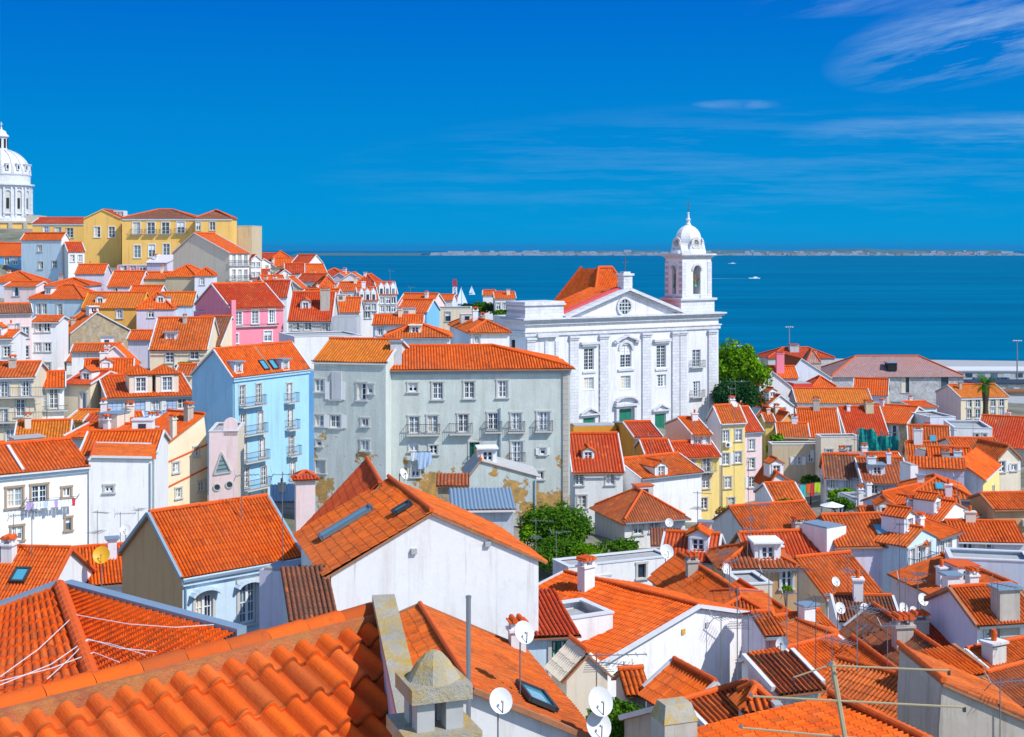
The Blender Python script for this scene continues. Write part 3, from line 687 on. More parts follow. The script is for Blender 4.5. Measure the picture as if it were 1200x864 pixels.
wisp = b.noise(b.mapping(rot, (7, 60, 1)), 1.0, 10, .68); wisp2 = b.noise(b.mapping(uvw.outputs[0], (5, 60, 1), (3, 7, 0)), 1.0, 10, .68); soft = b.noise(b.mapping(rot, (9, 20, 1), (2, 5, 0)), 1.0, 6, .6)
c1 = b.math('MULTIPLY', b.math('MULTIPLY', blob(.375, .165, .15, .040, .22), .8), b.ramp(wisp, [(.42, 0), (.80, .75)]))
c2 = b.math('MULTIPLY', b.math('MULTIPLY', blob(.20, .062, .36, .050, .03), .10), b.ramp(wisp2, [(.46, 0), (.78, 1)]))
c3 = b.math('MULTIPLY', b.math('MULTIPLY', blob(.36, .086, .16, .016, .0), .2), b.ramp(wisp2, [(.4, 0), (.65, 1)]))
c4 = b.math('MULTIPLY', b.math('MULTIPLY', blob(.165, .106, .035, .004, .0), .3), b.ramp(soft, [(.45, 0), (.7, 1)]))
c5 = b.math('MULTIPLY', b.math('MULTIPLY', blob(.24, .179, .08, .010, .05), .12), b.ramp(wisp, [(.4, 0), (.62, 1)]))
cl = b.math('MINIMUM', b.math('ADD', b.math('ADD', b.math('ADD', c1, c2), c3), b.math('ADD', c4, c5)), .85)
front = b.math('GREATER_THAN', sp.outputs[1], .1); cl = b.math('MULTIPLY', cl, front)
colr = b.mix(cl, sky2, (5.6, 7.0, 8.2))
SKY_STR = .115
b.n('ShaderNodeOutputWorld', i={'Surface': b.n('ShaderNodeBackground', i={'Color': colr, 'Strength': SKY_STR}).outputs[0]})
sc.view_settings.view_transform = 'Standard'; sc.view_settings.look = 'None'; sc.view_settings.exposure = 0.24; sc.view_settings.gamma = 1
sc.render.engine = 'CYCLES'; sc.cycles.max_bounces = 5; sc.cycles.diffuse_bounces = 3; sc.cycles.glossy_bounces = 2; sc.cycles.transmission_bounces = 2; sc.cycles.volume_bounces = 0; sc.cycles.use_denoising = True

# ================================================================ ground, water, quay, far shore
def groundmat():
    m, b = newmat('ground'); v = b.n('ShaderNodeTexCoord').outputs['Object']
    n1 = b.ramp(b.noise(v, .09, 6, .7), [(.42, 0), (.58, 1)]); n2 = b.noise(v, 1.2, 6, .7)
    col = b.mix(n2, (.20, .18, .16), (.34, .31, .27)); col = b.mix(b.math('MULTIPLY', n1, .7), col, (.07, .10, .03))
    b.out(bsdf(b, col, .95, b.n('ShaderNodeBump', i={'Strength': .4, 'Distance': .2, 'Height': n2}).outputs[0]))
groundmat()
xs = np.arange(-420, 421, 5.0); ys = np.arange(-60, 861, 5.0); X, Y = np.meshgrid(xs, ys, indexing='ij'); Z = terr_np(X, Y)
mb = MB(); mb.grid(np.stack([X, Y, Z], -1), np.stack([X, Y], -1), 'ground'); g = mb.build('ground', smooth=True); tag(g, kind='structure')
def watermat():
    m, b = newmat('water'); v = b.n('ShaderNodeTexCoord').outputs['Object']; sep = b.n('ShaderNodeSeparateXYZ', i={0: v})
    w1 = b.noise(b.mapping(v, (.05, .16, 1)), 1, 6, .7); w2 = b.noise(b.mapping(v, (.6, 1.2, 1)), 1, 4, .7); big = b.noise(b.mapping(v, (.0009, .005, 1)), 1, 5, .6)
    band = b.noise(b.mapping(v, (.004, .02, 1)), 1, 7, .75)
    col = b.mix(b.ramp(big, [(.35, 0), (.65, 1)]), (.0, .095, .195), (.0, .150, .270)); col = b.mix(b.math('MULTIPLY', b.ramp(band, [(.5, 0), (.75, 1)]), .5), col, (.0, .23, .40))
    bp = b.n('ShaderNodeBump', i={'Strength': .35, 'Distance': .6, 'Height': b.math('ADD', w1, b.math('MULTIPLY', w2, .3))})
    d = b.n('ShaderNodeBsdfDiffuse', i={'Color': col}).outputs[0]; gl = b.n('ShaderNodeBsdfGlossy', i={'Color': (.03, .55, .8, 1), 'Roughness': .4, 'Normal': bp.outputs[0]}).outputs[0]
    b.out(b.n('ShaderNodeMixShader', i={0: .16, 1: d, 2: gl}).outputs[0])
watermat()
mb = MB(); ring = [(-30000, -400), (30000, -400), (30000, 33000), (-30000, 33000)]; mb.poly([(x, y, 0) for x, y in ring], 'water'); o = mb.build('river'); tag(o, kind='structure')
# quay on the right
mb = MB(); q = [(38, 470), (70, 545), (120, 522), (420, 470), (420, 330), (140, 330), (60, 400)]
mb.poly([(x, y, 3.2) for x, y in q], 'concrete')
for i in range(len(q)): a, c = q[i], q[(i+1) % len(q)]; mb.poly([(a[0], a[1], -3), (c[0], c[1], -3), (c[0], c[1], 3.2), (a[0], a[1], 3.2)], 'concrete')
o = mb.build('quay'); tag(o, kind='structure')
mb = MB(); mb.poly([(128, 352, 3.22), (420, 352, 3.22), (420, 392, 3.22), (128, 392, 3.22)], 'asphalt'); tag(mb.build('road'), kind='structure')
# far shore, about 9.5 km off
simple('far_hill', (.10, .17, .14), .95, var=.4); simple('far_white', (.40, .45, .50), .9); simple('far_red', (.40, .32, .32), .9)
mb = MB(); rr = random.Random(3); n = 260; DS = 9500
for x0, x1, hmul in ((490, 1215, 1.0), (335, 492, .45)):
    top = []; pts = [x0+(x1-x0)*k/n for k in range(n+1)]
    for k, px in enumerate(pts):
        e = min(1, k/18, (n-k)/14+.2) if hmul == 1 else min(1, k/10+.1)
        hh = (26+14*mnoise.noise((px*.011, 0, 0))+16*mnoise.noise((px*.05, 4, 0))+4*mnoise.noise((px*.4, 9, 0)))*hmul*e
        if px > 820: hh += 8
        top.append(max(3, hh))
    for k in range(n):
        a = (pts[k]-600)/F*DS; c = (pts[k+1]-600)/F*DS
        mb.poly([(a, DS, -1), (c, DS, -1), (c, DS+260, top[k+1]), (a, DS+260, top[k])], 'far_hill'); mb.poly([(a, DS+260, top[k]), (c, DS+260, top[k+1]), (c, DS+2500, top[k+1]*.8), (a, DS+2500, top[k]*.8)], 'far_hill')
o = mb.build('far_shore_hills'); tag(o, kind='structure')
mb = MB()
for _ in range(1500):
    px = rr.uniform(506, 1205); 
    if px > 640 and rr.random() < .45: continue
    if 505 < px < 640 and rr.random() < .1: continue
    t = rr.random()**1.6; x = (px-600)/F*DS; hgt = rr.uniform(3, 9) if rr.random() < .85 else rr.uniform(12, 22)
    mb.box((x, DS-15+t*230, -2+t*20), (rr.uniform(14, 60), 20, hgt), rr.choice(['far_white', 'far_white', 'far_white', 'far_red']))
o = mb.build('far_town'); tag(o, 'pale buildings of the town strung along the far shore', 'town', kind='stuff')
# the air over the river
hm = bpy.data.materials.new('haze'); hm.use_nodes = True; b = NB(hm)
pv = b.n('ShaderNodeVolumePrincipled', i={'Color': (.05, .38, .80, 1), 'Density': 3.2e-5, 'Anisotropy': .2}).outputs[0]; b.n('ShaderNodeOutputMaterial', i={'Volume': pv})
MATS['haze'] = hm
USE_HAZE = True
if USE_HAZE:
    mb = MB(); mb.box((0, 16300, -17), (60400, 33500, 130), 'haze'); o = mb.build('haze'); tag(o, 'thin blue summer haze over the river', 'haze', kind='stuff')


# ================================================================ church
def church():
    A = P(616, 377.6, 187); B = P(842, 370, 206.5); yaw = math.atan2(B.y-A.y, B.x-A.x); zc = 35.0
    ud = Vector((math.cos(yaw), math.sin(yaw))); vd = Vector((-ud.y, ud.x)); W = (B.to_2d()-A.to_2d()).length; zb = 15.0; A = Vector((A.x, A.y, zb))
    root = empty('church', A, yaw); tag(root, 'large white baroque church with domed bell tower and triangular pediment', 'church')
    def fu(px): k = (px-600)/F; return (k*A.y-A.x)/(ud.x-k*ud.y)
    def fz(px, py): u = fu(px); return CZ-(py-HY)/F*(A.y+ud.y*u)-zb
    S = 'ashlar'; Wt = 'church_white'; H0 = zc-zb; uL = fu(664); L = 19.0
    # main wall with openings
    wins = []; 
    for x0, x1, y0, y1, st in ((684.5, 696, 408.5, 434, 'sash'), (727, 740, 404, 431, 'sash'), (769.5, 780.5, 405, 431, 'sash'), (811.5, 821, 410, 430, 'sash'), (812, 820.5, 447, 465, 'sash'),
                               (684.5, 696, 442.5, 457, 'sash'), (727.5, 739, 440.5, 456, 'sash'), (769.5, 780.5, 439, 453.5, 'sash'), (683.5, 697.5, 489.5, 509, 'panel'), (724.5, 741, 479, 504, 'panel'), (767.5, 780.5, 484.5, 504, 'panel')):
        xm = (x0+x1)/2; wins.append((fu(xm), (fz(xm, y0)+fz(xm, y1))/2, fu(x1)-fu(x0), fz(xm, y0)-fz(xm, y1), st, xm))
    mb = MB(); D = 150
    wall_face(mb, (0, 0, 0), (1, 0, 0), W, 0, H0, [(t-w/2, t+w/2, z-h/2, z+h/2) for t, z, w, h, st, x in wins], Wt, rec=.3, nin=(0, 1, 0))
    wall_face(mb, (0, 0, 0), (0, 1, 0), 5, 0, H0, [(2.6, 3.6, H0-4.2, H0-2.6)], Wt, nin=(1, 0, 0)); wall_face(mb, (W, 0, 0), (0, 1, 0), L, 0, H0, [], Wt, nin=(-1, 0, 0))
    mb.poly([(0, 5, 0), (uL, 5, 0), (uL, 5, H0), (0, 5, H0)], Wt); mb.poly([(uL, 5, 0), (uL, L, 0), (uL, L, H0), (uL, 5, H0)], Wt); mb.poly([(uL, L, 0), (W, L, 0), (W, L, H0), (uL, L, H0)], Wt)
    mb.poly([(0, 0, H0), (W, 0, H0), (W, 5, H0), (0, 5, H0)], Wt); mb.poly([(uL, 5, H0), (W, 5, H0), (W, L, H0), (uL, L, H0)], Wt)
    mb.build('wall', root)
    for t, z, w, h, st, xm in wins:
        o = place_window(root, (t, .1, z), 0, w, h, st, D, 'surround' if st == 'panel' else 'surround_white')
    # side faces window of the left tower stub
    # entablature (three stepped bands running round) and pilasters
    mb = MB(); ue = W+.0
    e = [(.0, .35, H0-.45, .45), (0, .62, H0-.02, .30), (0, .9, H0+.26, .22), (0, .22, H0-2.0, .55), (0, .35, H0-1.48, .18)]
    for _, d, z, h in e:
        mb.box((W/2, -d/2, z), (W+2*d, d, h), S); mb.box((-d/2, 2.5, z), (d, 5, h), S); mb.box((W+d/2, L/2, z), (d, L, h), S)
    mb.build('entablature', root)
    pils = [(fu(616)+.1, fu(626)), (fu(667), fu(677)), (fu(702), fu(712)), (fu(752), fu(762)), (fu(787), fu(795)), (fu(796), fu(803.5)), (fu(829.5), fu(838.5))]
    for a, c in pils:
        m2 = MB(); cx, w = (a+c)/2, c-a; m2.box((cx, -.13, 1.2), (w, .26, H0-3.9), S); m2.box((cx, -.22, 0), (w+.3, .44, 1.25), S); m2.box((cx, -.2, 1.25), (w+.15, .36, .3), S)
        m2.box((cx, -.19, H0-2.75), (w+.14, .36, .22), S); m2.box((cx, -.25, H0-2.5), (w+.34, .48, .3), S); m2.build('pilaster', root)
    # window and door mouldings
    for i, (t, z, w, h, st, xm) in enumerate(wins):
        m2 = MB(); tp = z+h/2
        if i in (0, 2): m2.box((t, -.18, tp+.35), (w+1.0, .36, .25), S); m2.box((t, -.26, tp+.6), (w+1.5, .5, .35), S); sl_ = MB(); sl_.box((t, -.08, z-h/2-.4), (w+.6, .18, .3), S); sl_.build('sill', root)
        elif i == 1:
            for k in range(12):
                a0, a1 = math.pi*k/12, math.pi*(k+1)/12; r0, r1 = w/2+.02, w/2+.45
                m2.poly([(t+math.cos(a0)*r0, -.16, tp-.75+math.sin(a0)*r0), (t+math.cos(a1)*r0, -.16, tp-.75+math.sin(a1)*r0), (t+math.cos(a1)*r1, -.16, tp-.75+math.sin(a1)*r1), (t+math.cos(a0)*r1, -.16, tp-.75+math.sin(a0)*r1)], S)
            for sx in (-1, 1): m2.bar((t+sx*(w/2+1.1), -.3, tp+.55), (t, -.3, tp+1.35), .5, S, h=.28)
            for sx in (-1, 1): m2.box((t+sx*(w/2+.95), -.25, tp+.3), (.9, .46, .22), S)
            m2.box((t, -.1, z-h/2-.45), (w+1.0, .24, .3), S)
        elif i == 9:
            pr = [(t+math.cos(math.pi*k/10)*(w/2+.75), tp+.75+math.sin(math.pi*k/10)*1.05) for k in range(11)]
            for k in range(10): m2.bar((pr[k][0], -.35, pr[k][1]), (pr[k+1][0], -.35, pr[k+1][1]), .7, S, h=.26)
            m2.box((t, -.35, tp+.42), (w+1.7, .7, .3), S); m2.box((t, -.05, tp+.72), (w+.8, .12, .85), S)
            for sx in (-1, 1): m2.box((t+sx*(w/2+.35), -.2, z-h/2), (.45, .4, h+.5), S)
        elif i in (8, 10):
            m2.box((t, -.22, tp+.35), (w+1.3, .44, .22), S)
            for sx in (-1, 1): m2.bar((t+sx*(w/2+.5), -.25, tp+.6), (t, -.25, tp+1.35), .42, S, h=.22)
            m2.box((t, -.04, tp+.5), (w*.9, .1, .5), S)
        elif i in (3, 4):
            pass
        if m2.f: m2.build('moulding', root)
        if i in (3, 4): balcony(root, (t, 0, z-h/2-.02), 0, w+1.1, .6, 1.0)
    # pediment
    u0, u1 = uL-.3, fu(801); ua = fu(735); za = fz(735, 338.5)
    mb = MB(); z0 = H0+.48
    mb.poly([(u0, .12, z0), (u1, .12, z0), (ua, .12, za-.4)], Wt); mb.poly([(u0, .9, z0), (u1, .9, z0), (ua, .9, za-.3)], Wt); mb.build('pediment', root)
    mb = MB()
    for a, c in (((u0-.3, z0), (ua, za)), ((u1+.3, z0), (ua, za))):
        mb.bar((a[0], -.05, a[1]), (c[0], -.05, c[1]), 1.3, S, h=.42); mb.bar((a[0], .12, a[1]-.35), (c[0], .12, c[1]-.42), .7, S, h=.3)
    mb.build('raking_cornice', root)
    mb = MB()          # painted ridge strip and roof behind the pediment
    for a in (u0-.6, u1+.6): mb.bar((a, 1.15, z0+.3), (ua, 1.15, za+.38), 1.3, 'pinkred', h=.2)
    mb.build('painted_verge', root)
    mb = MB(); S1 = (ua-u0, 0, za-z0); S2 = (ua-u1, 0, za-z0)
    tile_plane(mb, (u0, 9, z0), (u0, 1.3, z0), S1, 0, 0, 'tile', 190, .3); tile_plane(mb, (u1, 1.3, z0), (u1, 9, z0), S2, 0, 0, 'tile', 190, .3); mb.build('roof', root)
    # oculus
    oc, oz = fu(732), fz(732, 359.5); mb = MB()
    for k in range(24):
        a0, a1 = 2*math.pi*k/24, 2*math.pi*(k+1)/24
        mb.bar((oc+math.cos(a0)*1.25, .02, oz+math.sin(a0)*1.25), (oc+math.cos(a1)*1.25, .02, oz+math.sin(a1)*1.25), .34, S, h=.34)
    for k in range(-1, 2): mb.bar((oc+k*.55, -.02, oz-1.0), (oc+k*.55, -.02, oz+1.0), .09, 'frame_white'); mb.bar((oc-1.0, -.02, oz+k*.5), (oc+1.0, -.02, oz+k*.5), .09, 'frame_white')
    wo = mb.build('round_window', root); mb = MB(); mb.poly([(oc+math.cos(2*math.pi*k/24)*1.15, .06, oz+math.sin(2*math.pi*k/24)*1.15) for k in range(24)], 'glass'); mb.build('pane', wo)
    mb = MB(); mb.box((ua, .5, za-.3), (1.6, 1.4, 2.2), S); mb.box((ua, .5, za+1.9), (2.0, 1.8, .3), S); mb.box((ua, .5, za+2.2), (1.2, 1.0, .25), S); mb.build('pedestal', root)
    mb = MB(); mb.bar((ua, .5, za+2.4), (ua, .5, za+4.6), .09, 'iron'); mb.bar((ua-.6, .5, za+3.8), (ua+.6, .5, za+3.8), .08, 'iron'); mb.build('cross', root)
    # nave roof: steep octagonal tiled roof
    n1, m0, m1 = fu(784), 5.5, 17.0; i = 3.6
    def pxof(u, v): q = A.to_2d()+ud*u+vd*v; return 600+q.x/q.y*F
    n0 = 0.
    while pxof(n0, m1) < 641: n0 += .1
    q = A.to_2d()+ud*((n0+n1)/2)+vd*(m0+i); i = min(i, (n1-n0)/2-1.2); il = min(n1-n0-i-2.5, 6.5); rz = CZ-(315-HY)/F*q.y-zb-H0-.3; mb = MB()
    tile_plane(mb, (n0, m0, H0+.3), (n1, m0, H0+.3), (0, i, rz), il, i, 'tile', 170, .4); tile_plane(mb, (n1, m1, H0+.3), (n0, m1, H0+.3), (0, -i, rz), i, il, 'tile', 170, .4)
    tile_plane(mb, (n0, m1, H0+.3), (n0, m0, H0+.3), (il, 0, rz), i, i, 'tile', 170, .4); tile_plane(mb, (n1, m0, H0+.3), (n1, m1, H0+.3), (-i, 0, rz), i, i, 'tile', 170, .4)
    mb.poly([(n0+il, m0+i, H0+.3+rz), (n1-i, m0+i, H0+.3+rz), (n1-i, m1-i, H0+.3+rz), (n0+il, m1-i, H0+.3+rz)], 'tile')
    mb.box(((n0+n1)/2, (m0+m1)/2, H0-8), (n1-n0-.5, m1-m0-.5, 8.25), Wt); o = mb.build('nave_roof', root)
    mb = MB(); z = H0+.5
    for a, c in (((n0, m0, z), (n0+il, m0+i, z+rz)), ((n1, m0, z), (n1-i, m0+i, z+rz)), ((n0+il, m0+i, z+rz), (n1-i, m0+i, z+rz)), ((n0, m1, z), (n0+il, m1-i, z+rz))): ridge_cap(mb, a, c, 'verge_orange', 150, .2)
    mb.build('ridge_tiles', root)
    # left tower stub block
    a, c = 0, fu(661); cx, w = (a+c)/2, c-a; z1 = fz(616, 355); mb = MB()
    mb.box((cx, 2.4, H0+.4), (w, 4.6, z1-H0-.8), S); mb.box((cx, 2.4, z1-.42), (w+.5, 5.1, .22), S); mb.box((cx, 2.4, z1-.2), (w+.2, 4.8, .3), S); mb.box((cx, 2.4, H0+.4), (w+.25, 4.85, .5), S); mb.build('tower_base', root)
    # niche panels of the stub
    mb = MB()
    for px in (640, 652): mb.box((fu(px), -.08, fz(px, 440)), (.5, .2, fz(px, 400)-fz(px, 440)), S)
    mb.box(((fu(630)+fu(650))/2, -.3, fz(640, 395)), (fu(652)-fu(628), .6, .5), S); mb.build('niche_frame', root)
    # bell tower
    t0, t1 = fu(799), fu(838); w = t1-t0; cx = (t0+t1)/2; wd = w*.66; cy = wd/2+.15; zt0 = fz(800, 350); ztc = fz(800, 303)
    mb = MB(); mb.box((cx, cy, H0+.4), (w, wd, zt0-H0-.6), S); mb.box((cx, cy, zt0-.3), (w+.6, wd+.6, .3), S); mb.build('tower_base', root)
    w2 = w-.9; th = ztc-zt0; ow, oh = 1.45, th*.72; hw = w2/2; hy = (wd-.5)/2; oy = .95
    # belfry: four corner piers and arched openings one can look through
    for sx in (-1, 1):
        for sy in (-1, 1):
            m2 = MB(); pw, py_ = (w2-ow)/2, (2*hy-oy)/2; m2.box((cx+sx*(hw-pw/2), cy+sy*(hy-py_/2), zt0), (pw, py_, th), Wt); m2.box((cx+sx*(hw-pw/2), cy+sy*(hy-py_/2), zt0), (pw+.16, py_+.16, .5), S)
            m2.box((cx+sx*(hw-.32), cy+sy*(hy-.32), zt0+.5), (.78, .78, th-1.0), S); m2.build('belfry_pier', root)
    zo = zt0+.6+oh
    for (dx, dy, rot) in ((0, -1, 0), (1, 0, 1), (0, 1, 0), (-1, 0, 1)):
        mb = MB(); o_ = ow if not rot else oy; ex, ey = cx+dx*hw, cy+dy*hy
        d = (ow+.02, .8, th-oh-.6) if not rot else (.8, oy+.02, th-oh-.6); mb.box((ex-dx*.4, ey-dy*.4, zo), d, Wt)
        d = (ow, .7, .6) if not rot else (.7, oy, .6); mb.box((ex-dx*.4, ey-dy*.4, zt0), d, S)
        for k in range(10):
            a0, a1 = math.pi*k/10, math.pi*(k+1)/10; r = o_/2+.18; p = [(math.cos(a)*r, zo-o_/2+math.sin(a)*r) for a in (a0, a1)]
            if not rot: mb.bar((ex+p[0][0], ey+dy*.02, p[0][1]), (ex+p[1][0], ey+dy*.02, p[1][1]), .3, S, h=.3)
            else: mb.bar((ex+dx*.02, ey+p[0][0], p[0][1]), (ex+dx*.02, ey+p[1][0], p[1][1]), .3, S, h=.3)
        for sx in (-1, 1):      # spandrel fills turning the top into an arch
            q = [(sx*o_/2, zo)]+[(sx*math.cos(math.pi/2*k/6)*o_/2, zo-o_/2+math.sin(math.pi/2*k/6)*o_/2) for k in range(7)]
            if not rot: mb.poly([(ex+a, ey-dy*.02, z) for a, z in q], Wt)
            else: mb.poly([(ex-dx*.02, ey+a, z) for a, z in q], Wt)
        mb.build('belfry_arch', root)
    mb = MB()
    for d, z, h in ((.3, ztc, .25), (.75, ztc+.25, .22), (1.15, ztc+.47, .25)): mb.box((cx, cy, z), (w2+d, 2*hy+d, h), S)
    mb.build('cornice', root)
    for k, (dx, dy) in enumerate(((0, -1), (-1, 0))):
        m2 = MB(); m2.lathe([(.50, 0), (.48, .12), (.34, .45), (.28, .85), (.15, 1.0)], (cx+dx*(hw-.5), cy+dy*(hy-.5), zt0+1.6), 'bronze', 14); m2.bar((cx+dx*(hw-.5)-.8*(dy != 0), cy+dy*(hy-.5)-.5*(dx != 0), zt0+2.75), (cx+dx*(hw-.5)+.8*(dy != 0), cy+dy*(hy-.5)+.5*(dx != 0), zt0+2.75), .25, 'wood')
        m2.box((cx+dx*(hw-.5), cy+dy*(hy-.5), zt0+2.8), (.5, .3, .8), 'wood'); m2.build('bell', root)
    # bulbous dome: square with cut corners, ogee profile
    zd = ztc+.72; hD = fz(800, 265)-zd+.2; mb = MB(); r0 = w2/2*.94; ky = hy/hw*1.08
    prof = [(1.05, 0), (1.05, .10), (.93, .12), (.80, .20), (.72, .28), (.70, .36), (.735, .44), (.76, .52), (.745, .62), (.68, .73), (.56, .84), (.38, .93), (.20, .985), (.10, 1.0)]
    def sqr(t, r): 
        c, s = abs(math.cos(t)), abs(math.sin(t)); return r/max(c, s, (c+s)*.72)
    n = 32; rows = []
    for r, z in prof: rows.append([(cx+math.cos(2*math.pi*k/n)*sqr(2*math.pi*k/n, r0*r), cy+math.sin(2*math.pi*k/n)*sqr(2*math.pi*k/n, r0*r)*ky, zd+z*hD) for k in range(n)])
    for j in range(len(rows)-1):
        for k in range(n): mb.poly([rows[j][k], rows[j][(k+1) % n], rows[j+1][(k+1) % n], rows[j+1][k]], Wt)
    do = mb.build('dome', root)
    for dx, dy in ((0, -1), (-1, 0), (1, 0)):
        m2 = MB(); c = Vector((cx+dx*(r0*.80), cy+dy*(r0*.80)*ky, zd+hD*.36)); T = Vector((-dy, dx, 0)); No = Vector((dx, dy, 0)); R = .72
        ring = [c+T*(math.cos(2*math.pi*k/20)*R)+Vector((0, 0, math.sin(2*math.pi*k/20)*R)) for k in range(20)]
        for k in range(20): m2.bar(ring[k]+No*.12, ring[(k+1) % 20]+No*.12, .22, S, h=.4)
        m2.poly([p+No*.06 for p in ring], 'clock'); m2.bar(c+No*.1, c+No*.1+Vector((0, 0, .5)), .06, 'iron'); m2.bar(c+No*.1, c+No*.1+T*.35, .06, 'iron')
        for sg in (-1, 1): m2.bar(c+T*(sg*.75)+Vector((0, 0, -.2)), c+T*(sg*1.15)+Vector((0, 0, -1.5)), .35, S, h=.5)
        m2.build('clock_face', root)
    zt = zd+hD; mb = MB(); mb.lathe([(.42, -.1), (.40, .15), (.25, .3), (.28, .7), (.42, .85), (.20, 1.0), (.13, 1.7), (.20, 1.8), (.08, 1.95)], (cx, cy, zt), Wt, 12); mb.build('finial', root)
    mb = MB(); mb.bar((cx, cy, zt+1.9), (cx, cy, zt+3.6), .08, 'iron'); mb.bar((cx-.45, cy, zt+3.0), (cx+.45, cy, zt+3.0), .08, 'iron'); mb.lathe([(.02, 0), (.14, .14), (.02, .28)], (cx, cy, zt+2.2), 'iron', 8); mb.build('cross', root)
church()

# ================================================================ domed church far left (drum, ribs, dome, lantern)
def pantheon():
    c = P(1.5, 255, 600); x, y = c.x, c.y; zb = 46.0; root = empty('domed_church', (x, y, zb), R_(10)); tag(root, 'white stone dome on a tall drum high on the far left skyline', 'dome')
    s = 600/F; Z = lambda py: CZ-(py-HY)*s-zb
    mb = MB(); mb.box((0, 0, 0), (30, 26, Z(262)), 'p_convent'); mb.box((0, 0, Z(262)), (31, 27, .7), 'ashlar_old')
    for k in range(-2, 3): mb.box((k*6.2, -13.2, 0), (1.6, .8, Z(262)), 'ashlar_old')
    mb.box((13.5, 2, Z(262)), (8, 18, 3.5), 'ashlar_old'); mb.build('base', root)
    R = 33*s; z0, z1, z2 = Z(262), Z(217), Z(206)
    mb = MB(); mb.lathe([(R*1.1, z0), (R*1.1, z0+2), (R*1.04, z0+2.4), (R*1.0, z0+3), (R*1.0, z1-1.6), (R*1.05, z1-1.4), (R*1.05, z1-.6), (R*1.12, z1-.4), (R*1.12, z1+.2), (R*.98, z1+.4), (R*.98, z2-.4), (R*1.0, z2)], (0, 0, 0), 'ashlar', 64); mb.build('drum', root)
    for k in range(16):
        a = 2*math.pi*(k+.5)/16
        for da in (-.075, .075):
            m2 = MB(); m2.box((math.cos(a+da)*R*1.02, math.sin(a+da)*R*1.02, z0+2.6), (.9, .85, z1-z0-4), 'ashlar', a+da); m2.build('pilaster', root)
    for k in range(16):
        a = 2*math.pi*k/16; cx_, cy_ = math.cos(a)*(R+.02), math.sin(a)*(R+.02); o = empty('window', (cx_, cy_, (z0+z1)/2+.3), a+math.pi/2); o.parent = root
        m2 = MB(); w, h = 2.5, 8.5
        for sx in (-1, 1): m2.box((sx*(w/2+.2), -.15, -h/2), (.5, .7, h), 'ashlar')
        for j in range(8):
            b0, b1 = math.pi*j/8, math.pi*(j+1)/8; r = w/2+.2; m2.bar((math.cos(b0)*r, -.15, h/2+math.sin(b0)*r), (math.cos(b1)*r, -.15, h/2+math.sin(b1)*r), .7, 'ashlar', h=.5)
        m2.box((0, -.3, -h/2-.5), (w+1.2, 1.0, .5), 'ashlar'); m2.build('frame', o)
        m3 = MB(); pts = [(-w/2, -.03, -h/2), (w/2, -.03, -h/2)]+[(math.cos(math.pi*j/8)*w/2, -.03, h/2+math.sin(math.pi*j/8)*w/2) for j in range(9)]; m3.poly(pts, 'surround'); m3.box((0, -.12, -h/2+1.8), (1.2, .1, 4.6), 'black'); m3.build('pane', o)
    mb = MB(); Hd = Z(176)-z2; prof = [(R*.97*math.cos(t)**.95, z2+math.sin(t)*Hd) for t in [math.pi/2*k/18 for k in range(17)]]; mb.lathe(prof, (0, 0, 0), 'church_white', 64); mb.build('dome', root, smooth=True)
    for k in range(16):
        a = 2*math.pi*(k+.5)/16; m2 = MB()
        for i in range(len(prof)-1): m2.bar((math.cos(a)*prof[i][0], math.sin(a)*prof[i][0], prof[i][1]), (math.cos(a)*prof[i+1][0], math.sin(a)*prof[i+1][0], prof[i+1][1]), .9, 'ashlar', h=.9)
        m2.build('rib', root)
    for k in range(16):
        a = 2*math.pi*k/16; m2 = MB(); r = R*.94; m2.box((math.cos(a)*r, math.sin(a)*r, z2+2.0), (1.6, 1.5, 2.6), 'ashlar', a); m2.box((math.cos(a)*(r+.75), math.sin(a)*(r+.75), z2+2.5), (.2, .8, 1.6), 'black', a); m2.box((math.cos(a)*r, math.sin(a)*r, z2+4.6), (2.0, 2.0, .4), 'ashlar', a); m2.build('lucarne', root)
    zl = Z(177.5); mb = MB(); rl = 2.6; mb.lathe([(rl*1.5, 0), (rl*1.5, .6), (rl*1.0, .7), (rl*.95, 6.2), (rl*1.25, 6.4), (rl*1.2, 7.0), (rl*.9, 7.6), (rl*.75, 8.8), (.5, 9.6), (.3, 10.6)], (0, 0, zl), 'ashlar', 16)
    for k in range(8): a = 2*math.pi*k/8; mb.box((math.cos(a)*rl, math.sin(a)*rl, zl+1.4), (.3, .9, 4.0), 'black', a)
    mb.build('lantern', root)
    mb = MB(); mb.bar((0, 0, zl+10.4), (0, 0, zl+13), .3, 'ashlar'); mb.bar((-.7, 0, zl+12), (.7, 0, zl+12), .25, 'ashlar'); mb.build('cross', root)
pantheon()

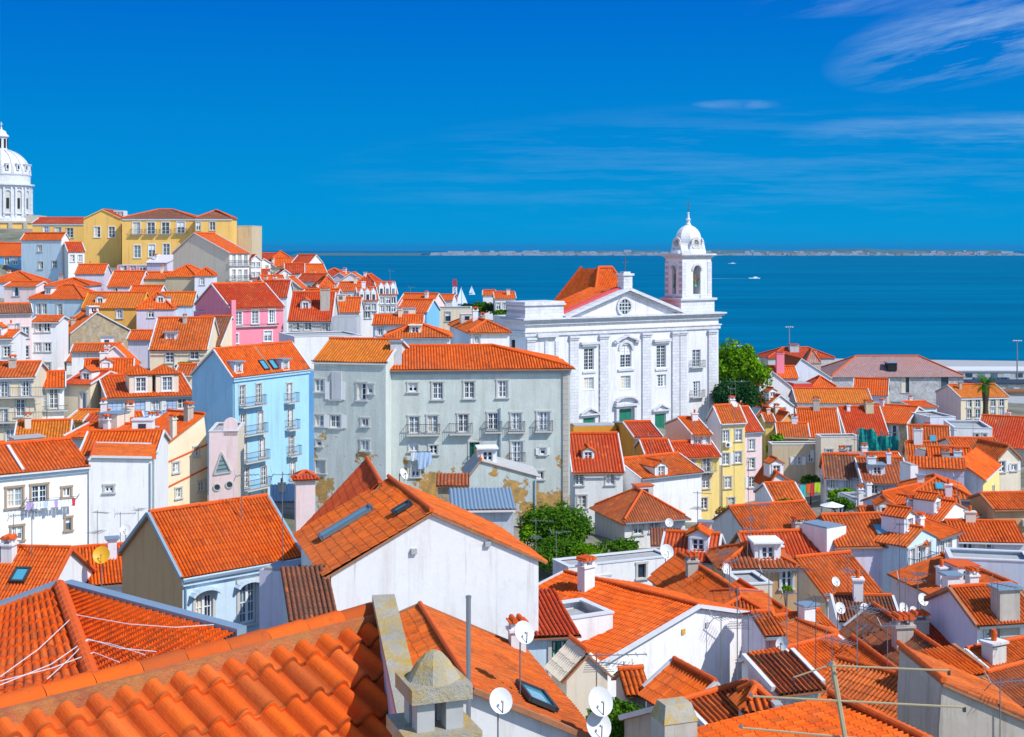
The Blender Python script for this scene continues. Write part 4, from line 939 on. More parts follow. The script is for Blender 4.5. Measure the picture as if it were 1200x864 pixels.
# ================================================================ foreground roofs
# A: the nearest roof, cut on its right by a parapet wall
def house_a():
    D0 = 10.0; p0 = P(-60, 853, 9.7); z = p0.z; D1 = (CZ-z)*F/(724-HY); p1 = P(441, 724, D1); yaw = math.atan2(p1.y-p0.y, p1.x-p0.x); L = (p1.to_2d()-p0.to_2d()).length
    root = empty('foreground_house', (p0.x, p0.y, 35), yaw); tag(root, 'nearest house at bottom left, big orange barrel tiles running up to a mortared ridge', 'house')
    zr = z-35; ln = 3.2; sl = .47; mb = MB()
    # front slope: u along ridge, down towards -y
    tile_plane(mb, (0, -ln, zr-ln*sl), (L, -ln, zr-ln*sl), (0, ln-.12, (ln-.12)*sl), 0, 0, 'tile_near', 12, 0, vlo=lambda u: max(0, (u-(L-2.05))/2.05)*ln*1.05, pitch=.245, rowl=.40, amp=.085, seg=14)
    mb.poly([(0, -ln, zr-ln*sl-.02), (L-2.15, -ln, zr-ln*sl-.02), (L-.06, 0, zr-.02), (0, 0, zr-.02)], 'mortar_pink')
    tile_plane(mb, (L, 3.0, zr-1.4), (0, 3.0, zr-1.4), (0, -2.9, 1.36), 0, 0, 'tile_near', 40, 0, pitch=.245)
    mb.build('roof', root)
    mb = MB(); mb.box((L/2, -.04, zr-.10), (L, .20, .17), 'mortar_near'); mb.build('ridge_mortar', root)
    mb = MB(); n = int(L/.41)
    for k in range(n+1):
        a, c = L-(k+1)*.41, L-k*.41-.015
        pr = [(.098, 0), (.104, .5), (.112, 1)]; m = 14
        V = np.array([[[a+(c-a)*t, .03+math.cos(math.pi*j/m)*r*1.08, zr+.03+math.sin(math.pi*j/m)*r] for j in range(m+1)] for r, t in pr]); UV = np.zeros((3, m+1, 2)); UV[..., 0] = .1+.0*k; UV[..., 1] = .5+k
        UV[..., 0] = k*3+.12
        mb.grid(V[::-1], UV[::-1], 'tile_near'); mb.poly([tuple(V[0, j]) for j in range(m+1)], 'mortar_pink'); mb.poly([tuple(V[2, j]) for j in reversed(range(m+1))], 'mortar_pink')
    mb.build('ridge_tiles', root, smooth=True)
    mb = MB(); mb.box((L/2-1.2, -ln/2+.2, 0), (L-2.8, ln-1.2, zr-ln*sl-.05), 'p_white'); mb.box((L/2, 1.4, 0), (L-.1, 2.9, zr-1.5), 'p_white'); mb.build('wall', root)
    return root
A_ = house_a()
def parapet():
    # thick rendered parapet running down beside the tiles, its flat top grown with lichen
    a = P(441, 706, 12.5); c = P(469, 838, 10.3)
    d = (c-a).to_2d().normalized(); n = Vector((-d.y, d.x)); o = empty('parapet_wall', (a.x, a.y, 35)); tag(o, 'rendered parapet wall with orange lichen on its top, beside the nearest tiles', 'wall')
    mb = MB(); w = .135; mb2 = MB()
    pts = []
    for (q, z) in ((a, a.z), (c, c.z)):
        r = Vector((q.x-a.x, q.y-a.y)); pts.append([(r.x, r.y), (r.x-n.x*w, r.y-n.y*w) if n.x < 0 else (r.x+n.x*w, r.y+n.y*w), z-35])
    (p, q, z0), (r, s, z1) = pts
    e = 1.3; r2 = (r[0]+d.x*e, r[1]+d.y*e); s2 = (s[0]+d.x*e, s[1]+d.y*e); z2 = z1+(z1-z0)/( (c-a).to_2d().length)*e
    for m, top in ((mb, 0),):
        t = [(p[0], p[1], z0), (q[0], q[1], z0), (s2[0], s2[1], z2), (r2[0], r2[1], z2)]; bt = [(x, y, 0) for x, y, z in t]
        mb.poly(bt, 'p_lilac')
        for i in range(4): j = (i+1) % 4; mb.poly([bt[i], bt[j], t[j], t[i]], 'p_lilac')
        k = .035; ux, uy = n.x*k, n.y*k
        if n.x < 0: ux, uy = -ux, -uy
        t2 = [(t[0][0]-ux-d.x*k, t[0][1]-uy-d.y*k, z0), (t[1][0]+ux-d.x*k, t[1][1]+uy-d.y*k, z0), (t[2][0]+ux, t[2][1]+uy, z2), (t[3][0]-ux, t[3][1]-uy, z2)]
        t3 = [(x, y, z+.06) for x, y, z in t2]
        for i in range(4): j = (i+1) % 4; mb2.poly([t2[i], t2[j], t3[j], t3[i]], 'p_lichenstone')
        mb2.poly(t3, 'p_lichenstone'); mb2.poly(list(reversed(t2)), 'p_lichenstone')
    mb.build('wall', o); mb2.build('coping', o)
parapet()
def near_chimney():
    # square hooded chimney: slab with pyramid, four stub legs, shaft
    D = 9.2; c = P(508, 792, D); s = D/F; yaw = R_(20); root = empty('chimney_stack', (c.x, c.y, 35), yaw); tag(root, 'grey cement chimney with lichen stained pyramid cap at bottom centre', 'chimney')
    Z = lambda py: CZ-(py-HY)*s-35; w = .42
    mb = MB(); mb.box((0, 0, Z(812)), (w, w, .10), 'p_lichenstone'); n = 20; prof = [(1, 0), (.9, .05), (.62, .18), (.34, .27), (.16, .30), (.0, .305)]
    def sq(t, r): c_, s_ = abs(math.cos(t)), abs(math.sin(t)); return r/max(c_, s_, (c_+s_)*.78)
    V = np.array([[[math.cos(2*math.pi*k/n)*sq(2*math.pi*k/n, w/2*.86*r), math.sin(2*math.pi*k/n)*sq(2*math.pi*k/n, w/2*.86*r), Z(812)+.10+z*.62] for k in range(n+1)] for r, z in prof]); mb.grid(V, np.zeros((len(prof), n+1, 2)), 'p_lichenstone'); mb.build('cap', root)
    mb = MB(); lh = .20
    for sx in (-1, 1):
        for sy in (-1, 1): mb.box((sx*(w/2-.11), sy*(w/2-.11), Z(812)-lh), (.12, .12, lh), 'concrete')
    mb.build('legs', root)
    mb = MB(); mb.box((0, 0, Z(812)-lh-.09), (w+.10, w+.10, .09), 'p_lichenstone'); mb.build('slab', root); mb = MB(); mb.box((0, 0, 0), (w-.02, w-.02, Z(812)-lh-.09), 'p_lilac'); mb.build('shaft', root)
near_chimney()
def pole():
    a = P(549, 701, 12.3); mb = MB(); h = a.z-39.2; mb.lathe([(.022, 0), (.022, h)], (0, 0, 0), 'metal_grey', 10); mb.lathe([(.026, h), (.026, h+.02)], (0, 0, 0), 'metal_grey', 10); o = mb.build('metal_pole'); o.location = (a.x, a.y, 39.2); tag(o, 'thin bare metal pole standing right of the pyramid capped chimney', 'pole')
    mb = MB(); mb.box((0, 0, 0), (1.0, .8, 4.2), 'p_white'); mb.box((0, 0, 4.2), (1.1, .9, .06), 'concrete'); o = mb.build('wall_pier'); o.location = (a.x+.1, a.y-.1, 35.0); tag(o, 'low rendered pier carrying the thin metal pole', 'wall')
pole()
def house_b():
    # hipped roof with lead flashing, apex at the back
    D = 21.5; ap = P(70, 690, D); D1 = D*(690-HY)/(690-HY)
    yaw = R_(14); ud = Vector((math.cos(yaw), math.sin(yaw))); vd = Vector((-ud.y, ud.x)); root = empty('hipped_house', (ap.x, ap.y, 34), yaw); tag(root, 'low hipped orange roof edged with blue grey lead flashing, left foreground', 'house')
    # points solved as (pixel, depth)
    Lf = P(-60, 738, 21.0); Rt = P(276, 746, 19.6); Cn = P(122, 838, 16.6); LL = P(-150, 880, 16.2); M = root.matrix_basis.inverted()
    loc = lambda p: np.array(M @ p)
    a, l, r, c, ll = map(loc, (ap, Lf, Rt, Cn, LL)); mb = MB()
    def slab(p0, p1, p2, p3, nu, nv, pitch, mat, colw):
        """bilinear tiled patch, p0->p1 along the eave, p3->p2 along the top"""
        seg = 4; us = np.linspace(0, 1, nu*seg+1); lv = []
        for k in range(nv+1):
            if k: lv.append((k/nv, 1.))
            lv.append((k/nv, 0.))
        vs = np.array([x[0] for x in lv]); fr = np.array([x[1] for x in lv]); Nn = np.cross(p1-p0, p3-p0); Nn /= np.linalg.norm(Nn)
        if Nn[2] < 0: Nn = -Nn
        Uu, Vv = np.meshgrid(us, vs, indexing='ij'); Pp = (p0*(1-Uu)[..., None]+p1*Uu[..., None])*(1-Vv)[..., None]+(p3*(1-Uu)[..., None]+p2*Uu[..., None])*Vv[..., None]
        pr = .04*np.abs(np.sin(math.pi*(us*nu)))**.8; st = .04*(1-fr)
        Pp = Pp+Nn[None, None, :]*(pr[:, None]+st[None, :])[..., None]; mb.grid(Pp, np.stack([Uu*nu, Vv*nv-.0001*fr[None, :]], -1), mat)
    # right slope: eave c -> r, top a ; left slope: eave ll -> c
    slab(c, r, a+(r-a)*.02, a, 36, 26, .25, 'tile_near', 0); slab(ll, c, a, l, 20, 12, .25, 'tile_near', 0); mb.build('roof', root)
    mb = MB()
    for k in range(22): 
        p, q = a+(c-a)*k/22, a+(c-a)*(k+1.12)/22; mb.bar(Vector(p)+Vector((0, 0, .05)), Vector(q)+Vector((0, 0, .07)), .19, 'verge_orange', n=10)
    mb.build('ridge_tiles', root)
    mb = MB()
    for p, q in ((l, a), (a, r)):
        d = (q-p)/np.linalg.norm(q-p); n = np.cross(d, (0, 0, 1)); n /= np.linalg.norm(n)
        if n[1] < 0: n = -n
        for z0, z1, t in ((-.1, .12, .0),): mb.bar(Vector(p+n*.13)+Vector((0, 0, .02)), Vector(q+n*.13)+Vector((0, 0, .02)), .2, 'zinc', h=.16)
    mb.build('flashing', root)
    mb = MB(); base = -1.0
    pts = [ll, c, r, a, l]; g_ = lambda p: (p[0], p[1], base)
    for i in range(5): p, q = pts[i], pts[(i+1) % 5]; mb.poly([g_(p), g_(q), tuple(q-np.array((0, 0, .1))), tuple(p-np.array((0, 0, .1)))], 'p_white')
    mb.build('wall', root)
    # loose cables over the tiles
    for k, (pts_) in enumerate([[(0, 805, 17.2), (45, 772, 18.2), (88, 731, 19.6), (150, 742, 19), (205, 746, 19.2), (262, 742, 19.4)], [(0, 815, 16.8), (60, 790, 17.6), (103, 760, 18.3), (140, 771, 17.9), (183, 775, 18.2)], [(55, 808, 17), (80, 785, 17.6), (103, 761, 18.3), (130, 766, 18.2), (170, 779, 17.8)], [(0, 810, 16.9), (60, 795, 17.5), (110, 776, 17.8), (140, 788, 17.4)]]):
        mb = MB(); V_ = []
        for i in range(len(pts_)-1):
            for t in range(5): f = t/5; V_.append(tuple(pts_[i][j]*(1-f)+pts_[i+1][j]*f for j in range(3)))
        V_.append(pts_[-1]); q = []
        for px, py, _ in V_:      # drop each point onto the tiles
            d = Vector(((px-600)/F, 1, -(py-HY)/F)); best = None
            for (q0, q1, q2) in ((c, r, a), (ll, c, a), (ll, a, l)):
                A0, B0, C0 = [Vector(root.matrix_basis @ Vector(x)) for x in (q0, q1, q2)]; nn = (B0-A0).cross(C0-A0); den = nn.dot(d)
                if abs(den) > 1e-6:
                    t = nn.dot(A0-Vector((0, 0, CZ)))/den; X_ = Vector((0, 0, CZ))+d*t
                    # inside test
                    s1 = (B0-A0).cross(X_-A0).dot(nn); s2 = (C0-B0).cross(X_-B0).dot(nn); s3 = (A0-C0).cross(X_-C0).dot(nn)
                    if s1 >= -1e-3 and s2 >= -1e-3 and s3 >= -1e-3: best = X_
            if best is not None: q.append(best+Vector((0, 0, .13)))
        for i in range(len(q)-1): mb.bar(q[i], q[i+1], .013, 'verge', n=5)
        if mb.f: o = mb.build('cable'); tag(o, ['longest pale cable lying across the hip of the lead edged roof', 'upper of the short pale cables looped over the lead edged roof', 'short pale cable forking on the right slope of the lead edged roof', 'lowest pale cable lying on the lead edged roof'][k], 'cable', 'cables on the lead edged roof')
house_b()

# ================================================================ houses nearest first
G_N, G_M, G_R, G_L, G_H = 'houses below the terrace', 'houses round the church', 'houses on the right slope', 'houses on the left slope', 'houses on the far hilltop'
# central white gabled house with skylight
hD = H('white gable house in the centre with long blue skylight on its orange roof', 388, 674, 631, 50, yr=657, roof='gy', ry=603, pk=.47, dep=7.6, wall='white', wins=[], over=.35, verge=None, chim=[], group=G_N)
skylight(hD, 406, 617, .7, 2.3, 'metal_grey')
skylight(hD, 472, 600, .5, .7)
for px, py in ((482, 643), (569, 640)):
    mb = MB(); t = (px-388)/243*hD.W; z = hD.E-(py-660)*hD.D/F+.05; mb.box((0, -.06, 0), (.22, .12, .2), 'concrete'); o = mb.build('vent_box', hD.root); o.location = (t, 0, z)
hD2 = G('dark orange roofed house tucked behind the left of the central white gable', (445, 569), 57.8, (430, 542), (367, 652), (472, 592), wall='lav', group=G_N, verge=None, rt='tile_red')
hDl = H('small lean-to with dark red tiles against the left of the central white gable', 342, 728, 392, 47, yaw=14, roof='shed', ry=668, dep=3.6, wall='grey', rt='tile_brown', verge=None, group=G_N, name='lean_to', cat='lean-to')
# F: low roof in front of it
hF = H('low orange roof with big framed skylight under the central white gable', 553, 812, 700, 39.5, yaw=13, at='P', W=8.4, roof='gy', rise=1.75, dep=9.3, wall='white', rt='tile', group=G_N, base=26, over=.25, pk=.56, verge='verge')
skylight(hF, 628, 822, 1.7, .9)
chimney(hF.roofobj, *hF.toroof(606, 760), hF.zroof(*hF.toroof(606, 760)), .55, .75, 'p_white', .5)
# between centre and G
H('low house with dark orange striped roof right of the central white gable', 615, 748, 676, 52, yaw=10, dep=4.6, roof='shed', ry=697, wall='bluewhite', wins=[(655, 770, .6, 1.3, 'green')], group=G_N, verge=None, rt='tile_red')
H('orange tiled strip roof behind the low striped roof and below the white terrace wall', 640, 716, 718, 68, yaw=12, dep=3.2, roof='shed', ry=692, wall='white', group=G_N)
hG = H('white gabled house right of centre with yellowish vent and broad orange roof', 700, 782, 897, 56, yr=724, roof='gy', ry=713, pk=.56, dep=8.2, wall='purewhite', group=G_N, over=.35, rt='tile')
for px, py, mt in ((797, 743, 'gold'), (826, 730, 'concrete')):
    mb = MB(); t = (px-700)/197*hG.W*.97; mb.box((0, -.03, 0), (.22, .06, .22), mt); o = mb.build('vent', hG.root); o.location = (t, 0, hG.E+.35)
H('small white rendered stair house with sloping parapet left of the broad orange roof', 662, 738, 703, 58, yaw=28, W=2.4, dep=2.6, roof='flat', wall='white', parapet=.4, group=G_N)
H('pale outbuilding with plain cement gable below the broad orange roof', 664, 795, 712, 49, yaw=18, dep=1.6, roof='gy', rise=.75, wall='warm', group=G_N, rt='p_warm', verge=None, cat='outbuilding')
# roofs bottom centre-right
# white terrace block behind
hT = H('long white flat topped terrace block with shaded awning window', 666, 668, 788, 84, yr=655, roof='flat', parapet=.15, dep=2.2, wall='white', wins=[(679, 689, .8, 1.0, 'hole'), (706, 683, .9, .7), (752, 669, .6, .9, 'hole')], group=G_N, swall='lilac')
# bottom right cluster
G('orange striped roof descending right from the white terrace block', (862, 695), 71, (797, 652), (826, 724), (905, 722), group=G_N)
H('small hipped striped roof low in front of the roof that descends from the terrace block', 838, 722, 902, 64, yaw=-6, dep=4, roof='hip', ry=700, wall='white', group=G_N)
G('bright orange roof between the tan house and the hipped striped roof', (918, 716), 70, (868, 684), (886, 735), (945, 722), group=G_N)
G('striped roof with smooth bright far slope behind the leaning close aerial pole', (982, 750), 61, (935, 731), (925, 770), (1014, 752), wall='lilac', group=G_R, rt='tile')
RX('broad striped roof running down behind the leaning close aerial pole', (922, 764), (978, 750), 55, 2.5, 1.05, wall='white', group=G_R, rt='tile')
RX('low striped roof with long ridge falling right behind the close crossbars', (985, 777), (1103, 811), 52, 1.7, .75, wall='purewhite', group=G_R, rt='tile')
G('dark red brown roof in shade with pale ridge line, sloping to the right bottom', (1109, 770), 52, (1024, 713), (1072, 800), (1122, 782), wall='purewhite', group=G_R, rt='tile_brown')
G('orange roof just left of the dark shaded roof, with white verge', (1066, 802), 50.5, (1000, 752), (1040, 822), (1076, 808), wall='white', group=G_R, verge='verge')
RX('orange roof at the right edge above the grey walled house', (1135, 765), (1206, 751), 56, 2.3, .95, wall='lav', group=G_R, rt='tile_worn')
RX('small worn roof under the right edge roof, by the white tiled cap', (1150, 795), (1204, 781), 50, 1.4, .6, wall='dirtywhite', group=G_R, rt='tile_old')
H('grey rendered wall house with orange roof slope at the far right bottom', 1104, 803, 1205, 40, yaw=4, at='P', W=2.9, pk=.03, rise=1.25, dep=3.5, roof='gy', wall='stone', group=G_R, rt='tile', over=.1)
G('orange roof at the very bottom crossed by the close aerial pole', (1080, 872), 34.7, (975, 821), (905, 905), (1112, 868), wall='stone', group=G_R, rt='tile', verge=None)
RX('wide striped roof at the bottom right of the mossy concrete chimney', (803, 826), (874, 806), 42, 2.8, 1.25, wall='stone', group=G_N, rt='tile')
G('orange roof with ridge rising behind the mossy concrete chimney', (836, 804), 44, (792, 780), (800, 838), (850, 812), wall='white', group=G_N, rt='tile')
H('grey rooftop hut with orange lid at the bottom, left of the aerial pole', 877, 828, 903, 38, yaw=8, dep=.9, roof='hip', rise=.25, wall='stone', group=G_R, name='rooftop_hut', cat='hut')
H('pale rooftop parapet hut right of the grey rooftop hut', 904, 832, 926, 37.5, yaw=8, dep=.7, roof='flat', wall='dirtywhite', group=G_R, name='rooftop_hut', cat='hut')
H('white box house below the steel dish pole', 911, 800, 940, 47, yaw=26, dep=1.6, roof='shed', rise=.5, wall='purewhite', group=G_R, verge=None)
H('mossy stone topped block beside the leaning close aerial pole', 934, 806, 962, 43, yaw=20, dep=1.2, roof='flat', wall='p_lichenstone', rmat_flat='p_lichenstone', group=G_R, name='stone_block', cat='stone block')
H('small orange roof by the right corner of the broad white gable', 897, 745, 915, 58, yaw=10, dep=3, roof='gx', ry=722, wall='lilac', group=G_R, verge=None)
RX('short roof with thick pink ridge above the leaning close aerial pole', (897, 728), (959, 719), 67, 1.4, .6, wall='lilac', group=G_R, verge=None)
H('little orange and white roof patch left of the concrete chimney', 735, 812, 757, 46, yaw=10, dep=1.5, roof='gx', rise=.4, wall='stone', group=G_N, verge=None)
H('white walled corner with orange tiled cap, right bottom by the grey wall', 1108, 795, 1150, 48, yaw=24, W=1.6, dep=1.6, roof='shed', ry=780, wall='purewhite', group=G_R, rt='tile')
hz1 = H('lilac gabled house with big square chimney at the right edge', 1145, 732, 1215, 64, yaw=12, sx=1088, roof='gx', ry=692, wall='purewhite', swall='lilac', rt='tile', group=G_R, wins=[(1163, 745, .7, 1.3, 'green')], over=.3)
chimney(hz1.roofobj, *hz1.toroof(1178, 722), hz1.zroof(*hz1.toroof(1178, 722)), 1.05, 1.35, 'p_stone', .8, cap='slab')
H('low roof lying in shade with a grey box, left of the lilac gabled house', 1065, 760, 1120, 66, yaw=8, dep=4, roof='gx', ry=735, wall='lilac', rt='tile_red', group=G_R)
hx1 = G('lilac walled house with dish aerials and wide orange roof at right', (1190, 688), 83.6, (1104, 652), (1126, 712), (1215, 700), wall='lilac', group=G_R, verge=None, wins=[])
_q = hx1.toroof(1139, 690) or (1.5, 3); chimney(hx1.roofobj, *_q, hx1.zroof(*_q), .6, .9, 'p_white', .6)
H('long pale blue flat parapet wall house behind the wide orange roof at right', 1113, 660, 1210, 88, yaw=-12, dep=3, roof='flat', wall='bluewhite', parapet=.3, group=G_R)
ht1 = H('tall blank lilac grey wall house with striped roof and white dormer end', 980, 640, 1062, 96, yr=638, W=6.6, roof='gx', ry=606, dep=6, wall='lilac', rt='tile', group=G_R, verge=None)
H('pale green tiled townhouse front with iron balconies beside the blank lilac wall', 1063, 640, 1097, 95, yaw=45, dep=5, roof='gy', ry=621, wall='bluewhite', wins=[(1068, 660, .8, 2.0), (1077, 656, .8, 2.0), (1087, 652, .8, 2.0)], balc=[(1077, 667, 3.2)], group=G_R, verge='verge', rt='tile')
H('white box dormer house with glass top against the blank lilac wall', 969, 620, 990, 96, yaw=35, W=2.0, dep=2.6, roof='flat', wall='purewhite', rmat_flat='zinc', group=G_R)
H('orange roofed house with white balcony front, centre right below the round bush', 886, 677, 980, 94, yaw=10, dep=6.5, roof='gx', ry=627, wall='white', rt='tile_red', wins=[(951, 684, .9, 1.6, 'green'), (941, 682, .6, 1.0)], balc=[(957, 692, 2.6)], group=G_R)
H('steep orange roof house with chimney, left of the blank lilac wall', 885, 640, 975, 106, yaw=20, dep=8, roof='gx', ry=596, wall='white', rt='tile', group=G_R, chim=[(935, 625, .8, .9, 'p_stone')], wins=[(968, 650, .6, 1.2)])
H('narrow orange roof stepping down right of the balcony house', 967, 700, 1030, 88, yaw=22, dep=6.5, roof='gx', ry=656, wall='warm', rt='tile', group=G_R, wins=[(1008, 712, .8, 1.0)])
H('tan walled house with mossy striped roof below the yellow houses', 846, 666, 934, 84, yaw=3, dep=4.4, roof='hip', ry=640, wall='tan', rt='tile_old', wins=[(922, 677, .7, 1.2), (880, 685, .7, 1.3, 'hole')], group=G_R)
H('low orange roof with white dish cluster beside the mossy striped roof', 776, 655, 838, 88, yaw=-14, dep=5, roof='gx', ry=626, wall='white', rt='tile_red', group=G_N)
H('small white walled roof block behind the dish cluster', 870, 690, 905, 78, yaw=10, dep=3, roof='flat', wall='warm', parapet=.2, group=G_N)
H('yellow edged dark roof with white dish below the narrow orange roof', 985, 728, 1052, 72, yaw=-6, dep=5, roof='gx', ry=700, wall='lav', rt='tile_brown', group=G_R)
H('small dirty white rooftop hut near the bottom edge by the tall mast', 912, 812, 955, 41, yaw=20, W=1.4, dep=1.8, roof='shed', rise=.5, wall='dirtywhite', rt='tile_old', group=G_R, name='rooftop_hut', cat='hut')
# middle right
RX('dark orange lean slope left of the broad bright hip roof', (1034, 579), (1078, 569), 124, 2.0, .9, wall='lav', group=G_R, verge='verge')
H('white block with mossy flat top right of the pale verged roofs', 1089, 530, 1120, 154, yaw=14, dep=3, roof='flat', wall='purewhite', rmat_flat='p_lichenstone', group=G_R)
H('thin white wall end rising left of the lilac wall', 1067, 546, 1076, 134, yaw=8, dep=2.5, roof='flat', wall='purewhite', group=G_R)
H('small orange roof with white gable behind the drying cloths', 908, 590, 942, 132, yaw=8, dep=6, roof='gx', ry=568, wall='purewhite', group=G_R, verge='verge')
H('white gable end above the small orange yard roof', 900, 570, 934, 146, yaw=10, dep=4, roof='gy', ry=555, wall='purewhite', group=G_R, pk=.3)
H('dark stone terrace block under the broad bright hip roof', 1030, 590, 1066, 122, yaw=-4, dep=3, roof='flat', wall='tan', group=G_R)
H('white row house with four windows stepping down to the right', 1098, 632, 1122, 104, yaw=48, dep=4, roof='shed', rise=.8, wall='purewhite', rt='tile', wins=[(1103, 640, .8, 1.2), (1112, 634, .8, 1.2)], group=G_R, verge='verge')
H('white row house with dormer gable next above the stepping row', 1120, 612, 1146, 116, yaw=48, dep=4, roof='shed', rise=.8, wall='purewhite', rt='tile', wins=[(1127, 620, .8, 1.3), (1137, 612, .8, 1.3)], group=G_R, verge='verge')
H('low white garden wall house in the gap right of the dry shrub', 800, 626, 832, 118, yaw=4, dep=2, roof='flat', wall='dirtywhite', group=G_M)
H('white painted terrace wall with yellow panel below the pink row house', 842, 610, 892, 132, yaw=4, dep=2, roof='flat', wall='dirtywhite', group=G_M, parapet=.1)
H('grey shed block between the light blue building and the blue white fronted house roof', 318, 588, 348, 128, yaw=10, dep=4, roof='shed', rise=.8, wall='grey', rt='zinc', group=G_M, verge=None)
H('deep blue narrow wall in the gap right of the light blue building', 358, 436, 374, 150, yaw=0, dep=3, roof='flat', wall='skyblue', group=G_M)  # stands for the building's shaded side, with the shade put into its colour
H('little white house on the lane left of the weathered beige gable', 78, 424, 96, 190, yaw=0, dep=4, roof='gx', rise=.8, wall='white', group=G_L)
H('small lilac house in the gap between the cream dormer house and the beige gable', 150, 398, 176, 196, yaw=0, dep=4, roof='gx', rise=1, wall='lilac', group=G_L)
H('low cream house behind the green bush by the light blue building', 206, 440, 226, 166, yaw=0, dep=4, roof='gx', rise=1, wall='cream', group=G_L)
H('orange roofed house with white gabled wall on the far right below the palm', 1118, 634, 1200, 108, yaw=-6, dep=6, roof='gx', ry=612, wall='lav', rt='tile', group=G_R, wins=[(1134, 637, .8, 1.2), (1156, 642, .9, 1.3)], over=.35)
H('orange gable roof with glass lean-to at the far right edge', 1165, 597, 1215, 118, yaw=5, dep=5, roof='gx', ry=580, wall='tan', rt='tile', group=G_R)
hq = H('broad bright orange hip roof in the middle of the right slope', 1064, 583, 1140, 126, yaw=-10, dep=7, roof='hip', ry=560, wall='lilac', rt='tile', group=G_R, over=.3)
H('terrace of white attic gables descending right beside the broad orange roof', 1096, 618, 1140, 112, yaw=50, dep=5, roof='gy', ry=590, wall='purewhite', rt='tile', wins=[(1103, 625, .8, 1.6), (1113, 620, .8, 1.6), (1124, 615, .8, 1.6), (1133, 610, .8, 1.4)], group=G_R)
H('dark eaved orange roof just below the broad bright orange roof', 1078, 600, 1125, 120, yaw=-12, dep=5, roof='gx', ry=582, wall='stone', rt='tile', group=G_R)
H('orange roof with square white chimney in the middle right, under a dark wall', 1013, 612, 1085, 116, yaw=-5, dep=5.5, roof='gx', ry=596, wall='tan', rt='tile', group=G_R, chim=[(1069, 612, .9, 1.8)])
H('white flat topped house with two small chimneys right of the overgrown yard', 1003, 586, 1033, 132, yaw=12, dep=4, roof='flat', wall='lav', group=G_R, chim=[(1008, 584, .5, .9), (1018, 581, .5, 1.2)])
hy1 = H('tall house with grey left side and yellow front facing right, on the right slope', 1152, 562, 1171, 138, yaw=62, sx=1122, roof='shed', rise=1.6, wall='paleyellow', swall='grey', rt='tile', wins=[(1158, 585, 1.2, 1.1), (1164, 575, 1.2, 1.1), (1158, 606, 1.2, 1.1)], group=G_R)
H('orange roof with chimneys and skylights left of the tall yellow fronted house', 1092, 556, 1140, 148, yaw=-12, dep=7, roof='gx', ry=525, wall='lilac', rt='tile', group=G_R, chim=[(1108, 540, .8, 1.0, 'p_stone'), (1122, 538, .8, .9)])
H('cream gabled house right of the tall yellow house with two small windows', 1168, 540, 1196, 150, yaw=18, dep=5, roof='gy', ry=524, wall='warm', rt='tile', wins=[(1174, 543, .8, 1.2), (1188, 548, .7, .7)], group=G_R)
H('orange roof dipping left behind the chimneys, upper right slope', 1120, 530, 1175, 158, yaw=-4, dep=8, roof='gx', ry=515, wall='white', rt='tile', group=G_R)
H('lilac long wall house with stepped orange roof below the green netting', 1066, 548, 1130, 136, yaw=-16, dep=3, roof='shed', rise=.6, wall='lilac', rt='tile', group=G_R)
H('orange roof with pale verge just right of the green netting', 1066, 526, 1113, 168, yaw=-14, dep=6, roof='gx', ry=500, wall='white', rt='tile', group=G_R)
H('second orange roof below the pale verged one, right of the green netting', 1064, 538, 1092, 160, yaw=-10, dep=4, roof='gx', ry=519, wall='warm', rt='tile', group=G_R, chim=[(1092, 535, 1.0, 1.6)])
H('white stepped house with pink awning below the palm', 1118, 505, 1163, 182, yaw=-8, dep=8, roof='flat', wall='purewhite', wins=[(1145, 512, .5, .9), (1154, 512, .5, .9)], parapet=.4, group=G_R, base=10)
H('white house with glass box on top left of the pink awning', 1090, 492, 1120, 195, yaw=10, dep=7, roof='flat', wall='lav', parapet=.3, group=G_R)
H('huge plain orange roof falling to the right edge below the palm building', 1140, 522, 1215, 186, yaw=-28, W=22, dep=16, roof='gx', ry=488, wall='stone', rt='tile_red', group=G_R)
# old brown roofs pair
H('old white house with mossy brown tiles, left half, beside the overgrown yard', 968, 560, 1010, 148, yaw=-8, dep=6.5, roof='gx', ry=534, wall='lav', rt='tile_brown', wins=[(976, 563), (984, 564), (994, 566), (1001, 567)], ww=.7, wh=1.1, group=G_R)
H('old white house with mossy brown tiles, right half with white chimney', 1012, 566, 1066, 145, yaw=-2, dep=7, roof='gx', ry=538, wall='lav', rt='tile_old', wins=[(1025, 568), (1038, 570)], ww=.7, wh=1.1, group=G_R, chim=[(1021, 552, .9, 1.5)])
H('bright orange roof wedge behind the mossy brown tiles', 985, 548, 1060, 156, yaw=4, dep=5, roof='gx', ry=533, wall='white', rt='tile', group=G_R)
# stone house j + beige walls i
H('half ruined brick and stone house with orange roof above the green netting', 1010, 494, 1062, 200, yaw=-30, dep=9, roof='gx', ry=478, wall='rubble', swall='beige', rt='tile', sx=1088, ch_side='R', wins=[(1019, 506, 1.2, 2.0, 'hole'), (1032, 508, 1.6, 2.4, 'hole'), (1048, 507, 1.2, 2.0, 'hole')], group=G_M)
hi = H('beige patched wall building with stepped parapet left of the green netting', 905, 523, 964, 180, yaw=2, dep=2.5, roof='flat', parapet=.2, wall='beige', wins=[(935, 540), (950, 537), (972, 532), (994, 527)], ww=.9, wh=1.1, group=G_M)
H('flat beige building stepping up at the right next to the green netting', 962, 515, 1007, 177, yaw=4, dep=2.5, roof='flat', parapet=.3, wall='warm', wins=[(972, 532, .9, 1.2), (994, 528, .9, 1.3)], group=G_M)
H('orange roof with tiny dormer and pale chimneys above the beige patched wall', 938, 512, 985, 192, yaw=-5, dep=9, roof='gx', ry=480, wall='stone', rt='tile', group=G_M, chim=[(985, 500, .9, 1.4, 'p_stone')])
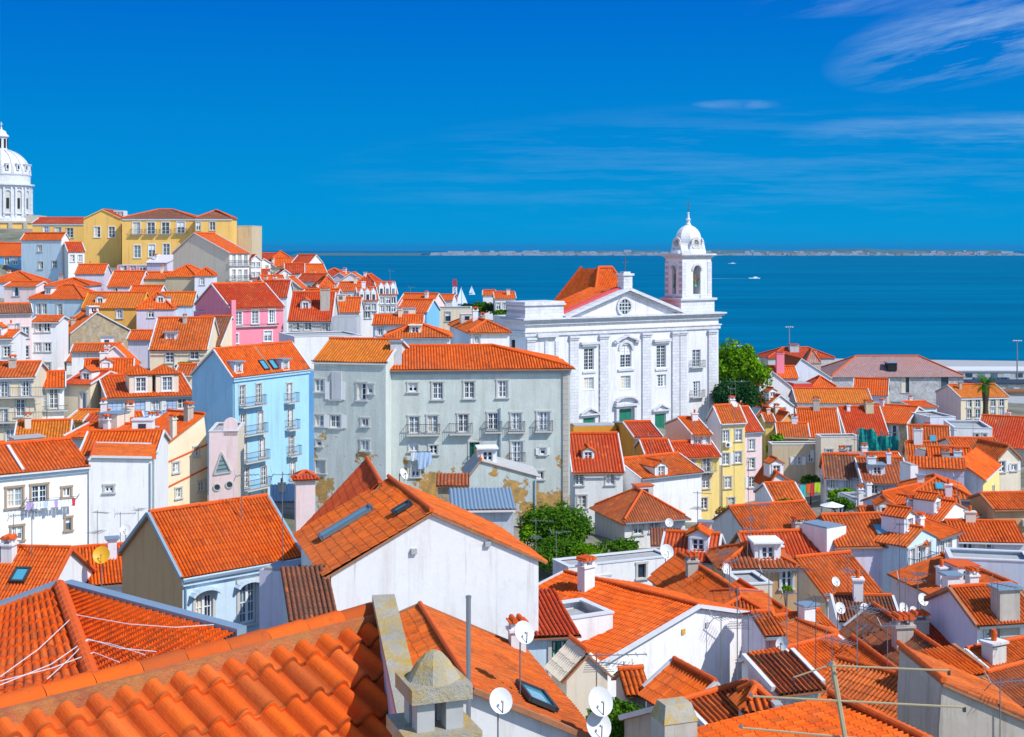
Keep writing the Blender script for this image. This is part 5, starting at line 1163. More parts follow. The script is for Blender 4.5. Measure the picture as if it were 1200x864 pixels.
H('deep orange roof right of the tiny dormer, upper right slope', 992, 510, 1040, 196, yaw=6, dep=7, roof='gx', ry=478, wall='white', rt='tile_red', group=G_M, chim=[(1018, 482, 1.2, 1.2, 'p_beige')])
H('ochre gabled house with orange roof right of the big green tree', 902, 510, 946, 200, yaw=16, dep=8, roof='gy', ry=485, wall='ochre', swall='ochre', rt='tile', group=G_M, wins=[(937, 497, .8, 1.0, 'hole')])
H('orange roof in front of the ochre gable', 912, 512, 948, 190, yaw=-6, dep=6, roof='gx', ry=497, wall='ochre', rt='tile', group=G_M)
H('narrow yellow house end with small window beside the pink row house', 897, 495, 908, 196, yaw=0, dep=5, roof='gx', ry=486, wall='yellow', rt='tile', group=G_M)
H('long low white house with yellowish orange roof behind the ochre gable', 934, 472, 1022, 238, yaw=-3, dep=9, roof='gx', ry=456, wall='white', rt='tile_yellow', group=G_M, g=(9, 1, 'hole'), ww=.9, wh=1.0, top=.7, swall='stone')
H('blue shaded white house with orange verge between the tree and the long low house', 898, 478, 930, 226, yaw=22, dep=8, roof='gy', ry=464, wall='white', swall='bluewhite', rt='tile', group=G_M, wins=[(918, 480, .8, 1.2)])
H('white gabled house with one square grey shutter right of the big tree', 890, 458, 932, 250, yaw=4, dep=10, roof='gy', ry=436, wall='white', rt='tile', group=G_M, wins=[(907, 452, 1.0, 1.0, 'hole')], pk=.35)
H('broad white gable with shallow slopes beyond the big tree', 920, 445, 975, 285, yaw=6, dep=12, roof='gy', ry=421, wall='lav', rt='tile', group=G_M, pk=.35)
H('orange hip roof house by the river behind the broad white gable', 900, 420, 978, 325, yaw=4, dep=10, roof='hip', ry=408, wall='dirtywhite', rt='tile_red', group=G_M, chim=[(930, 411, 2.2, 1.2, 'p_grey')])
H('stone walled round ended block beside the riverside orange hip roof', 945, 425, 962, 300, yaw=0, dep=5, roof='hip', ry=410, wall='stone', rt='tile_pinkgrey', group=G_M)
H('small orange roof with pink chimney behind the square shutter gable', 902, 443, 935, 262, yaw=0, dep=7, roof='gx', ry=430, wall='lilac', rt='tile', group=G_M, chim=[(914, 436, 1.5, 3.6, 'p_pink')])
H('red painted shop house between the broad white gable and the long low house', 930, 450, 952, 256, yaw=10, dep=5, roof='flat', wall='red', group=G_M)
H('dark red market shed with grey rounded roof beside the red painted house', 952, 454, 980, 262, yaw=4, dep=6, roof='hip', ry=442, wall='red', rt='zinc', group=G_M)
H('lilac gabled house with orange roof in front of the long stone warehouse', 1000, 462, 1025, 250, yaw=-18, W=6, dep=8, roof='gx', ry=444, wall='lilac', swall='beige', rt='tile', group=G_M)
H('pair of small orange roofs under the stone warehouse, left of the palm building', 1070, 478, 1098, 235, yaw=12, dep=8, roof='gx', ry=472, wall='white', rt='tile', group=G_M)
H('low white warehouse row on the quay left of the riverside hip roof', 868, 420, 900, 330, yaw=2, dep=6, roof='flat', wall='white', g=(4, 1, 'hole'), ww=1.5, wh=1.5, group=G_M)
hS = H('long weathered stone warehouse with greyish pink hip roof beside the quay', 975, 441, 1129, 300, yr=None, yaw=2, dep=15, roof='hip', ry=418, wall='dockstone', rt='tile_pinkgrey', over=.6, group=None, name='warehouse', cat='warehouse', ww=2.0, wh=3.2,
       wins=[(1026, 447, 1.6, 2.4, 'hole'), (1061, 443, 1.7, 3.6, 'hole'), (1061, 457, 1.7, 3.6, 'hole'), (1107, 444, 1.7, 3.6, 'hole')], sx=None)
mb = MB(); uv = hS.toroof(1044, 433) or (8, 3); mb.box((0, 0, 0), (2.0, 2.4, 1.7), 'black'); mb.box((0, 0, 1.7), (2.5, 2.9, .2), 'zinc'); o = mb.build('dormer', hS.root); o.location = (uv[0], uv[1], hS.zroof(*uv)-.2)
H('cream three storey house beside the palm with even rows of windows', 1126, 466, 1181, 250, yaw=10, dep=9, sx=1097, roof='gx', ry=452, wall='cream', swall='palepink', rt='tile_yellow', wins=[(1136, 472), (1146, 472), (1164, 471), (1174, 471), (1136, 485), (1146, 485), (1164, 484), (1174, 483)], ww=.9, wh=1.7, group=None, cornice='verge')
# behind netting
# yellow / pink row in front of the church
H('tall pale yellow house with white side, three rows of windows, below the church', 845, 496, 873, 163, yaw=20, sx=829, dep=7, roof='gx', ry=477, wall='paleyellow', swall='white', rt='tile', wins=[(850.5, 511), (865.5, 510), (850.5, 538), (865, 536), (853, 565.5), (857, 590)], ww=.9, wh=1.35, group=G_M, cornice='verge')
H('narrow pink four storey house right of the tall pale yellow house', 873, 506, 893, 166, yaw=20, dep=7, roof='gx', ry=479, wall='palepink', rt='tile_red', wins=[(881, 521), (881, 543), (881, 565), (881, 586)], ww=.85, wh=1.3, group=G_M, cornice='verge')
H('small pink attic house with orange roof in front of the church doors', 812, 510, 833, 160, yaw=12, dep=7, sx=780, roof='gx', ry=491, wall='palepink', swall='palepink', rt='tile', wins=[(818, 515), (829, 514)], ww=.8, wh=1.0, group=G_M)
H('yellow lower house with french window and balcony below the pink attic', 792, 537, 843, 157, yaw=18, dep=5, roof='gx', ry=520, wall='paleyellow', rt='tile_red', wins=[(810, 542, .9, 1.6), (828, 541, .9, 2.2), (827, 566, .9, 1.3), (825, 590, .8, 1.3)], balc=[(828, 552, 2.0)], group=G_M, verge='verge')
ho = H('bright ochre sided house with two stepped orange roofs before the church', 744, 513, 775, 156, yaw=6, sx=720, dep=6, roof='gx', ry=496, wall='palepink', swall='orange', rt='tile_red', group=G_M)
H('lower step of the bright ochre sided house with orange roof', 757, 533, 788, 150, yaw=6, dep=5, sx=745, roof='gx', ry=517, wall='palepink', swall='orange', rt='tile_red', group=G_M, wins=[(770, 537, .7, .9)])
hw1 = H('pale house with big plain orange roof left of the ochre sided house', 672, 553, 730, 140, yaw=4, dep=9, roof='gx', ry=510, wall='white', rt='tile_red', wins=[(678, 561), (715, 560), (682, 588)], ww=.9, wh=1.3, group=G_M)
H('plain ochre wall house behind the big orange roof, under the church steps', 672, 500, 722, 165, yaw=6, dep=3, roof='flat', wall='orange', group=G_M)
hw2 = H('blank white walled house with dormer on an orange roof, below the pale yellow houses', 751, 561, 822, 142, yr=553, roof='gx', ry=540, dep=8, wall='purewhite', rt='tile', group=G_M)
dormer(hw2, 775, 557, 1.7, 1.1, rt='tile')
hold = H('old pale house with decayed brown and orange hip roof beside the round bush', 732, 611, 803, 122, yaw=18, sx=697, dep=7, roof='hip', ry=576, wall='white', swall='grey', rt='tile_old', wins=[(748, 620), (767, 617)], ww=.9, wh=1.0, group=G_M, over=.5)
H('ruined lean-to of broken brown tiles right below the old pale house', 764, 640, 798, 112, yaw=-5, dep=4, roof='shed', ry=620, wall='rubble', rt='tile_brown', group=G_M, verge=None)
# grey green tenement
hV = H('large weathered grey green tenement with peeling plaster and laundry', 456, 433, 668, 118, yr=431.5, roof='gxh', ry=407, dep=9, wall='greygreen', rt='tile', base=22.0, over=.35, hipin=6.5, sur='surround', group=None, cornice='zinc',
       wins=[(484, 454, .75, .85), (513, 458, .9, 1.5), (550, 457, .9, 1.5), (589, 456, .9, 1.5), (485.5, 498, .95, 1.5), (507, 497, .95, 1.5), (543, 496, .95, 1.6), (578, 494, .95, 1.5), (605, 494, .95, 1.5), (637, 494, 1.1, 1.7),
             (485, 524, .8, .8), (508, 527, .65, .8), (556, 529, .9, 1.6, 'green'), (606, 530, 1.0, 1.9), (636, 529, .45, .55), (487, 553, .7, .9), (633, 557, .6, .65), (608, 560, 1.0, 1.0, 'hole')],
       balc=[(496, 509, 2.9, .5, .9), (540, 508, 2.0, .5, .9), (578, 506, 1.5, .4, .9), (605, 506, 1.5, .4, .9), (637, 505, 1.6, .4, .9), (556, 540, 1.2, .4, .4), (606, 541, 1.4, .4, .8)])
hV.root.name = 'tenement'; hV.root['category'] = 'tenement'
uv = hV.toroof(462, 432) or (.5, 1); chimney(hV.roofobj, .6, 1.0, hV.zroof(.6, 1.0), 1.0, 1.9, 'p_grey', .8, cap='slab')
mb = MB(); mb.box((-.3, -.06, 0), (.5, .14, hV.E), 'ashlar_old'); mb.build('quoin', hV.root).location = (hV.W-.1, 0, 0)
mb = MB(); mb.bar((0, 0, 0), (0, 0, -9.5), .12, 'zinc'); o = mb.build('drainpipe', hV.root); o.location = (hV.W*.61, -.12, hV.E-3.4)
hV2 = H('grey shaded wing of the big tenement with orange roof and peeling patches', 368, 424, 452, 118, yaw=-13, dep=8, roof='gx', ry=399, wall='greygreen', rt='tile_yellow', base=22, over=.1, group=None, verge='verge',
        wins=[(374, 452, .75, 1.05), (393, 458, .85, 1.5), (424, 459, .8, 1.5), (434, 456, .5, .8), (374, 493, .75, 1.0), (393, 494, .9, 1.1), (428, 495, .6, .7), (374, 519, .5, .6), (428, 522, .7, .9), (375, 547, .9, 1.1, 'hole')])
hV2.root.name = 'tenement'; hV2.root['category'] = 'tenement'
mb = MB(); mb.box((0, .35, 0), (.9, .7, 2.4), 'p_grey'); mb.build('buttress', hV2.root).location = (2.1, -.15, hV2.E-3.2)
# buttress shaped grey gable in front of tenement + low blocks
H('grey green sloping buttress house against the foot of the tenement', 549, 560, 627, 108, yaw=6, W=5.4, dep=4.5, roof='gy', ry=541, pk=.18, wall='greygreen', rt='concrete', base=23, group=G_N, verge=None, wins=[(571, 578, .5, .5, 'hole')])
H('low block with blue grey metal roof behind the central white gable', 530, 598, 602, 88, yaw=4, dep=4.5, roof='shed', rise=.5, wall='grey', rt='zinc', group=G_N, verge=None)
H('small stone hut with worn orange top behind the central gable', 513, 570, 548, 95, yaw=2, dep=2.4, roof='shed', rise=.4, wall='rubble', rt='tile_old', group=G_N, verge=None, name='rooftop_hut', cat='hut')
H('white square chimney house with orange cap in front of the light blue building', 347, 562, 372, 100, yaw=14, W=1.4, dep=1.2, roof='hip', rise=.3, wall='palepink', rt='tile_red', group=G_N, name='chimney_block', cat='chimney')
# C
hC = H('blue white fronted house with arched hooded windows and big orange roof', 214, 676, 350, 62, yr=652, sx=143, roof='gx', ry=604, wall='bluewhite', swall='tan', rt='tile', wins=[(239, 712, .95, 1.25), (290, 706, .95, 2.0)], group=G_N, over=.2, sbalc=[], verge='zinc', base=23, cornice='p_bluewhite')
for px, py, w in ((239, 693, 1.5), (290, 683, 1.4)):
    k = (px-600)/F; t = (k*hC.A.y-hC.A.x)/(hC.ud.x-k*hC.ud.y); z = CZ-(py-HY)/F*(hC.A.y+hC.ud.y*t)-hC.zb; mb = MB()
    for i in range(8): a0, a1 = math.pi*(.1+.8*i/8), math.pi*(.1+.8*(i+1)/8); mb.bar((math.cos(a0)*w/2, -.2, math.sin(a0)*w*.28-.25), (math.cos(a1)*w/2, -.2, math.sin(a1)*w*.28-.25), .4, 'p_bluewhite', h=.12)
    mb.build('window_hood', hC.root).location = (t, 0, z)
H('narrow blue grey shaded wall house with aerial beside the central gable', 304, 668, 344, 57, yaw=-14, dep=1.6, roof='flat', wall='lilac', group=G_N, parapet=0)
# roofs lower left
hR1 = H('orange striped roof with small skylight at the left edge above the hipped roof', -30, 702, 50, 68, yaw=-6, dep=6, roof='gx', ry=644, wall='white', rt='tile', group=G_N, verge='verge')
skylight(hR1, 24, 678, .7, .9)
hR2 = H('orange striped roof with pale skylight left of the blue white fronted house', 52, 690, 150, 72, yaw=20, dep=6.5, roof='gx', ry=648, wall='lav', rt='tile', group=G_N, verge='verge')
skylight(hR2, 60, 655, .9, 1.0)
H('small white dormer with shallow roof between the cloth line house and striped roof', 85, 668, 112, 84, yaw=20, W=1.7, dep=2, roof='gy', rise=.6, wall='lav', rt='tile', group=G_N)
# cloth line house
hL = H('white house with stone framed windows and laundry line on the left', -12, 557, 103, 95, yr=546, roof='gx', ry=526, dep=8, wall='purewhite', rt='tile', sur='surround_brown', wins=[(17, 583, 1.1, 1.4), (46, 579, 1.1, 1.3), (78, 577, .55, .7), (20, 625, .8, 1.0), (80, 614, .4, .9, 'hole')], group=G_L, over=.3, cornice='p_bluewhite', verge=None)
mb = MB(); mb.bar((0, 0, .1), (0, 3.6, 1.4), .2, 'verge', h=.15); mb.build('roof_rib', hL.root).location = (hL.W*.33, 0, hL.E+.05)
hL2 = H('blank white house joined right of the laundry line house', 104, 541, 178, 99, yaw=15, roof='gy', ry=537, pk=.04, dep=7, wall='purewhite', rt='tile', wins=[(128, 573, .6, .5)], group=G_L, verge='verge')
H('orange roof with open skylight behind the blank white house', 95, 533, 182, 106, yaw=6, dep=7, roof='gx', ry=508, wall='white', rt='tile', group=G_L, chim=[])
hK = H('tall cream house with orange string courses and sloping top edge', 184, 530, 243, 118, yr=520, roof='gy', ry=487, pk=.93, dep=4.5, wall='cream', rt='tile', wins=[(230, 514, .65, .95), (206, 548, .65, .95), (233, 541, .65, .95), (209, 578, .65, .95), (236, 570, .65, .95)], group=G_L, verge=None, over=.1, chim=[(203, 512, .5, 1.6, 'p_warm'), (221, 492, .7, 1.2, 'p_stone')])
for (x0, y0, x1, y1) in ((189, 545, 243, 521), (184, 577, 246, 548)):
    pt = []
    for px, py in ((x0, y0), (x1, y1)):
        k = (px-600)/F; t = (k*hK.A.y-hK.A.x)/(hK.ud.x-k*hK.ud.y); t = min(max(t, .02), hK.W-.02); pt.append((t, -.03, CZ-(py-HY)/F*(hK.A.y+hK.ud.y*t)-hK.zb))
    mb = MB(); mb.bar(pt[0], pt[1], .06, 'verge_orange', h=.14); mb.build('string_course', hK.root)
hTri = H('pinkish white house with triangular window and two round windows', 245, 510, 279, 120, yaw=6, dep=6, roof='flat', wall='palepink', swall='warm', parapet=.3, group=G_L)
def trihouse():
    h = hTri
    def loc(px, py): k = (px-600)/F; t = (k*h.A.y-h.A.x)/(h.ud.x-k*h.ud.y); return Vector((t, 0, CZ-(py-HY)/F*(h.A.y+h.ud.y*t)-h.zb))
    a, b_, c = loc(251, 556), loc(271, 553), loc(260, 530); mb = MB()
    for p, q in ((a, b_), (b_, c), (c, a)): mb.bar(p+Vector((0, -.04, 0)), q+Vector((0, -.04, 0)), .14, 'surround', h=.12)
    for f in (.2, .4, .6): p, q = a.lerp(c, f), b_.lerp(c, f); mb.bar(p+Vector((0, -.04, 0)), q+Vector((0, -.04, 0)), .05, 'green_paint')
    o = mb.build('triangular_window', h.root); mb = MB(); mb.poly([p+Vector((0, -.02, 0)) for p in (a, b_, c)], 'glass'); mb.build('pane', o)
    for px, py in ((254.5, 571), (269, 568)):
        c = loc(px, py); mb = MB(); r = .3
        for k in range(16): a0, a1 = 2*math.pi*k/16, 2*math.pi*(k+1)/16; mb.bar(c+Vector((math.cos(a0)*r, -.03, math.sin(a0)*r)), c+Vector((math.cos(a1)*r, -.03, math.sin(a1)*r)), .1, 'surround', h=.1)
        o = mb.build('round_window', h.root); mb = MB(); mb.poly([c+Vector((math.cos(2*math.pi*k/16)*r, -.02, math.sin(2*math.pi*k/16)*r)) for k in range(16)], 'glass'); mb.build('pane', o)
    c = loc(270, 503); mb = MB(); n = 8
    pts = [(-.6, 0)]+[(-math.cos(math.pi*k/n)*.6, 1.0+math.sin(math.pi*k/n)*.6) for k in range(n+1)]+[(.6, 0)]
    f = [c+Vector((x, 0, z-.6)) for x, z in pts]; b2 = [p+Vector((0, .3, 0)) for p in f]; mb.poly(f, 'p_palepink'); mb.poly(list(reversed(b2)), 'p_palepink')
    for i in range(len(f)): j = (i+1) % len(f); mb.poly([f[j], f[i], b2[i], b2[j]], 'p_palepink')
    mb.build('arched_gable', h.root)
trihouse()
# light blue building
hB = H('tall light blue building with white french windows and blue balconies', 273, 443, 362, 138, yr=432.5, roof='gx', ry=411, wall='blue', swall='blue', rt='tile', sx=225, base=17, over=.1, verge='verge', pk=.45, cornice='p_blue', group=None, sur='surround',
       wins=[(284, 463, .85, 2.0), (303, 461, .85, 2.0), (339, 460, .85, 2.0), (285, 497, .85, 2.0), (305, 494, .85, 2.0), (340, 490, .85, 2.0), (286, 528, .85, 2.0), (307, 525, .85, 2.0), (341.5, 521, .85, 2.0), (288.5, 560, .85, 2.0), (309, 558, .85, 2.0), (343, 551, .85, 2.0), (290, 588, .85, 2.0), (310, 585, .85, 2.0)],
       balc=[(293.5, 475.5, 3.6), (339, 471.5, 1.8), (295, 508.5, 3.6), (340, 503, 1.8), (297, 540, 3.7), (342, 533.5, 1.8), (299, 572, 3.7), (343.5, 565, 1.8)], rwins=[])
hB.root.name = 'apartment_building'; hB.root['category'] = 'building'
dormer(hB, 279.5, 437, 1.3, 1.25, 'p_bluewhite', 2.0, wn=(.8, .95), roof='zinc'); dormer(hB, 334.5, 433, 1.3, 1.25, 'p_bluewhite', 2.0, wn=(.8, .95), roof='zinc'); skylight(hB, 309, 430, .8, 1.2); skylight(hB, 320, 429, .8, 1.2)
mb = MB(); mb.bar((0, 0, 0), (0, hB.L*.45, hB.rise), .3, 'mortar_pink', h=.2); mb.build('party_wall', hB.root).location = (hB.W*.5, 0, hB.E+.1)
# blue tile house with dormers
hQ = H('blue tiled house with two big cream dormers on its orange roof', 126, 467, 226, 150, yr=463, roof='gx', ry=442, wall='bluetiles', swall='stone', rt='tile', sx=108, over=.3, group=G_L, wins=[(151, 478, 1.0, 1.3), (182.5, 475, 1.0, 1.2), (213.5, 473, 1.0, 1.2)], cornice='verge', sur='surround')
dormer(hQ, 165, 461, 2.5, 2.3, 'p_warm', 3.6, wn=(1.1, 1.6), roof='hip'); dormer(hQ, 196, 460, 2.5, 2.3, 'p_warm', 3.6, wn=(1.1, 1.6), roof='hip')
H('small cream house with orange verge slope below the blue tiled house', 143, 500, 170, 132, yaw=25, dep=5, roof='gx', ry=486, wall='cream', rt='tile', group=G_L, wins=[(165, 505, .5, .8)])
H('orange roof with open hatch and little chimneys left of the tall cream house', 162, 522, 206, 126, yaw=30, dep=4, roof='gx', ry=503, wall='warm', rt='tile', group=G_L, chim=[(185, 497, .5, 1.0)])
H('yellowish orange striped roof left of the blue tiled house', 80, 493, 116, 135, yaw=-8, dep=5, roof='gx', ry=482, wall='ochre', rt='tile_yellow', group=G_L)
H('flat orange striped roof behind the laundry line house', 18, 518, 80, 122, yaw=15, dep=7, roof='gx', ry=496, wall='white', rt='tile_yellow', group=G_L)
H('white house with slanting white verge above the laundry line house', 78, 512, 112, 118, yaw=-18, W=5, dep=7, roof='gx', ry=497, wall='white', rt='tile', group=G_L)
# left edge balconies
H('cream building with three rows of iron balconies at the left edge', -25, 443, 40, 140, yaw=10, dep=8, roof='gx', ry=427, wall='cream', rt='tile', group=G_L, wins=[(5, 455, 1.0, 1.9), (17, 453, 1.0, 1.9), (30, 452, 1.0, 1.9), (4, 490, .9, 1.9), (24, 478, .9, 1.8), (33, 475, .9, 1.8), (12, 512, .9, 1.6), (28, 505, .9, 1.6)], balc=[(17, 465, 6.0), (18, 494, 6.4)], cornice='verge')
H('white house with two tall shuttered windows right of the left edge balconies', 40, 455, 75, 146, yaw=18, dep=8, roof='gx', ry=438, wall='purewhite', rt='tile', group=G_L, wins=[(50, 470, .9, 2.2), (63, 467, .9, 2.2)], balc=[(57, 481, 4.0, .4, .5)])
H('beige sided house between the two window white house and the blue tiled house', 75, 450, 106, 156, yaw=-14, dep=8, roof='gx', ry=436, wall='cream', rt='tile_red', group=G_L, wins=[(98, 470, .8, 1.8, 'hole')])
H('red roof strip of a cream outbuilding left of the blue tiled house', 100, 495, 122, 128, yaw=6, dep=5, roof='gx', ry=487, wall='warm', rt='tile_red', group=G_L, wins=[(112, 500, .9, 1.2)])
# second ring left
H('white gabled house with long descending orange verge left of the dormers', 84, 413, 140, 178, yaw=12, dep=7, roof='gx', ry=405, wall='purewhite', rt='tile', group=G_L)
H('white house front below the long descending verge', 105, 430, 158, 172, yaw=10, dep=6, roof='gy', ry=407, pk=.55, wall='purewhite', rt='tile', group=G_L, wins=[(140, 420, .6, 1.2)])
H('orange roof behind the left dormer of the blue tiled house', 98, 438, 155, 166, yaw=14, dep=6, roof='gx', ry=423, wall='lilac', rt='tile', group=G_L, chim=[(122, 430, 1.0, 1.8)])
hN = H('cream house with burnt orange roof and one dormer left of the pink building', 176, 410, 242, 178, yaw=3, dep=11, roof='gx', ry=374, wall='cream', rt='tile', group=G_L, wins=[(199, 419, 1.1, 1.4), (228, 415, 1.1, 1.2)], verge='verge')
dormer(hN, 200, 398, 1.6, 1.1, 'p_grey', 2.0, wn=(1.0, .9), roof='zinc')
H('dark shaded purple roof wing beside the pink building', 222, 405, 258, 186, yaw=-4, dep=11, roof='gx', ry=372, wall='cream', rt='tile_brown', group=G_L)
hPk = H('bright pink house with pink chimney strip and white windows', 270, 361, 332, 192, yaw=34, roof='gx', ry=334, wall='pink', rt='tile_red', sx=229, base=22, group=None, verge='verge', sur='surround_white', wins=[(279.5, 373, 1.0, 1.9), (299, 372, 1.0, 1.9), (318.5, 371, 1.0, 1.9), (275.5, 397, .9, 1.4), (314, 394, 1.2, 1.5)], balc=[(299, 382, 7.0, .35, .25)])
hPk.root['category'] = 'house'
mb = MB(); mb.box((0, -.25, 0), (.65, .5, hPk.E+1.1), 'p_pink'); mb.build('chimney_strip', hPk.root).location = (.3, 0, 0)
H('recessed darker pink block at the left of the bright pink house', 227, 368, 243, 200, yaw=-5, dep=5, roof='flat', wall='pink', group=G_L, parapet=.3)
hSt = H('weathered beige gabled house with textured stone wall', 82, 392, 156, 204, yaw=33, dep=9, roof='gy', ry=367, pk=.42, wall='rubble', rt='tile', group=G_L, sx=66)
H('white three storey house with two columns of windows left of the beige gable', 37, 378, 68, 186, yaw=5, dep=6, roof='gx', ry=372, wall='purewhite', rt='tile', group=G_L, wins=[(45, 384), (55, 383), (45, 407), (56, 407), (45, 430), (56, 430)], ww=.85, wh=1.2)
H('pink fronted house with dark eaves at the left edge', -15, 368, 37, 182, yaw=24, dep=6, roof='gx', ry=358, wall='palepink', rt='tile_brown', group=G_L, wins=[(19, 386, .8, 1.5), (30, 390, .8, 1.5), (30, 412, .8, 1.5), (18, 410, .8, 1.5)])
H('small orange roof at the left edge under the pink fronted house', -20, 397, 14, 168, yaw=4, dep=6, roof='gx', ry=389, wall='white', rt='tile', group=G_L, wins=[(8, 412, .8, 1.3)])
H('blue shaded house with wide orange pyramid roof on the left slope', 34, 350, 92, 228, yaw=-12, W=10, dep=8, roof='hip', ry=335, wall='bluewhite', rt='tile', group=G_L, wins=[(45, 362, 1.0, 1.8), (52, 362, 1.0, 1.8), (70, 363, 1.0, 2.0)])
H('orange roofed house with yellow ridges above the weathered gable', 97, 361, 165, 222, yaw=4, dep=9, roof='gx', ry=344, wall='ochre', rt='tile_yellow', group=G_L, wins=[(140, 368, 1.0, 1.5)], verge='yellowpaint')
H('orange pyramid roof with yellow hip line right of the yellow ridged roof', 160, 362, 203, 216, yaw=8, dep=7, roof='hip', ry=343, wall='lilac', rt='tile', group=G_L, wins=[(177, 367, .9, 1.3)])
H('orange brown roof left of the bright pink house', 185, 358, 226, 222, yaw=5, dep=7, roof='gx', ry=344, wall='bluewhite', rt='tile_yellow', group=G_L)
H('long orange roof right behind the pyramid roof with yellow hip line', 150, 346, 186, 235, yaw=0, dep=6, roof='gx', ry=336, wall='white', rt='tile', group=G_L)
# third ring left
H('big orange roof with lilac wall below the grey gable house', 126, 336, 163, 252, yaw=2, dep=10, roof='gx', ry=319, wall='lilac', rt='tile', group=G_H, wins=[(135, 341, .9, 1.2)])
H('orange strip roof house with beige wall right of the big orange roof', 162, 327, 196, 256, yaw=2, dep=7, roof='gx', ry=320, wall='beige', rt='tile', group=G_H)
H('beige brown house under a hip roof before the grey gable house', 194, 324, 230, 248, yaw=-6, dep=8, roof='hip', ry=312, wall='beige', rt='tile', group=G_H)
H('small orange roof with blue awning right of the beige brown house', 228, 323, 250, 246, yaw=6, dep=6, roof='hip', ry=315, wall='lav', rt='tile', group=G_H, wins=[(237, 329, .8, 1.5)])
H('white house with orange roof and bright gable left of the big orange roof', 88, 321, 122, 262, yaw=6, dep=7, roof='gx', ry=311, wall='lilac', rt='tile', group=G_H)
H('purple walled house under orange hip roof, upper left slope', 53, 335, 105, 248, yaw=2, dep=8, roof='hip', ry=327, wall='lilac', rt='tile', group=G_H, wins=[(98, 341, .8, 1.2)])
H('low orange roofs with a dark doorway at the upper left edge', 5, 336, 42, 245, yaw=-5, dep=6, roof='gx', ry=331, wall='palepink', rt='tile', group=G_H, wins=[(19, 342, 1.2, 1.5, 'hole')])
H('orange pyramid roof at the upper left edge', -15, 331, 40, 258, yaw=0, dep=9, roof='hip', ry=319, wall='lav', rt='tile', group=G_H)
H('orange roofed blue house at the extreme upper left', -20, 300, 25, 290, yaw=0, dep=9, roof='gx', ry=286, wall='skyblue', rt='tile', group=G_H, wins=[(8, 306, 1.0, 1.5), (18, 306, 1.0, 1.5)])
H('pale house with blue shaded side and small orange roof below the convent', 25, 281, 76, 285, yaw=-14, W=9.4, dep=7, roof='gx', ry=274, wall='bluewhite', swall='purewhite', rt='tile', group=G_H, ch_side='R', sx=81, wins=[(47, 291, 1.0, 1.3), (48, 311, 1.0, 1.5), (64, 310, 1.0, 1.5)])
H('bright white house with red roof corner right of the blue shaded house', 80, 295, 99, 280, yaw=30, dep=6, roof='gx', ry=285, wall='purewhite', rt='tile_red', group=G_H, wins=[(85, 303, .8, 1.4), (94, 303, .8, 1.4)])
hGr = H('grey blank gable house with white balconied front facing right', 269, 297, 292, 262, yaw=66, dep=14, sx=203, roof='gx', ry=274, pk=.62, wall='white', swall='warm', rt='tile', group=G_H, wins=[(274, 304), (281, 304), (288, 304), (274, 322), (281, 322), (288, 322)], ww=1.0, wh=1.9, balc=[(281, 311, 7, .4), (281, 329, 7, .4)])
H('low pink house with a row of small windows under the yellow convent', 137, 311, 172, 275, yaw=4, dep=5, roof='flat', wall='pink', rmat_flat='p_lilac', wins=[(145, 313), (156, 313), (167, 313)], ww=1.2, wh=1.0, group=G_H)
H('lilac shed roof house between the pink house and the grey gable', 172, 308, 196, 272, yaw=-12, dep=6, roof='shed', rise=1.5, wall='lilac', rt='p_lilac', group=G_H)
# yellow convent
GC = 'yellow convent blocks on the left skyline'
H('long low yellow wing with thin red roof left of the yellow gable', 38, 262, 98, 330, yaw=0, dep=10, roof='gx', ry=256, wall='convent', rt='tile_red', group=GC, wins=[(54, 271), (68, 272), (82, 273)], ww=1.6, wh=2.4, cornice='p_bluewhite', base=36, name='convent', cat='building')
hY = H('yellow gable block of the convent with two windows', 98, 257, 142, 306, yaw=0, dep=14, roof='gy', ry=246.5, pk=.5, wall='convent', rt='tile_red', group=GC, wins=[(114, 272), (131, 272)], ww=1.4, wh=2.4, base=34, name='convent', cat='building', sur='surround_white', verge='p_convent')
hY2 = H('main yellow convent block with dark red hip roof and arched lower windows', 143, 256, 229, 302, yaw=2, dep=13, roof='hip', ry=246.5, wall='convent', rt='tile_brown', group=GC, wins=[(160, 268, 1.7, 2.8), (177, 268, 1.7, 2.8), (194, 268, 1.7, 2.8), (212, 267, 1.7, 2.8), (161, 295, 1.5, 2.8), (178, 294, 1.5, 2.8), (195, 293, 1.5, 2.8)], balc=[(160, 274, 2.6), (177, 274, 2.6), (194, 274, 2.6), (212, 273, 2.6)], base=34, cornice='p_bluewhite', name='convent', cat='building', sur='surround_white')
hY3 = H('yellow end block of the convent with small hip roof', 229, 256, 272, 300, yaw=5, dep=9, roof='hip', ry=247, wall='convent', rt='tile_brown', group=GC, wins=[(249, 265, 1.2, 1.9), (231, 265, 1.0, 1.9)], base=34, name='convent', cat='building', cornice='p_bluewhite', hipin=5)
H('pale rooftop lantern box on the convent skyline', 133, 247, 145, 312, yaw=0, dep=3, roof='flat', wall='bluewhite', rmat_flat='zinc', group=GC, base=40, name='rooftop_box', cat='rooftop box', g=(3, 1, 'hole'), ww=.4, wh=1.0, top=.3)
H('plain beige stone block right of the convent', 273, 267, 295, 310, yaw=-6, dep=8, roof='flat', wall='beige', parapet=.4, group=GC, base=36, name='stone_block', cat='building')
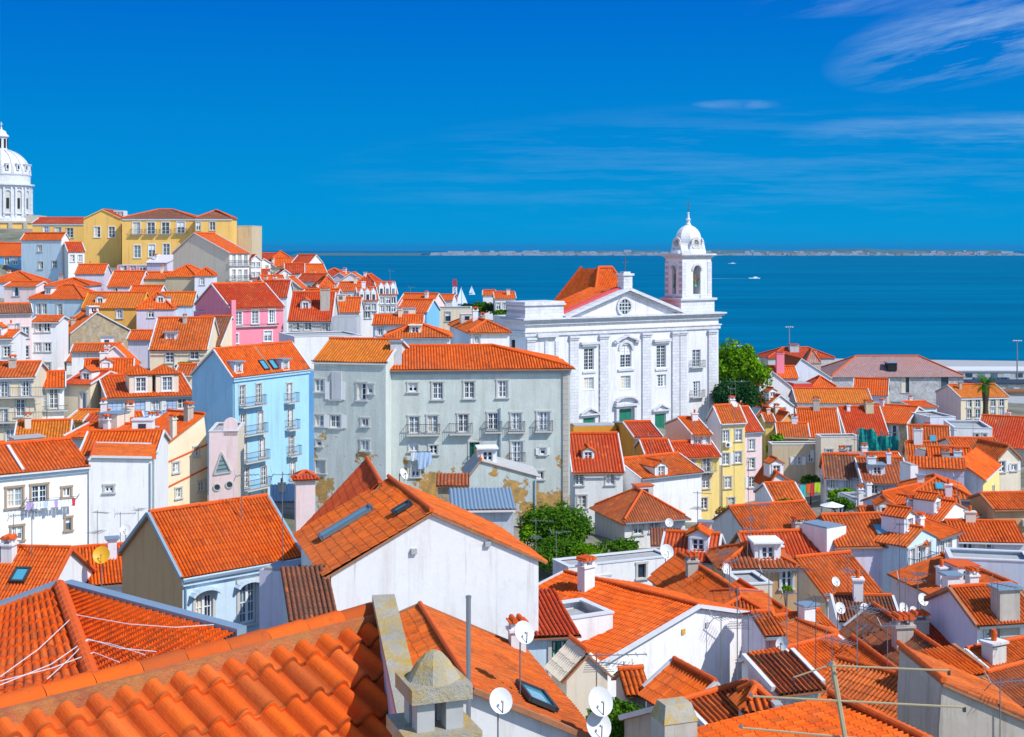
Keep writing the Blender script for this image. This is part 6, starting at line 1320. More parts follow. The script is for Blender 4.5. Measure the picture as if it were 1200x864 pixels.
# right flank of the left hill, towards the river
H('orange roof behind the bright pink house, first to the right', 305, 348, 336, 222, yaw=0, dep=7, roof='gx', ry=330, wall='white', rt='tile_red', group=G_H)
hM = H('stone grey house with dark orange roof and dormer right of the pink house', 338, 376, 388, 196, yaw=2, dep=11, roof='gx', ry=344, wall='dirtywhite', rt='tile_red', group=G_M, wins=[(347, 380, 1.0, 1.3), (361, 380, 1.0, 1.3), (381, 382, .9, 1.8)], chim=[(381, 362, 1.3, 2.8, 'p_stone')])
dormer(hM, 358, 362, 1.5, 1.2, 'p_grey', 2.2, wn=(.8, 1.0))
H('grey blue flat block right of the dark orange dormer roof', 388, 372, 418, 190, yaw=0, dep=5, roof='flat', wall='grey', group=G_M)
H('long white parapet wall house above the tenement roof', 345, 397, 424, 165, yaw=22, dep=4, roof='flat', wall='white', swall='lilac', parapet=.2, group=G_M, sx=327)
H('white house with tidy orange roof right of the grey block', 437, 381, 495, 178, yaw=2, dep=6, roof='gx', ry=371, wall='purewhite', rt='tile', group=G_M, wins=[(446, 389, .6, 1.0)])
H('orange pyramid roof just above the tenement ridge', 450, 396, 527, 160, yaw=2, dep=7, roof='hip', ry=381, wall='purewhite', rt='tile', group=G_M)
H('white house with orange hip roof left of the church stub tower', 550, 390, 597, 170, yaw=10, sx=527, dep=6, roof='hip', ry=374, wall='purewhite', swall='bluewhite', rt='tile', group=G_M, wins=[(559, 398, .7, 1.1)], chim=[(557, 376, .7, 1.4)])
H('plain ochre yellow block above the white houses, left of the church', 497, 364, 553, 235, yaw=2, dep=8, roof='flat', wall='cream', group=G_M, parapet=.3, wins=[(525, 371, .9, 1.6, 'hole')])
H('white attic row house with three pointed gables facing right', 421, 352, 443, 232, yaw=12, dep=8, roof='gx', ry=338, wall='purewhite', rt='tile', group=G_M, wins=[(424, 360), (431, 360), (438, 360), (424, 369), (431, 369), (438, 369)], ww=.8, wh=1.2)
H('second white attic row with pointed gables, right of the first', 443, 345, 465, 238, yaw=12, dep=8, roof='gx', ry=332, wall='purewhite', rt='tile', group=G_M, wins=[(448, 352), (455, 352), (461, 352), (448, 362), (455, 362), (461, 362)], ww=.8, wh=1.2)
for h, pts in ((HOUSES[-2], ((424, 351), (431, 351), (438, 351))), (HOUSES[-1], ((447, 345), (454, 344.5), (461, 344)))):
    for px, py in pts:
        k = (px-600)/F; t = (k*h.A.y-h.A.x)/(h.ud.x-k*h.ud.y); mb = MB(); mb.box((0, .6, -.3), (.85, 1.2, 1.6), 'p_purewhite'); mb.poly([(-.5, -.02, 1.3), (.5, -.02, 1.3), (0, -.02, 2.1)], 'p_purewhite')
        mb.poly([(-.55, -.06, 1.25), (0, -.06, 2.15), (0, 1.6, 2.15), (-.55, 1.6, 1.25)], 'p_white'); mb.poly([(.55, -.06, 1.25), (.55, 1.6, 1.25), (0, 1.6, 2.15), (0, -.06, 2.15)], 'p_white'); mb.box((0, -.03, .05), (.45, .04, .95), 'glass'); mb.build('attic_gable', h.root).location = (t, -.02, h.E)
H('white walled house with orange roof and plain band left of the pointed gables', 388, 366, 421, 222, yaw=2, dep=9, roof='gx', ry=350, wall='white', rt='tile', group=G_M)
H('wide orange roof behind the dark dormer roof, upper middle', 352, 354, 392, 232, yaw=-3, dep=9, roof='gx', ry=340, wall='lav', rt='tile', group=G_H)
H('blue sided house with orange roof right of the pointed gable rows', 465, 366, 500, 222, yaw=-12, dep=8, roof='gx', ry=352, wall='skyblue', rt='tile', group=G_M)
H('orange roof sloping towards the river beyond the pointed gables', 466, 358, 506, 250, yaw=-14, dep=8, roof='gx', ry=345, wall='palepink', rt='tile', group=G_M)
H('last orange roofs of the hill edge by the red and white mast', 478, 366, 515, 255, yaw=-8, dep=7, roof='gx', ry=354, wall='white', rt='tile', group=G_M)
rr = random.Random(11)
hill = [(318, 318, 335, 'white'), (296, 312, 345, 'warm'), (312, 306, 352, 'white'), (335, 312, 338, 'lav'), (352, 309, 330, 'white'), (330, 303, 350, 'purewhite'), (345, 320, 300, 'stone'), (300, 326, 300, 'white'), (322, 333, 285, 'lav'),
        (370, 320, 310, 'bluewhite'), (388, 323, 312, 'white'), (362, 330, 285, 'white'), (398, 330, 300, 'lilac'), (412, 330, 292, 'white'), (385, 338, 268, 'bluewhite'), (408, 341, 262, 'purewhite'), (428, 334, 280, 'palepink'), (300, 340, 262, 'white'), (338, 338, 262, 'stone')]
desc = {'white': 'small white house with orange roof', 'warm': 'small cream house with orange roof', 'lav': 'small pale lavender house with orange roof', 'purewhite': 'small bright white house with orange roof', 'stone': 'small stone coloured house with orange roof',
        'bluewhite': 'small pale blue house with orange roof', 'lilac': 'small lilac house with orange roof', 'palepink': 'small pale pink house with orange roof'}
place = {(318, 318): 'low on the hilltop cluster, second row', (296, 312): 'first behind the grey gable house on the skyline', (312, 306): 'on the skyline, second right of the stone block', (335, 312): 'in the middle of the hilltop cluster', (352, 309): 'at the right end of the hilltop skyline',
         (330, 303): 'at the crown of the skyline cluster', (345, 320): 'under the right end of the hilltop cluster', (300, 326): 'just right of the balconied white front', (322, 333): 'below the hilltop cluster, above the pink house', (370, 320): 'where the hill starts to drop to the river',
         (388, 323): 'on the falling skyline, left of the river', (362, 330): 'under the start of the falling skyline', (398, 330): 'next along the falling skyline', (412, 330): 'near the lower end of the falling skyline', (385, 338): 'inside the bend above the plain banded house',
         (408, 341): 'directly left of the pointed gables', (428, 334): 'behind the pointed gables on the falling skyline', (300, 340): 'right behind the roof of the pink house', (338, 338): 'above the dark dormer roof'}
for px, py, D, c in hill:
    wpx = rr.uniform(24, 34)*300/D*.9; yaw = rr.uniform(-18, 22)
    H(desc[c]+' '+place[(px, py)], px-wpx/2, py, px+wpx/2, D, yaw=yaw, dep=rr.uniform(6, 8), roof=rr.choice(['gx', 'gx', 'hip', 'gy']), rise=rr.uniform(1.4, 2.1), wall=c, rt=rr.choice(['tile', 'tile_red', 'tile']), group=G_H, g=(3, 1), ww=.8, wh=1.2, top=.8)
for k, (px, py, D, c, lb) in enumerate([(1212, 560, 150, 'white', 'white house just past the right edge below the palm building'), (1216, 612, 120, 'cream', 'cream house just past the right edge, middle slope'), (1214, 665, 95, 'lav', 'pale lavender house just past the right edge beside the blue parapet'), (1218, 735, 66, 'white', 'white house past the lilac gabled house with the square chimney'),
        (1225, 800, 50, 'stone', 'stone coloured house past the bottom right corner'), (1290, 590, 135, 'yellow', 'yellow house well beyond the right edge'), (1290, 640, 105, 'palepink', 'pale pink house well beyond the right edge'), (1295, 705, 80, 'white', 'white house well beyond the right edge, lower slope'), (1230, 500, 205, 'warm', 'warm white house beyond the huge plain orange roof'),
        (-95, 560, 96, 'cream', 'cream house beyond the left edge beside the laundry line house'), (-100, 470, 140, 'white', 'white house beyond the left edge past the iron balconies'), (-90, 400, 180, 'pink', 'pink house beyond the left edge'), (-100, 345, 240, 'white', 'white house beyond the upper left edge')]):
    H(lb, px+(14 if px > 0 else 0), py, px+90, D, yaw=-28 if px > 0 else 12, dep=7, roof='gx', wall=c, rt='tile', group='houses past the edges of the view', g=(3, 2))
rr = random.Random(21)
lows = [(300, 305, 300, 'white flat topped house first in the white hilltop row', 'purewhite'), (309, 309, 320, 'white gabled cottage second in the white hilltop row', 'white'), (320, 303, 355, 'tall white chimneyed block in the hilltop row', 'purewhite'), (341, 305, 345, 'white terrace house near the right end of the hilltop row', 'white'),
        (354, 315, 315, 'pale terrace house stepping down after the hilltop row', 'lav'), (312, 320, 305, 'white house front below the hilltop row, left of the lilac hip roof', 'purewhite'), (334, 322, 298, 'white gable between the hilltop orange roofs', 'white'), (350, 328, 288, 'stone coloured gable above the dark dormer roof house', 'stone'),
        (372, 328, 292, 'pale blue wall house on the falling skyline', 'bluewhite'), (405, 336, 276, 'white wall house before the first pointed gable row', 'white'), (395, 345, 262, 'cream wall house with low roof left of the pointed gables', 'warm'), (372, 345, 258, 'white house wall between the dormer roof and the banded house', 'purewhite')]
for px, py, D, lb, c in lows:
    wp = rr.uniform(11, 17); H(lb, px-wp/2, py, px+wp/2, D, yaw=rr.uniform(-10, 35), dep=rr.uniform(3, 5), roof=rr.choice(['flat', 'gy', 'gy']), rise=1.0, wall=c, rt='tile_red', group=G_H, g=(2, 2), ww=.6, wh=1.0, top=.5, fh=2.2)
# shoreline sheds and houses seen between church and trees
H('white waterside house with small orange roof left of the church', 580, 350, 604, 300, yaw=4, dep=8, roof='gx', ry=343, wall='white', rt='tile', group=G_M, g=(3, 1), base=22)
H('low pale riverside house beneath the sail', 512, 352, 530, 330, yaw=-6, dep=7, roof='gx', ry=346, wall='lav', rt='tile', group=G_M, base=24)
H('white riverside block beside the dark trees left of the church', 566, 346, 580, 330, yaw=0, dep=7, roof='gx', ry=341, wall='purewhite', rt='tile', group=G_M, base=24)

# ================================================================ vegetation
def leaves(mb, c, R, n, size, mat, clumps=26, seed=1, flat=.0, inner=.35):
    rg = np.random.default_rng(seed); R = np.array(R, float)
    d = rg.normal(size=(clumps, 3)); d /= np.linalg.norm(d, axis=1)[:, None]; d[:, 2] = np.abs(d[:, 2])*1.1-.25
    cc = d*R*rg.uniform(inner, .86, (clumps, 1)); cr = rg.uniform(.20, .40, clumps)*R.mean()
    k = rg.integers(0, clumps, n); e = rg.normal(size=(n, 3)); e /= np.linalg.norm(e, axis=1)[:, None]
    p = np.array(c)+cc[k]+e*(cr[k]*rg.uniform(.55, 1.06, n))[:, None]
    nn = e+rg.normal(size=(n, 3))*.55+np.array([0, 0, .35]); nn /= np.linalg.norm(nn, axis=1)[:, None]
    t = np.cross(nn, rg.normal(size=(n, 3))); t /= np.linalg.norm(t, axis=1)[:, None]; b2 = np.cross(nn, t)
    s = size*rg.uniform(.6, 1.3, n)[:, None]
    V = np.stack([p-t*s*.5-b2*s*.3, p+t*s*.1-b2*s*.5, p+t*s*.6+b2*s*.1, p-t*s*.1+b2*s*.5], 1)
    k0 = len(mb.v); mb.v += [tuple(x) for x in V.reshape(-1, 3)]; mi = mb.mi(mat)
    for i in range(n): mb.f.append((k0+4*i, k0+4*i+1, k0+4*i+2, k0+4*i+3)); mb.m.append(mi); mb.uv.append(None)
def tree(label, px, py, D, wpx, hpx, mat, n=4500, size=.3, seed=1, base=None, cat='tree', name='tree', clumps=30, trunk=True):
    c = P(px, py, D); z0 = terr(c.x, c.y) if base is None else base; R = (wpx/2*D/F, wpx/2*D/F*.9, hpx/2*D/F); root = empty(name, (c.x, c.y, z0)); tag(root, label, cat)
    mb = MB(); leaves(mb, (0, 0, c.z-z0), R, n, size, mat, clumps, seed); mb.build('crown' if cat == 'tree' else 'foliage', root)
    h = max(.5, c.z-z0); mb = MB(); r = max(.05, R[0]*.06); rg = random.Random(seed)
    mb.lathe([(r*1.6, -.3), (r*1.1, .4), (r*.9, h*.6), (r*.6, h)], (0, 0, 0), 'bark', 8)
    for k in range(6): a = rg.uniform(0, 6.28); mb.bar((0, 0, h*.55), (math.cos(a)*R[0]*.6, math.sin(a)*R[1]*.6, h+rg.uniform(-.1, .5)*R[2]), r*.8, 'bark', n=5)
    mb.build('trunk' if cat == 'tree' else 'stem', root); return root
tree('big bright green tree beside the right corner of the church', 864, 434, 216, 80, 78, 'leaf_bright', 12000, .42, 3, clumps=44)
tree('dark green tree in front of the bright one, right of the church', 862, 464, 204, 74, 36, 'leaf_dark', 5200, .36, 4, clumps=36)
tree('big round dark green bush in the garden below the tenement corner', 652, 622, 106, 96, 84, 'leaf_mid', 17000, .17, 5, cat='bush', name='bush', clumps=80, base=16)
tree('light green shrub at the left of the big round garden bush', 618, 628, 104, 24, 34, 'leaf_bright', 1800, .15, 6, cat='bush', name='bush')
tree('dense low foliage filling the foot of the big round garden bush', 660, 650, 102, 90, 34, 'leaf_mid', 7000, .16, 25, cat='bush', name='bush', clumps=50, base=16)
tree('scrubby green growth in the lane behind the white terrace block', 728, 642, 100, 56, 18, 'leaf_mid', 2600, .15, 26, cat='bush', name='bush')
tree('ragged yard greenery left of the drying cloths', 912, 578, 140, 34, 22, 'leaf_mid', 2200, .2, 27, cat='bush', name='bush')
tree('yard greenery right of the drying cloths', 985, 592, 128, 44, 16, 'leaf_mid', 2200, .18, 28, cat='bush', name='bush')
tree('low grassy green shrub right of the big round garden bush', 694, 646, 100, 46, 14, 'leaf_bright', 2200, .14, 7, cat='bush', name='bush')
tree('leafy green tree at the bottom edge behind two white dishes', 722, 846, 45, 78, 60, 'leaf_mid', 9000, .10, 8, clumps=50)
tree('dark trees by the river left of the church, largest one', 566, 363, 306, 36, 18, 'leaf_mid', 2600, .45, 9)
tree('smaller dark tree by the river under the sail', 548, 361, 300, 20, 12, 'leaf_dark', 1200, .45, 10)
tree('small green tree peeping above the white gable by the river', 588, 368, 290, 22, 12, 'leaf_mid', 1200, .45, 11)
tree('green climber bush beside the pink four storey house', 911, 524, 186, 26, 42, 'leaf_bright', 2600, .26, 12, cat='bush', name='bush')
tree('dark green bush in the yard left of the mossy brown tiles', 950, 565, 152, 28, 20, 'leaf_mid', 1900, .22, 13, cat='bush', name='bush')
tree('green bush behind the steep orange roof, below the yard', 920, 594, 124, 34, 20, 'leaf_mid', 2200, .2, 14, cat='bush', name='bush')
tree('trailing green hedge under the mossy brown roofed houses', 988, 580, 140, 44, 12, 'leaf_bright', 1800, .2, 15, cat='bush', name='bush')
tree('small bright green bush between the cream dormer house and the light blue building', 216, 430, 172, 26, 12, 'leaf_bright', 1500, .22, 16, cat='bush', name='bush')
tree('dry yellowish shrub at the foot of the tall pale yellow house', 848, 602, 148, 28, 14, 'leaf_dry', 900, .2, 17, cat='bush', name='bush')
tree('tiny potted greenery on the tan house terrace', 922, 690, 80, 16, 8, 'leaf_bright', 500, .08, 18, cat='bush', name='bush')
tree('green creeper patch under the white round dish, beside the tenement foot', 610, 600, 112, 16, 16, 'leaf_mid', 900, .15, 19, cat='bush', name='bush')
def palm():
    a = P(1155, 452, 238); z0 = terr(a.x, a.y); h = a.z-z0; root = empty('palm_tree', (a.x, a.y, z0)); tag(root, 'single tall palm in front of the cream three storey house', 'palm')
    mb = MB(); rg = random.Random(2); pr = []; z = 0
    while z < h: pr += [(.62+.1*math.sin(z), z), (.50+.1*math.sin(z), z+.25)]; z += .3
    mb.lathe(pr+[(.75, h-.4), (.3, h+.3)], (0, 0, 0), 'bark', 10); mb.build('trunk', root)
    for k in range(34):
        az = rg.uniform(0, 6.28); el = rg.uniform(-.5, 1.3); L = rg.uniform(2.0, 2.8); m2 = MB(); p = Vector((0, 0, h)); d = Vector((math.cos(az)*math.cos(el), math.sin(az)*math.cos(el), math.sin(el))); sd_ = Vector((-math.sin(az), math.cos(az), 0))
        for i in range(7):
            q = p+d*(L/7); wv = .55*math.sin(math.pi*(i+1)/8)+.1; dr = Vector((0, 0, -.25*wv))
            for sg in (-1, 1):
                for j in range(3): s0 = p.lerp(q, j/3); s1 = p.lerp(q, (j+.7)/3); e = s0.lerp(s1, 1.4)+sd_*(sg*wv)+dr; m2.poly([s0, s1, e], 'leaf_mid')
            p = q; d = (d+Vector((0, 0, -.17))).normalized()
        m2.build('frond', root)
palm()

# ================================================================ aerials, dishes
def yagi(label, px, ytop, ybase, D, az=0, blen=1.1, n=9, mat='metal_grey', kind=0, group='television aerials', t=.035, boom2=None, lab2=None):
    a = P(px, ytop, D); zb = CZ-(ybase-HY)/F*D; H_ = a.z-zb; root = empty('tv_aerial', (a.x, a.y, zb), R_(az)); tag(root, label, 'aerial', group)
    mb = MB(); mb.bar((0, 0, -.3), (0, 0, H_), t*1.1, mat, n=6); mb.build('mast', root)
    mb = MB(); zz = H_-.12; mb.bar((-blen*.25, 0, zz), (blen*.75, 0, zz), t*.7, mat)
    for k in range(n): x = -blen*.22+blen*.95*k/(n-1); l = .42*(1-.35*k/n) if kind == 0 else .22; mb.bar((x, -l, zz), (x, l, zz), t*.4, mat)
    if kind == 0:
        for sg in (-1, 1): mb.bar((-blen*.25, 0, zz), (-blen*.3, .25, zz+sg*.3), t*.5, mat)
    mb.build('boom', root)
    if kind == 2:
        mb = MB(); zz = H_*.62; mb.bar((0, -.5, zz), (0, .5, zz), t*.7, mat)
        for k in range(5): mb.bar((-.5+.05*k, -.45+.22*k, zz), (.5-.05*k, -.45+.22*k, zz), t*.45, mat)
        mb.build('lower_boom', root)
    return root
def dish(label, px, py, D, r=.4, az=25, mat='dish', drop=.5, group='satellite dishes', base=None):
    c = P(px, py, D); root = empty('satellite_dish', c, R_(az)); tag(root, label, 'satellite dish', group); mb = MB(); n = 20; rings = 5; V = []
    # faces -y, tilted up
    tl = R_(28); rot = Matrix.Rotation(-tl, 3, 'X')
    g = np.array([[tuple(rot @ Vector((math.cos(2*math.pi*k/n)*r*i/rings, -.28*r*(i/rings)**2, math.sin(2*math.pi*k/n)*r*1.08*i/rings))) for k in range(n+1)] for i in range(rings+1)]); off = np.array(tuple(rot @ Vector((0, .02, 0))))
    mb.grid(g, np.zeros((rings+1, n+1, 2)), mat); mb.grid((g+off)[:, ::-1], np.zeros((rings+1, n+1, 2)), mat); mb.build('reflector', root, smooth=True)
    mb = MB(); f = rot @ Vector((0, -.75*r, -.1*r)); b0 = rot @ Vector((0, -.2*r, -r)); mb.bar(b0, f, .025, 'metal_dark'); mb.bar(f, f+(rot @ Vector((0, .12, 0))), .07, 'metal_grey', n=8); mb.build('feed_arm', root)
    mb = MB(); mb.bar((0, .02, 0), (0, .18, -.08), .05, 'metal_grey'); mb.bar((0, .18, .02), (0, .18, -drop), .045, 'metal_grey', n=6); mb.build('bracket', root); return root
yagi('tall aerial with long boom on the right side of the broad white gable wall', 845, 720, 800, 52, 20, 1.3, 10)
yagi('slim aerial mast before the broad white gable, second from its right corner', 864, 688, 806, 50, -10, 1.2, 8, kind=2)
yagi('thin mast with short crossbars at the right corner of the broad white gable', 877, 720, 804, 50, 40, .9, 7)
yagi('low wide aerial over the stepped orange roof at bottom centre', 699, 764, 812, 44, 5, 2.2, 8, kind=2)
yagi('aerial on the left part of the broad white gable, above the leafy tree', 731, 775, 822, 47, 160, 1.2, 9)
yagi('aerial on the roof ridge between dish and terrace block', 736, 690, 740, 66, 30, .2, 3)
yagi('steel pole with dish, left of the dark red brown roof', 922, 692, 790, 56, 0, .7, 5)
yagi('tall thin dark mast left of the steel dish pole', 935, 665, 815, 52, 25, .8, 6, mat='iron', t=.03)
yagi('thin dark mast rising between the striped roofs at the right', 956, 700, 798, 54, 60, .9, 8, mat='iron', t=.03)
yagi('crossed aerial over the dark red brown roof', 1012, 708, 780, 55, -30, 1.3, 12, kind=2)
yagi('thin mast standing on the ridge of the dark red brown roof', 1040, 730, 792, 52, 15, 1.0, 9)
yagi('lone tall mast before the blank lilac wall', 1054, 612, 735, 74, 10, .6, 5, mat='iron', t=.03)
yagi('short aerial right of the narrow orange stepped roof', 1003, 668, 712, 80, 45, .9, 7)
yagi('aerial near the lower striped roof, left of centre of the right cluster', 975, 745, 800, 48, -50, 1.2, 9)
yagi('bottom right mast beside the grey rendered wall', 1172, 795, 870, 40, 15, 1.2, 9)
yagi('aerial over the white hut at the right bottom', 1078, 800, 842, 43, 30, 1.0, 9)
yagi('aerial at the far left before the laundry line house', 16, 602, 690, 72, 35, .9, 8)
yagi('aerial carrying crossed rods before the blank white house', 141, 600, 650, 88, 10, 1.3, 10)
yagi('mast above the yellow dish on the left roofs', 114, 598, 665, 78, -20, 1.0, 8, kind=2)
yagi('tall L shaped aerial at the edge of the big blue white house roof', 331, 553, 668, 58, 5, 1.7, 5)
yagi('aerial between the garden bush and the white terrace block', 628, 608, 665, 92, -12, 1.6, 8, kind=2)
yagi('second garden aerial further right by the fence', 652, 622, 668, 90, 20, 1.3, 8)
yagi('dark thin pole before the yellow and pink houses', 877, 540, 655, 112, 0, .5, 4, mat='iron')
yagi('aerial in front of the dark tree beside the church', 862, 446, 480, 168, 0, 2.2, 7)
yagi('aerial on the old roofs left of the garden', 162, 596, 622, 95, 80, 1.0, 6)
yagi('aerial at the roofline of the cloth yard', 962, 556, 602, 130, 15, 1.0, 6)
yagi('aerial over the mossy striped roof', 876, 618, 655, 84, -25, 1.0, 8)
for args in [('white dish low on the front wall of the skylight roof', 586, 822, 38.6, .34, 20), ('large white dish, upper one of two by the leafy tree', 702, 823, 40, .40, 25), ('large white dish, lower one of two by the leafy tree', 700, 851, 40, .40, 25), ('white dish on the little tiled chimney under the central gable', 613, 742, 41.5, .33, 30),
             ('white dish at the right end of the white terrace block', 781, 647, 82, .42, 15), ('white dish on the aerial pole left of the dark red brown roof', 917, 755, 54, .26, -35), ('white dish at the foot of the bright orange roof', 984, 713, 64, .26, 20), ('white dish on the yellow edged dark roof', 1013, 715, 66, .3, 20),
             ('first dish on the lilac walled house, leftmost', 1058, 713, 80, .3, 20), ('second dish on the lilac walled house', 1070, 716, 80, .25, 20), ('highest dish on the lilac walled house', 1081, 703, 79, .34, 20), ('small dish beside the balcony house window', 979, 682, 84, .28, 20),
             ('small white dish above the roofs left of the garden', 147, 621, 88, .34, 10), ('white dish on the roof beside the three storey white house', 71, 434, 175, .4, 20), ('tiny white dish against the weathered beige gable', 122, 399, 198, .42, 10), ('dish above the mossy striped roof', 851, 667, 80, .3, 15),
             ('white dish in front of the tenement, above the orange roof', 472, 556, 62, .25, 60), ('small dish on the white old pale house wall', 784, 613, 116, .36, 10), ('dish on the roof of the pale yellow row', 861, 474, 160, .35, 15)]:
    dish(*args)
dish('yellow dish on a mast over the orange roofs at left', 119, 651, 72, .44, 10, 'dish_yellow', .9)
# mossy concrete chimney, bottom centre
a = P(790, 826, 36); root = empty('chimney_stack', (a.x, a.y, 30), R_(20)); tag(root, 'big weathered concrete chimney with mossy top right of the leafy tree', 'chimney'); h = a.z-30
mb = MB(); mb.box((0, 0, 0), (.95, .8, h-.35), 'p_stone'); mb.build('shaft', root); mb = MB(); mb.box((0, 0, h-.35), (1.0, .85, .45), 'p_lichenstone', top=(.75, .6)); mb.build('cap', root)
# foreground aerial rods, bottom right
def near_aerial():
    D = 15.; a = P(977, 777, D); zb = terr(a.x, a.y); root = empty('large_aerial', (a.x, a.y, zb)); tag(root, 'large close aerial with leaning pole and long beige crossbars at bottom right', 'aerial')
    L = lambda px, py, d=D: tuple(P(px, py, d)-Vector((a.x, a.y, zb)))
    mb = MB(); b0 = L(993, 880, 14.8); mb.bar(L(975, 775), b0, .055, 'beige_metal', n=6); mb.bar(b0, (b0[0]+.25, b0[1], -.2), .055, 'beige_metal', n=6); mb.build('pole', root)
    for i, (p, q, t) in enumerate((((972, 780), (1112, 786), .022), ((974, 779), (930, 794), .018), ((880, 816), (1130, 829), .024), ((868, 853), (1012, 866), .024))):
        mb = MB(); a0, a1 = L(*p, 14.9), L(*q, 14.9); mb.bar(a0, a1, t, 'beige_metal', n=6); mb.bar(a0, (a0[0]+.001, a0[1], a0[2]+.03), t*1.5, 'metal_grey'); mb.bar(a1, (a1[0]+.001, a1[1], a1[2]-.05), t*1.3, 'metal_dark'); mb.build('crossbar', root)
near_aerial()
rg = random.Random(9)
for h in list(HOUSES):
    if h.root['category'] != 'house' or not 80 < h.D < 235 or h.W < 3.2 or h.L < 3.5 or h.rise < .6: continue
    if any(c.name.startswith('dormer') for c in h.root.children) or h.zroof(h.W/2, h.L*.25)-h.E < .15: continue
    r_ = rg.random(); u = h.W*rg.uniform(.25, .75)
    if r_ < .30: dormer(h, (u, h.L*.16), None, rg.uniform(1.2, 1.7), rg.uniform(.95, 1.25), rg.choice(['p_white', 'p_purewhite', 'p_warm', 'p_lav']), 1.8, wn=(.8, .85), roof=rg.choice(['gable', 'gable', 'zinc', 'flat']))
    elif r_ < .55:
        q = MB(); w_, d_ = rg.uniform(1.3, 2.4), rg.uniform(1.2, 2.0); v = h.L*rg.uniform(.45, .7); z = h.zroof(u, v); hh = rg.uniform(.7, 1.4); q.box((u, v, z-.8), (w_, d_, hh+.8), rg.choice(['p_white', 'p_purewhite', 'p_warm', 'p_dirtywhite'])); q.box((u, v, z+hh), (w_+.2, d_+.2, .08), rg.choice(['zinc', 'verge', 'verge_orange', 'concrete'])); q.box((u, v-d_/2-.02, z+hh-.75), (.6, .05, .5), 'glass'); q.build('roof_hut', h.root)
    elif r_ < .68:
        uv_ = (u, h.L*.2); z = h.zroof(*uv_); sl_ = (h.zroof(u, h.L*.25)-h.zroof(u, h.L*.15))/(h.L*.1); q = MB(); q.box((0, 0, 0), (.8, 1.1, .12), 'metal_grey'); q.box((0, 0, .1), (.62, .92, .04), 'skylight_glass'); o = q.build('skylight', h.root); o.location = (*uv_, z+.2); o.rotation_euler = (math.atan(sl_), 0, 0)
# procedural rooftop clutter: chimneys and thin aerials on roofs that carry them
rg = random.Random(5)
for h in list(HOUSES):
    lab = h.root['label']
    if h.root['category'] not in ('house',) or h.D < 50 or h.D > 300 or h.zroof(h.W/2, h.L/2)-h.E < .2: continue
    if rg.random() < (.15 if h.D < 62 else .48):
        u, v = h.W*rg.uniform(.15, .85), h.L*rg.uniform(.25, .75); chimney(h.roofobj, u, v, h.zroof(u, v), rg.uniform(.45, .8), rg.uniform(.7, 1.2), rg.choice(['p_white', 'p_white', 'p_warm', 'p_stone', 'p_lav']), rg.uniform(.4, .6), rg.choice(['tile', 'tile', 'slab', 'pots']))
    if rg.random() < .36 and h.D < 240:
        u, v = h.W*rg.uniform(.2, .8), h.L*rg.uniform(.3, .6); w0 = world(h, u, v, h.zroof(u, v)); hh = rg.uniform(1.8, 3.2)
        o = yagi(' '.join(('thin aerial on the '+lab).split()[:16]), 600+w0.x/w0.y*F, HY+(CZ-w0.z-hh)/w0.y*F, HY+(CZ-w0.z)/w0.y*F, w0.y, rg.uniform(-60, 60), rg.uniform(.8, 1.3), 7, kind=rg.choice([0, 0, 2]), t=.04)

# ================================================================ washing
def cloth(label, px, py, D, w, hh, mat, group, seed=0, az=0):
    c = P(px, py, D); mb = MB(); m, n = 6, 7; rg = random.Random(seed); ph = rg.uniform(0, 6)
    V = np.array([[((i/(m-1)-.5)*w*(1-.1*j/n*math.sin(ph)), .05*math.sin(ph+i*1.7+j*.5)*(j/n+.2), -hh*j/(n-1)+.02*math.sin(i*2+ph)) for j in range(n)] for i in range(m)]); mb.grid(V, np.zeros((m, n, 2)), mat); mb.grid((V+np.array([0, .012, 0]))[::-1], np.zeros((m, n, 2)), mat)
    o = mb.build('garment', smooth=True); o.location = c; o.rotation_euler = (0, 0, R_(az)); tag(o, label, 'garment', group)
ya = math.degrees(hL.yaw); a0 = P(29, 585, 94.3)
def wl(px, off=.6):
    k = (px-600)/F; A = hL.A.to_2d()-hL.vd*off; t = (k*A.y-A.x)/(hL.ud.x-k*hL.ud.y); return A.y+hL.ud.y*t
mb = MB()
pp = [P(28, 588.5, wl(28)), P(90, 584, wl(90))]; mb.bar(pp[0], pp[1], .03, 'metal_dark'); mb.bar(pp[0]+Vector((0, .6, .2)), pp[0], .04, 'iron'); mb.bar(pp[1]+Vector((0, .6, .2)), pp[1], .04, 'iron'); mb.bar(pp[0]+Vector((0, .25, .1)), pp[1]+Vector((0, .25, .1)), .02, 'metal_dark'); o = mb.build('washing_line'); tag(o, 'washing line under the stone framed windows of the white house', 'washing line')
G_W = 'washing under the stone framed windows'
for k in range(14):
    px = 33+k*4.1; mat = ['cloth_lilac', 'cloth_lilac', 'cloth_white', 'cloth_white', 'cloth_white', 'cloth_blue', 'cloth_white', 'cloth_white', 'cloth_lilac', 'cloth_white', 'cloth_white', 'cloth_white', 'cloth_white', 'cloth_red'][k]
    lb = {'cloth_lilac': 'lilac garment hung on the line of the white house', 'cloth_white': 'white garment hung on the line of the white house', 'cloth_blue': 'pale blue garment in the middle of the line of the white house', 'cloth_red': 'small red garment at the right end of the line of the white house'}[mat]
    cloth(lb, px, 588.3-(px-28)*.072, wl(px), .22, .55 if k % 3 else .72, mat, G_W, k, ya)
G_T = 'sheets hung below the tenement balcony'
def tw(px, off=.5):
    k = (px-600)/F; A = hV.A.to_2d()-hV.vd*off; t = (k*A.y-A.x)/(hV.ud.x-k*hV.ud.y); return A.y+hV.ud.y*t
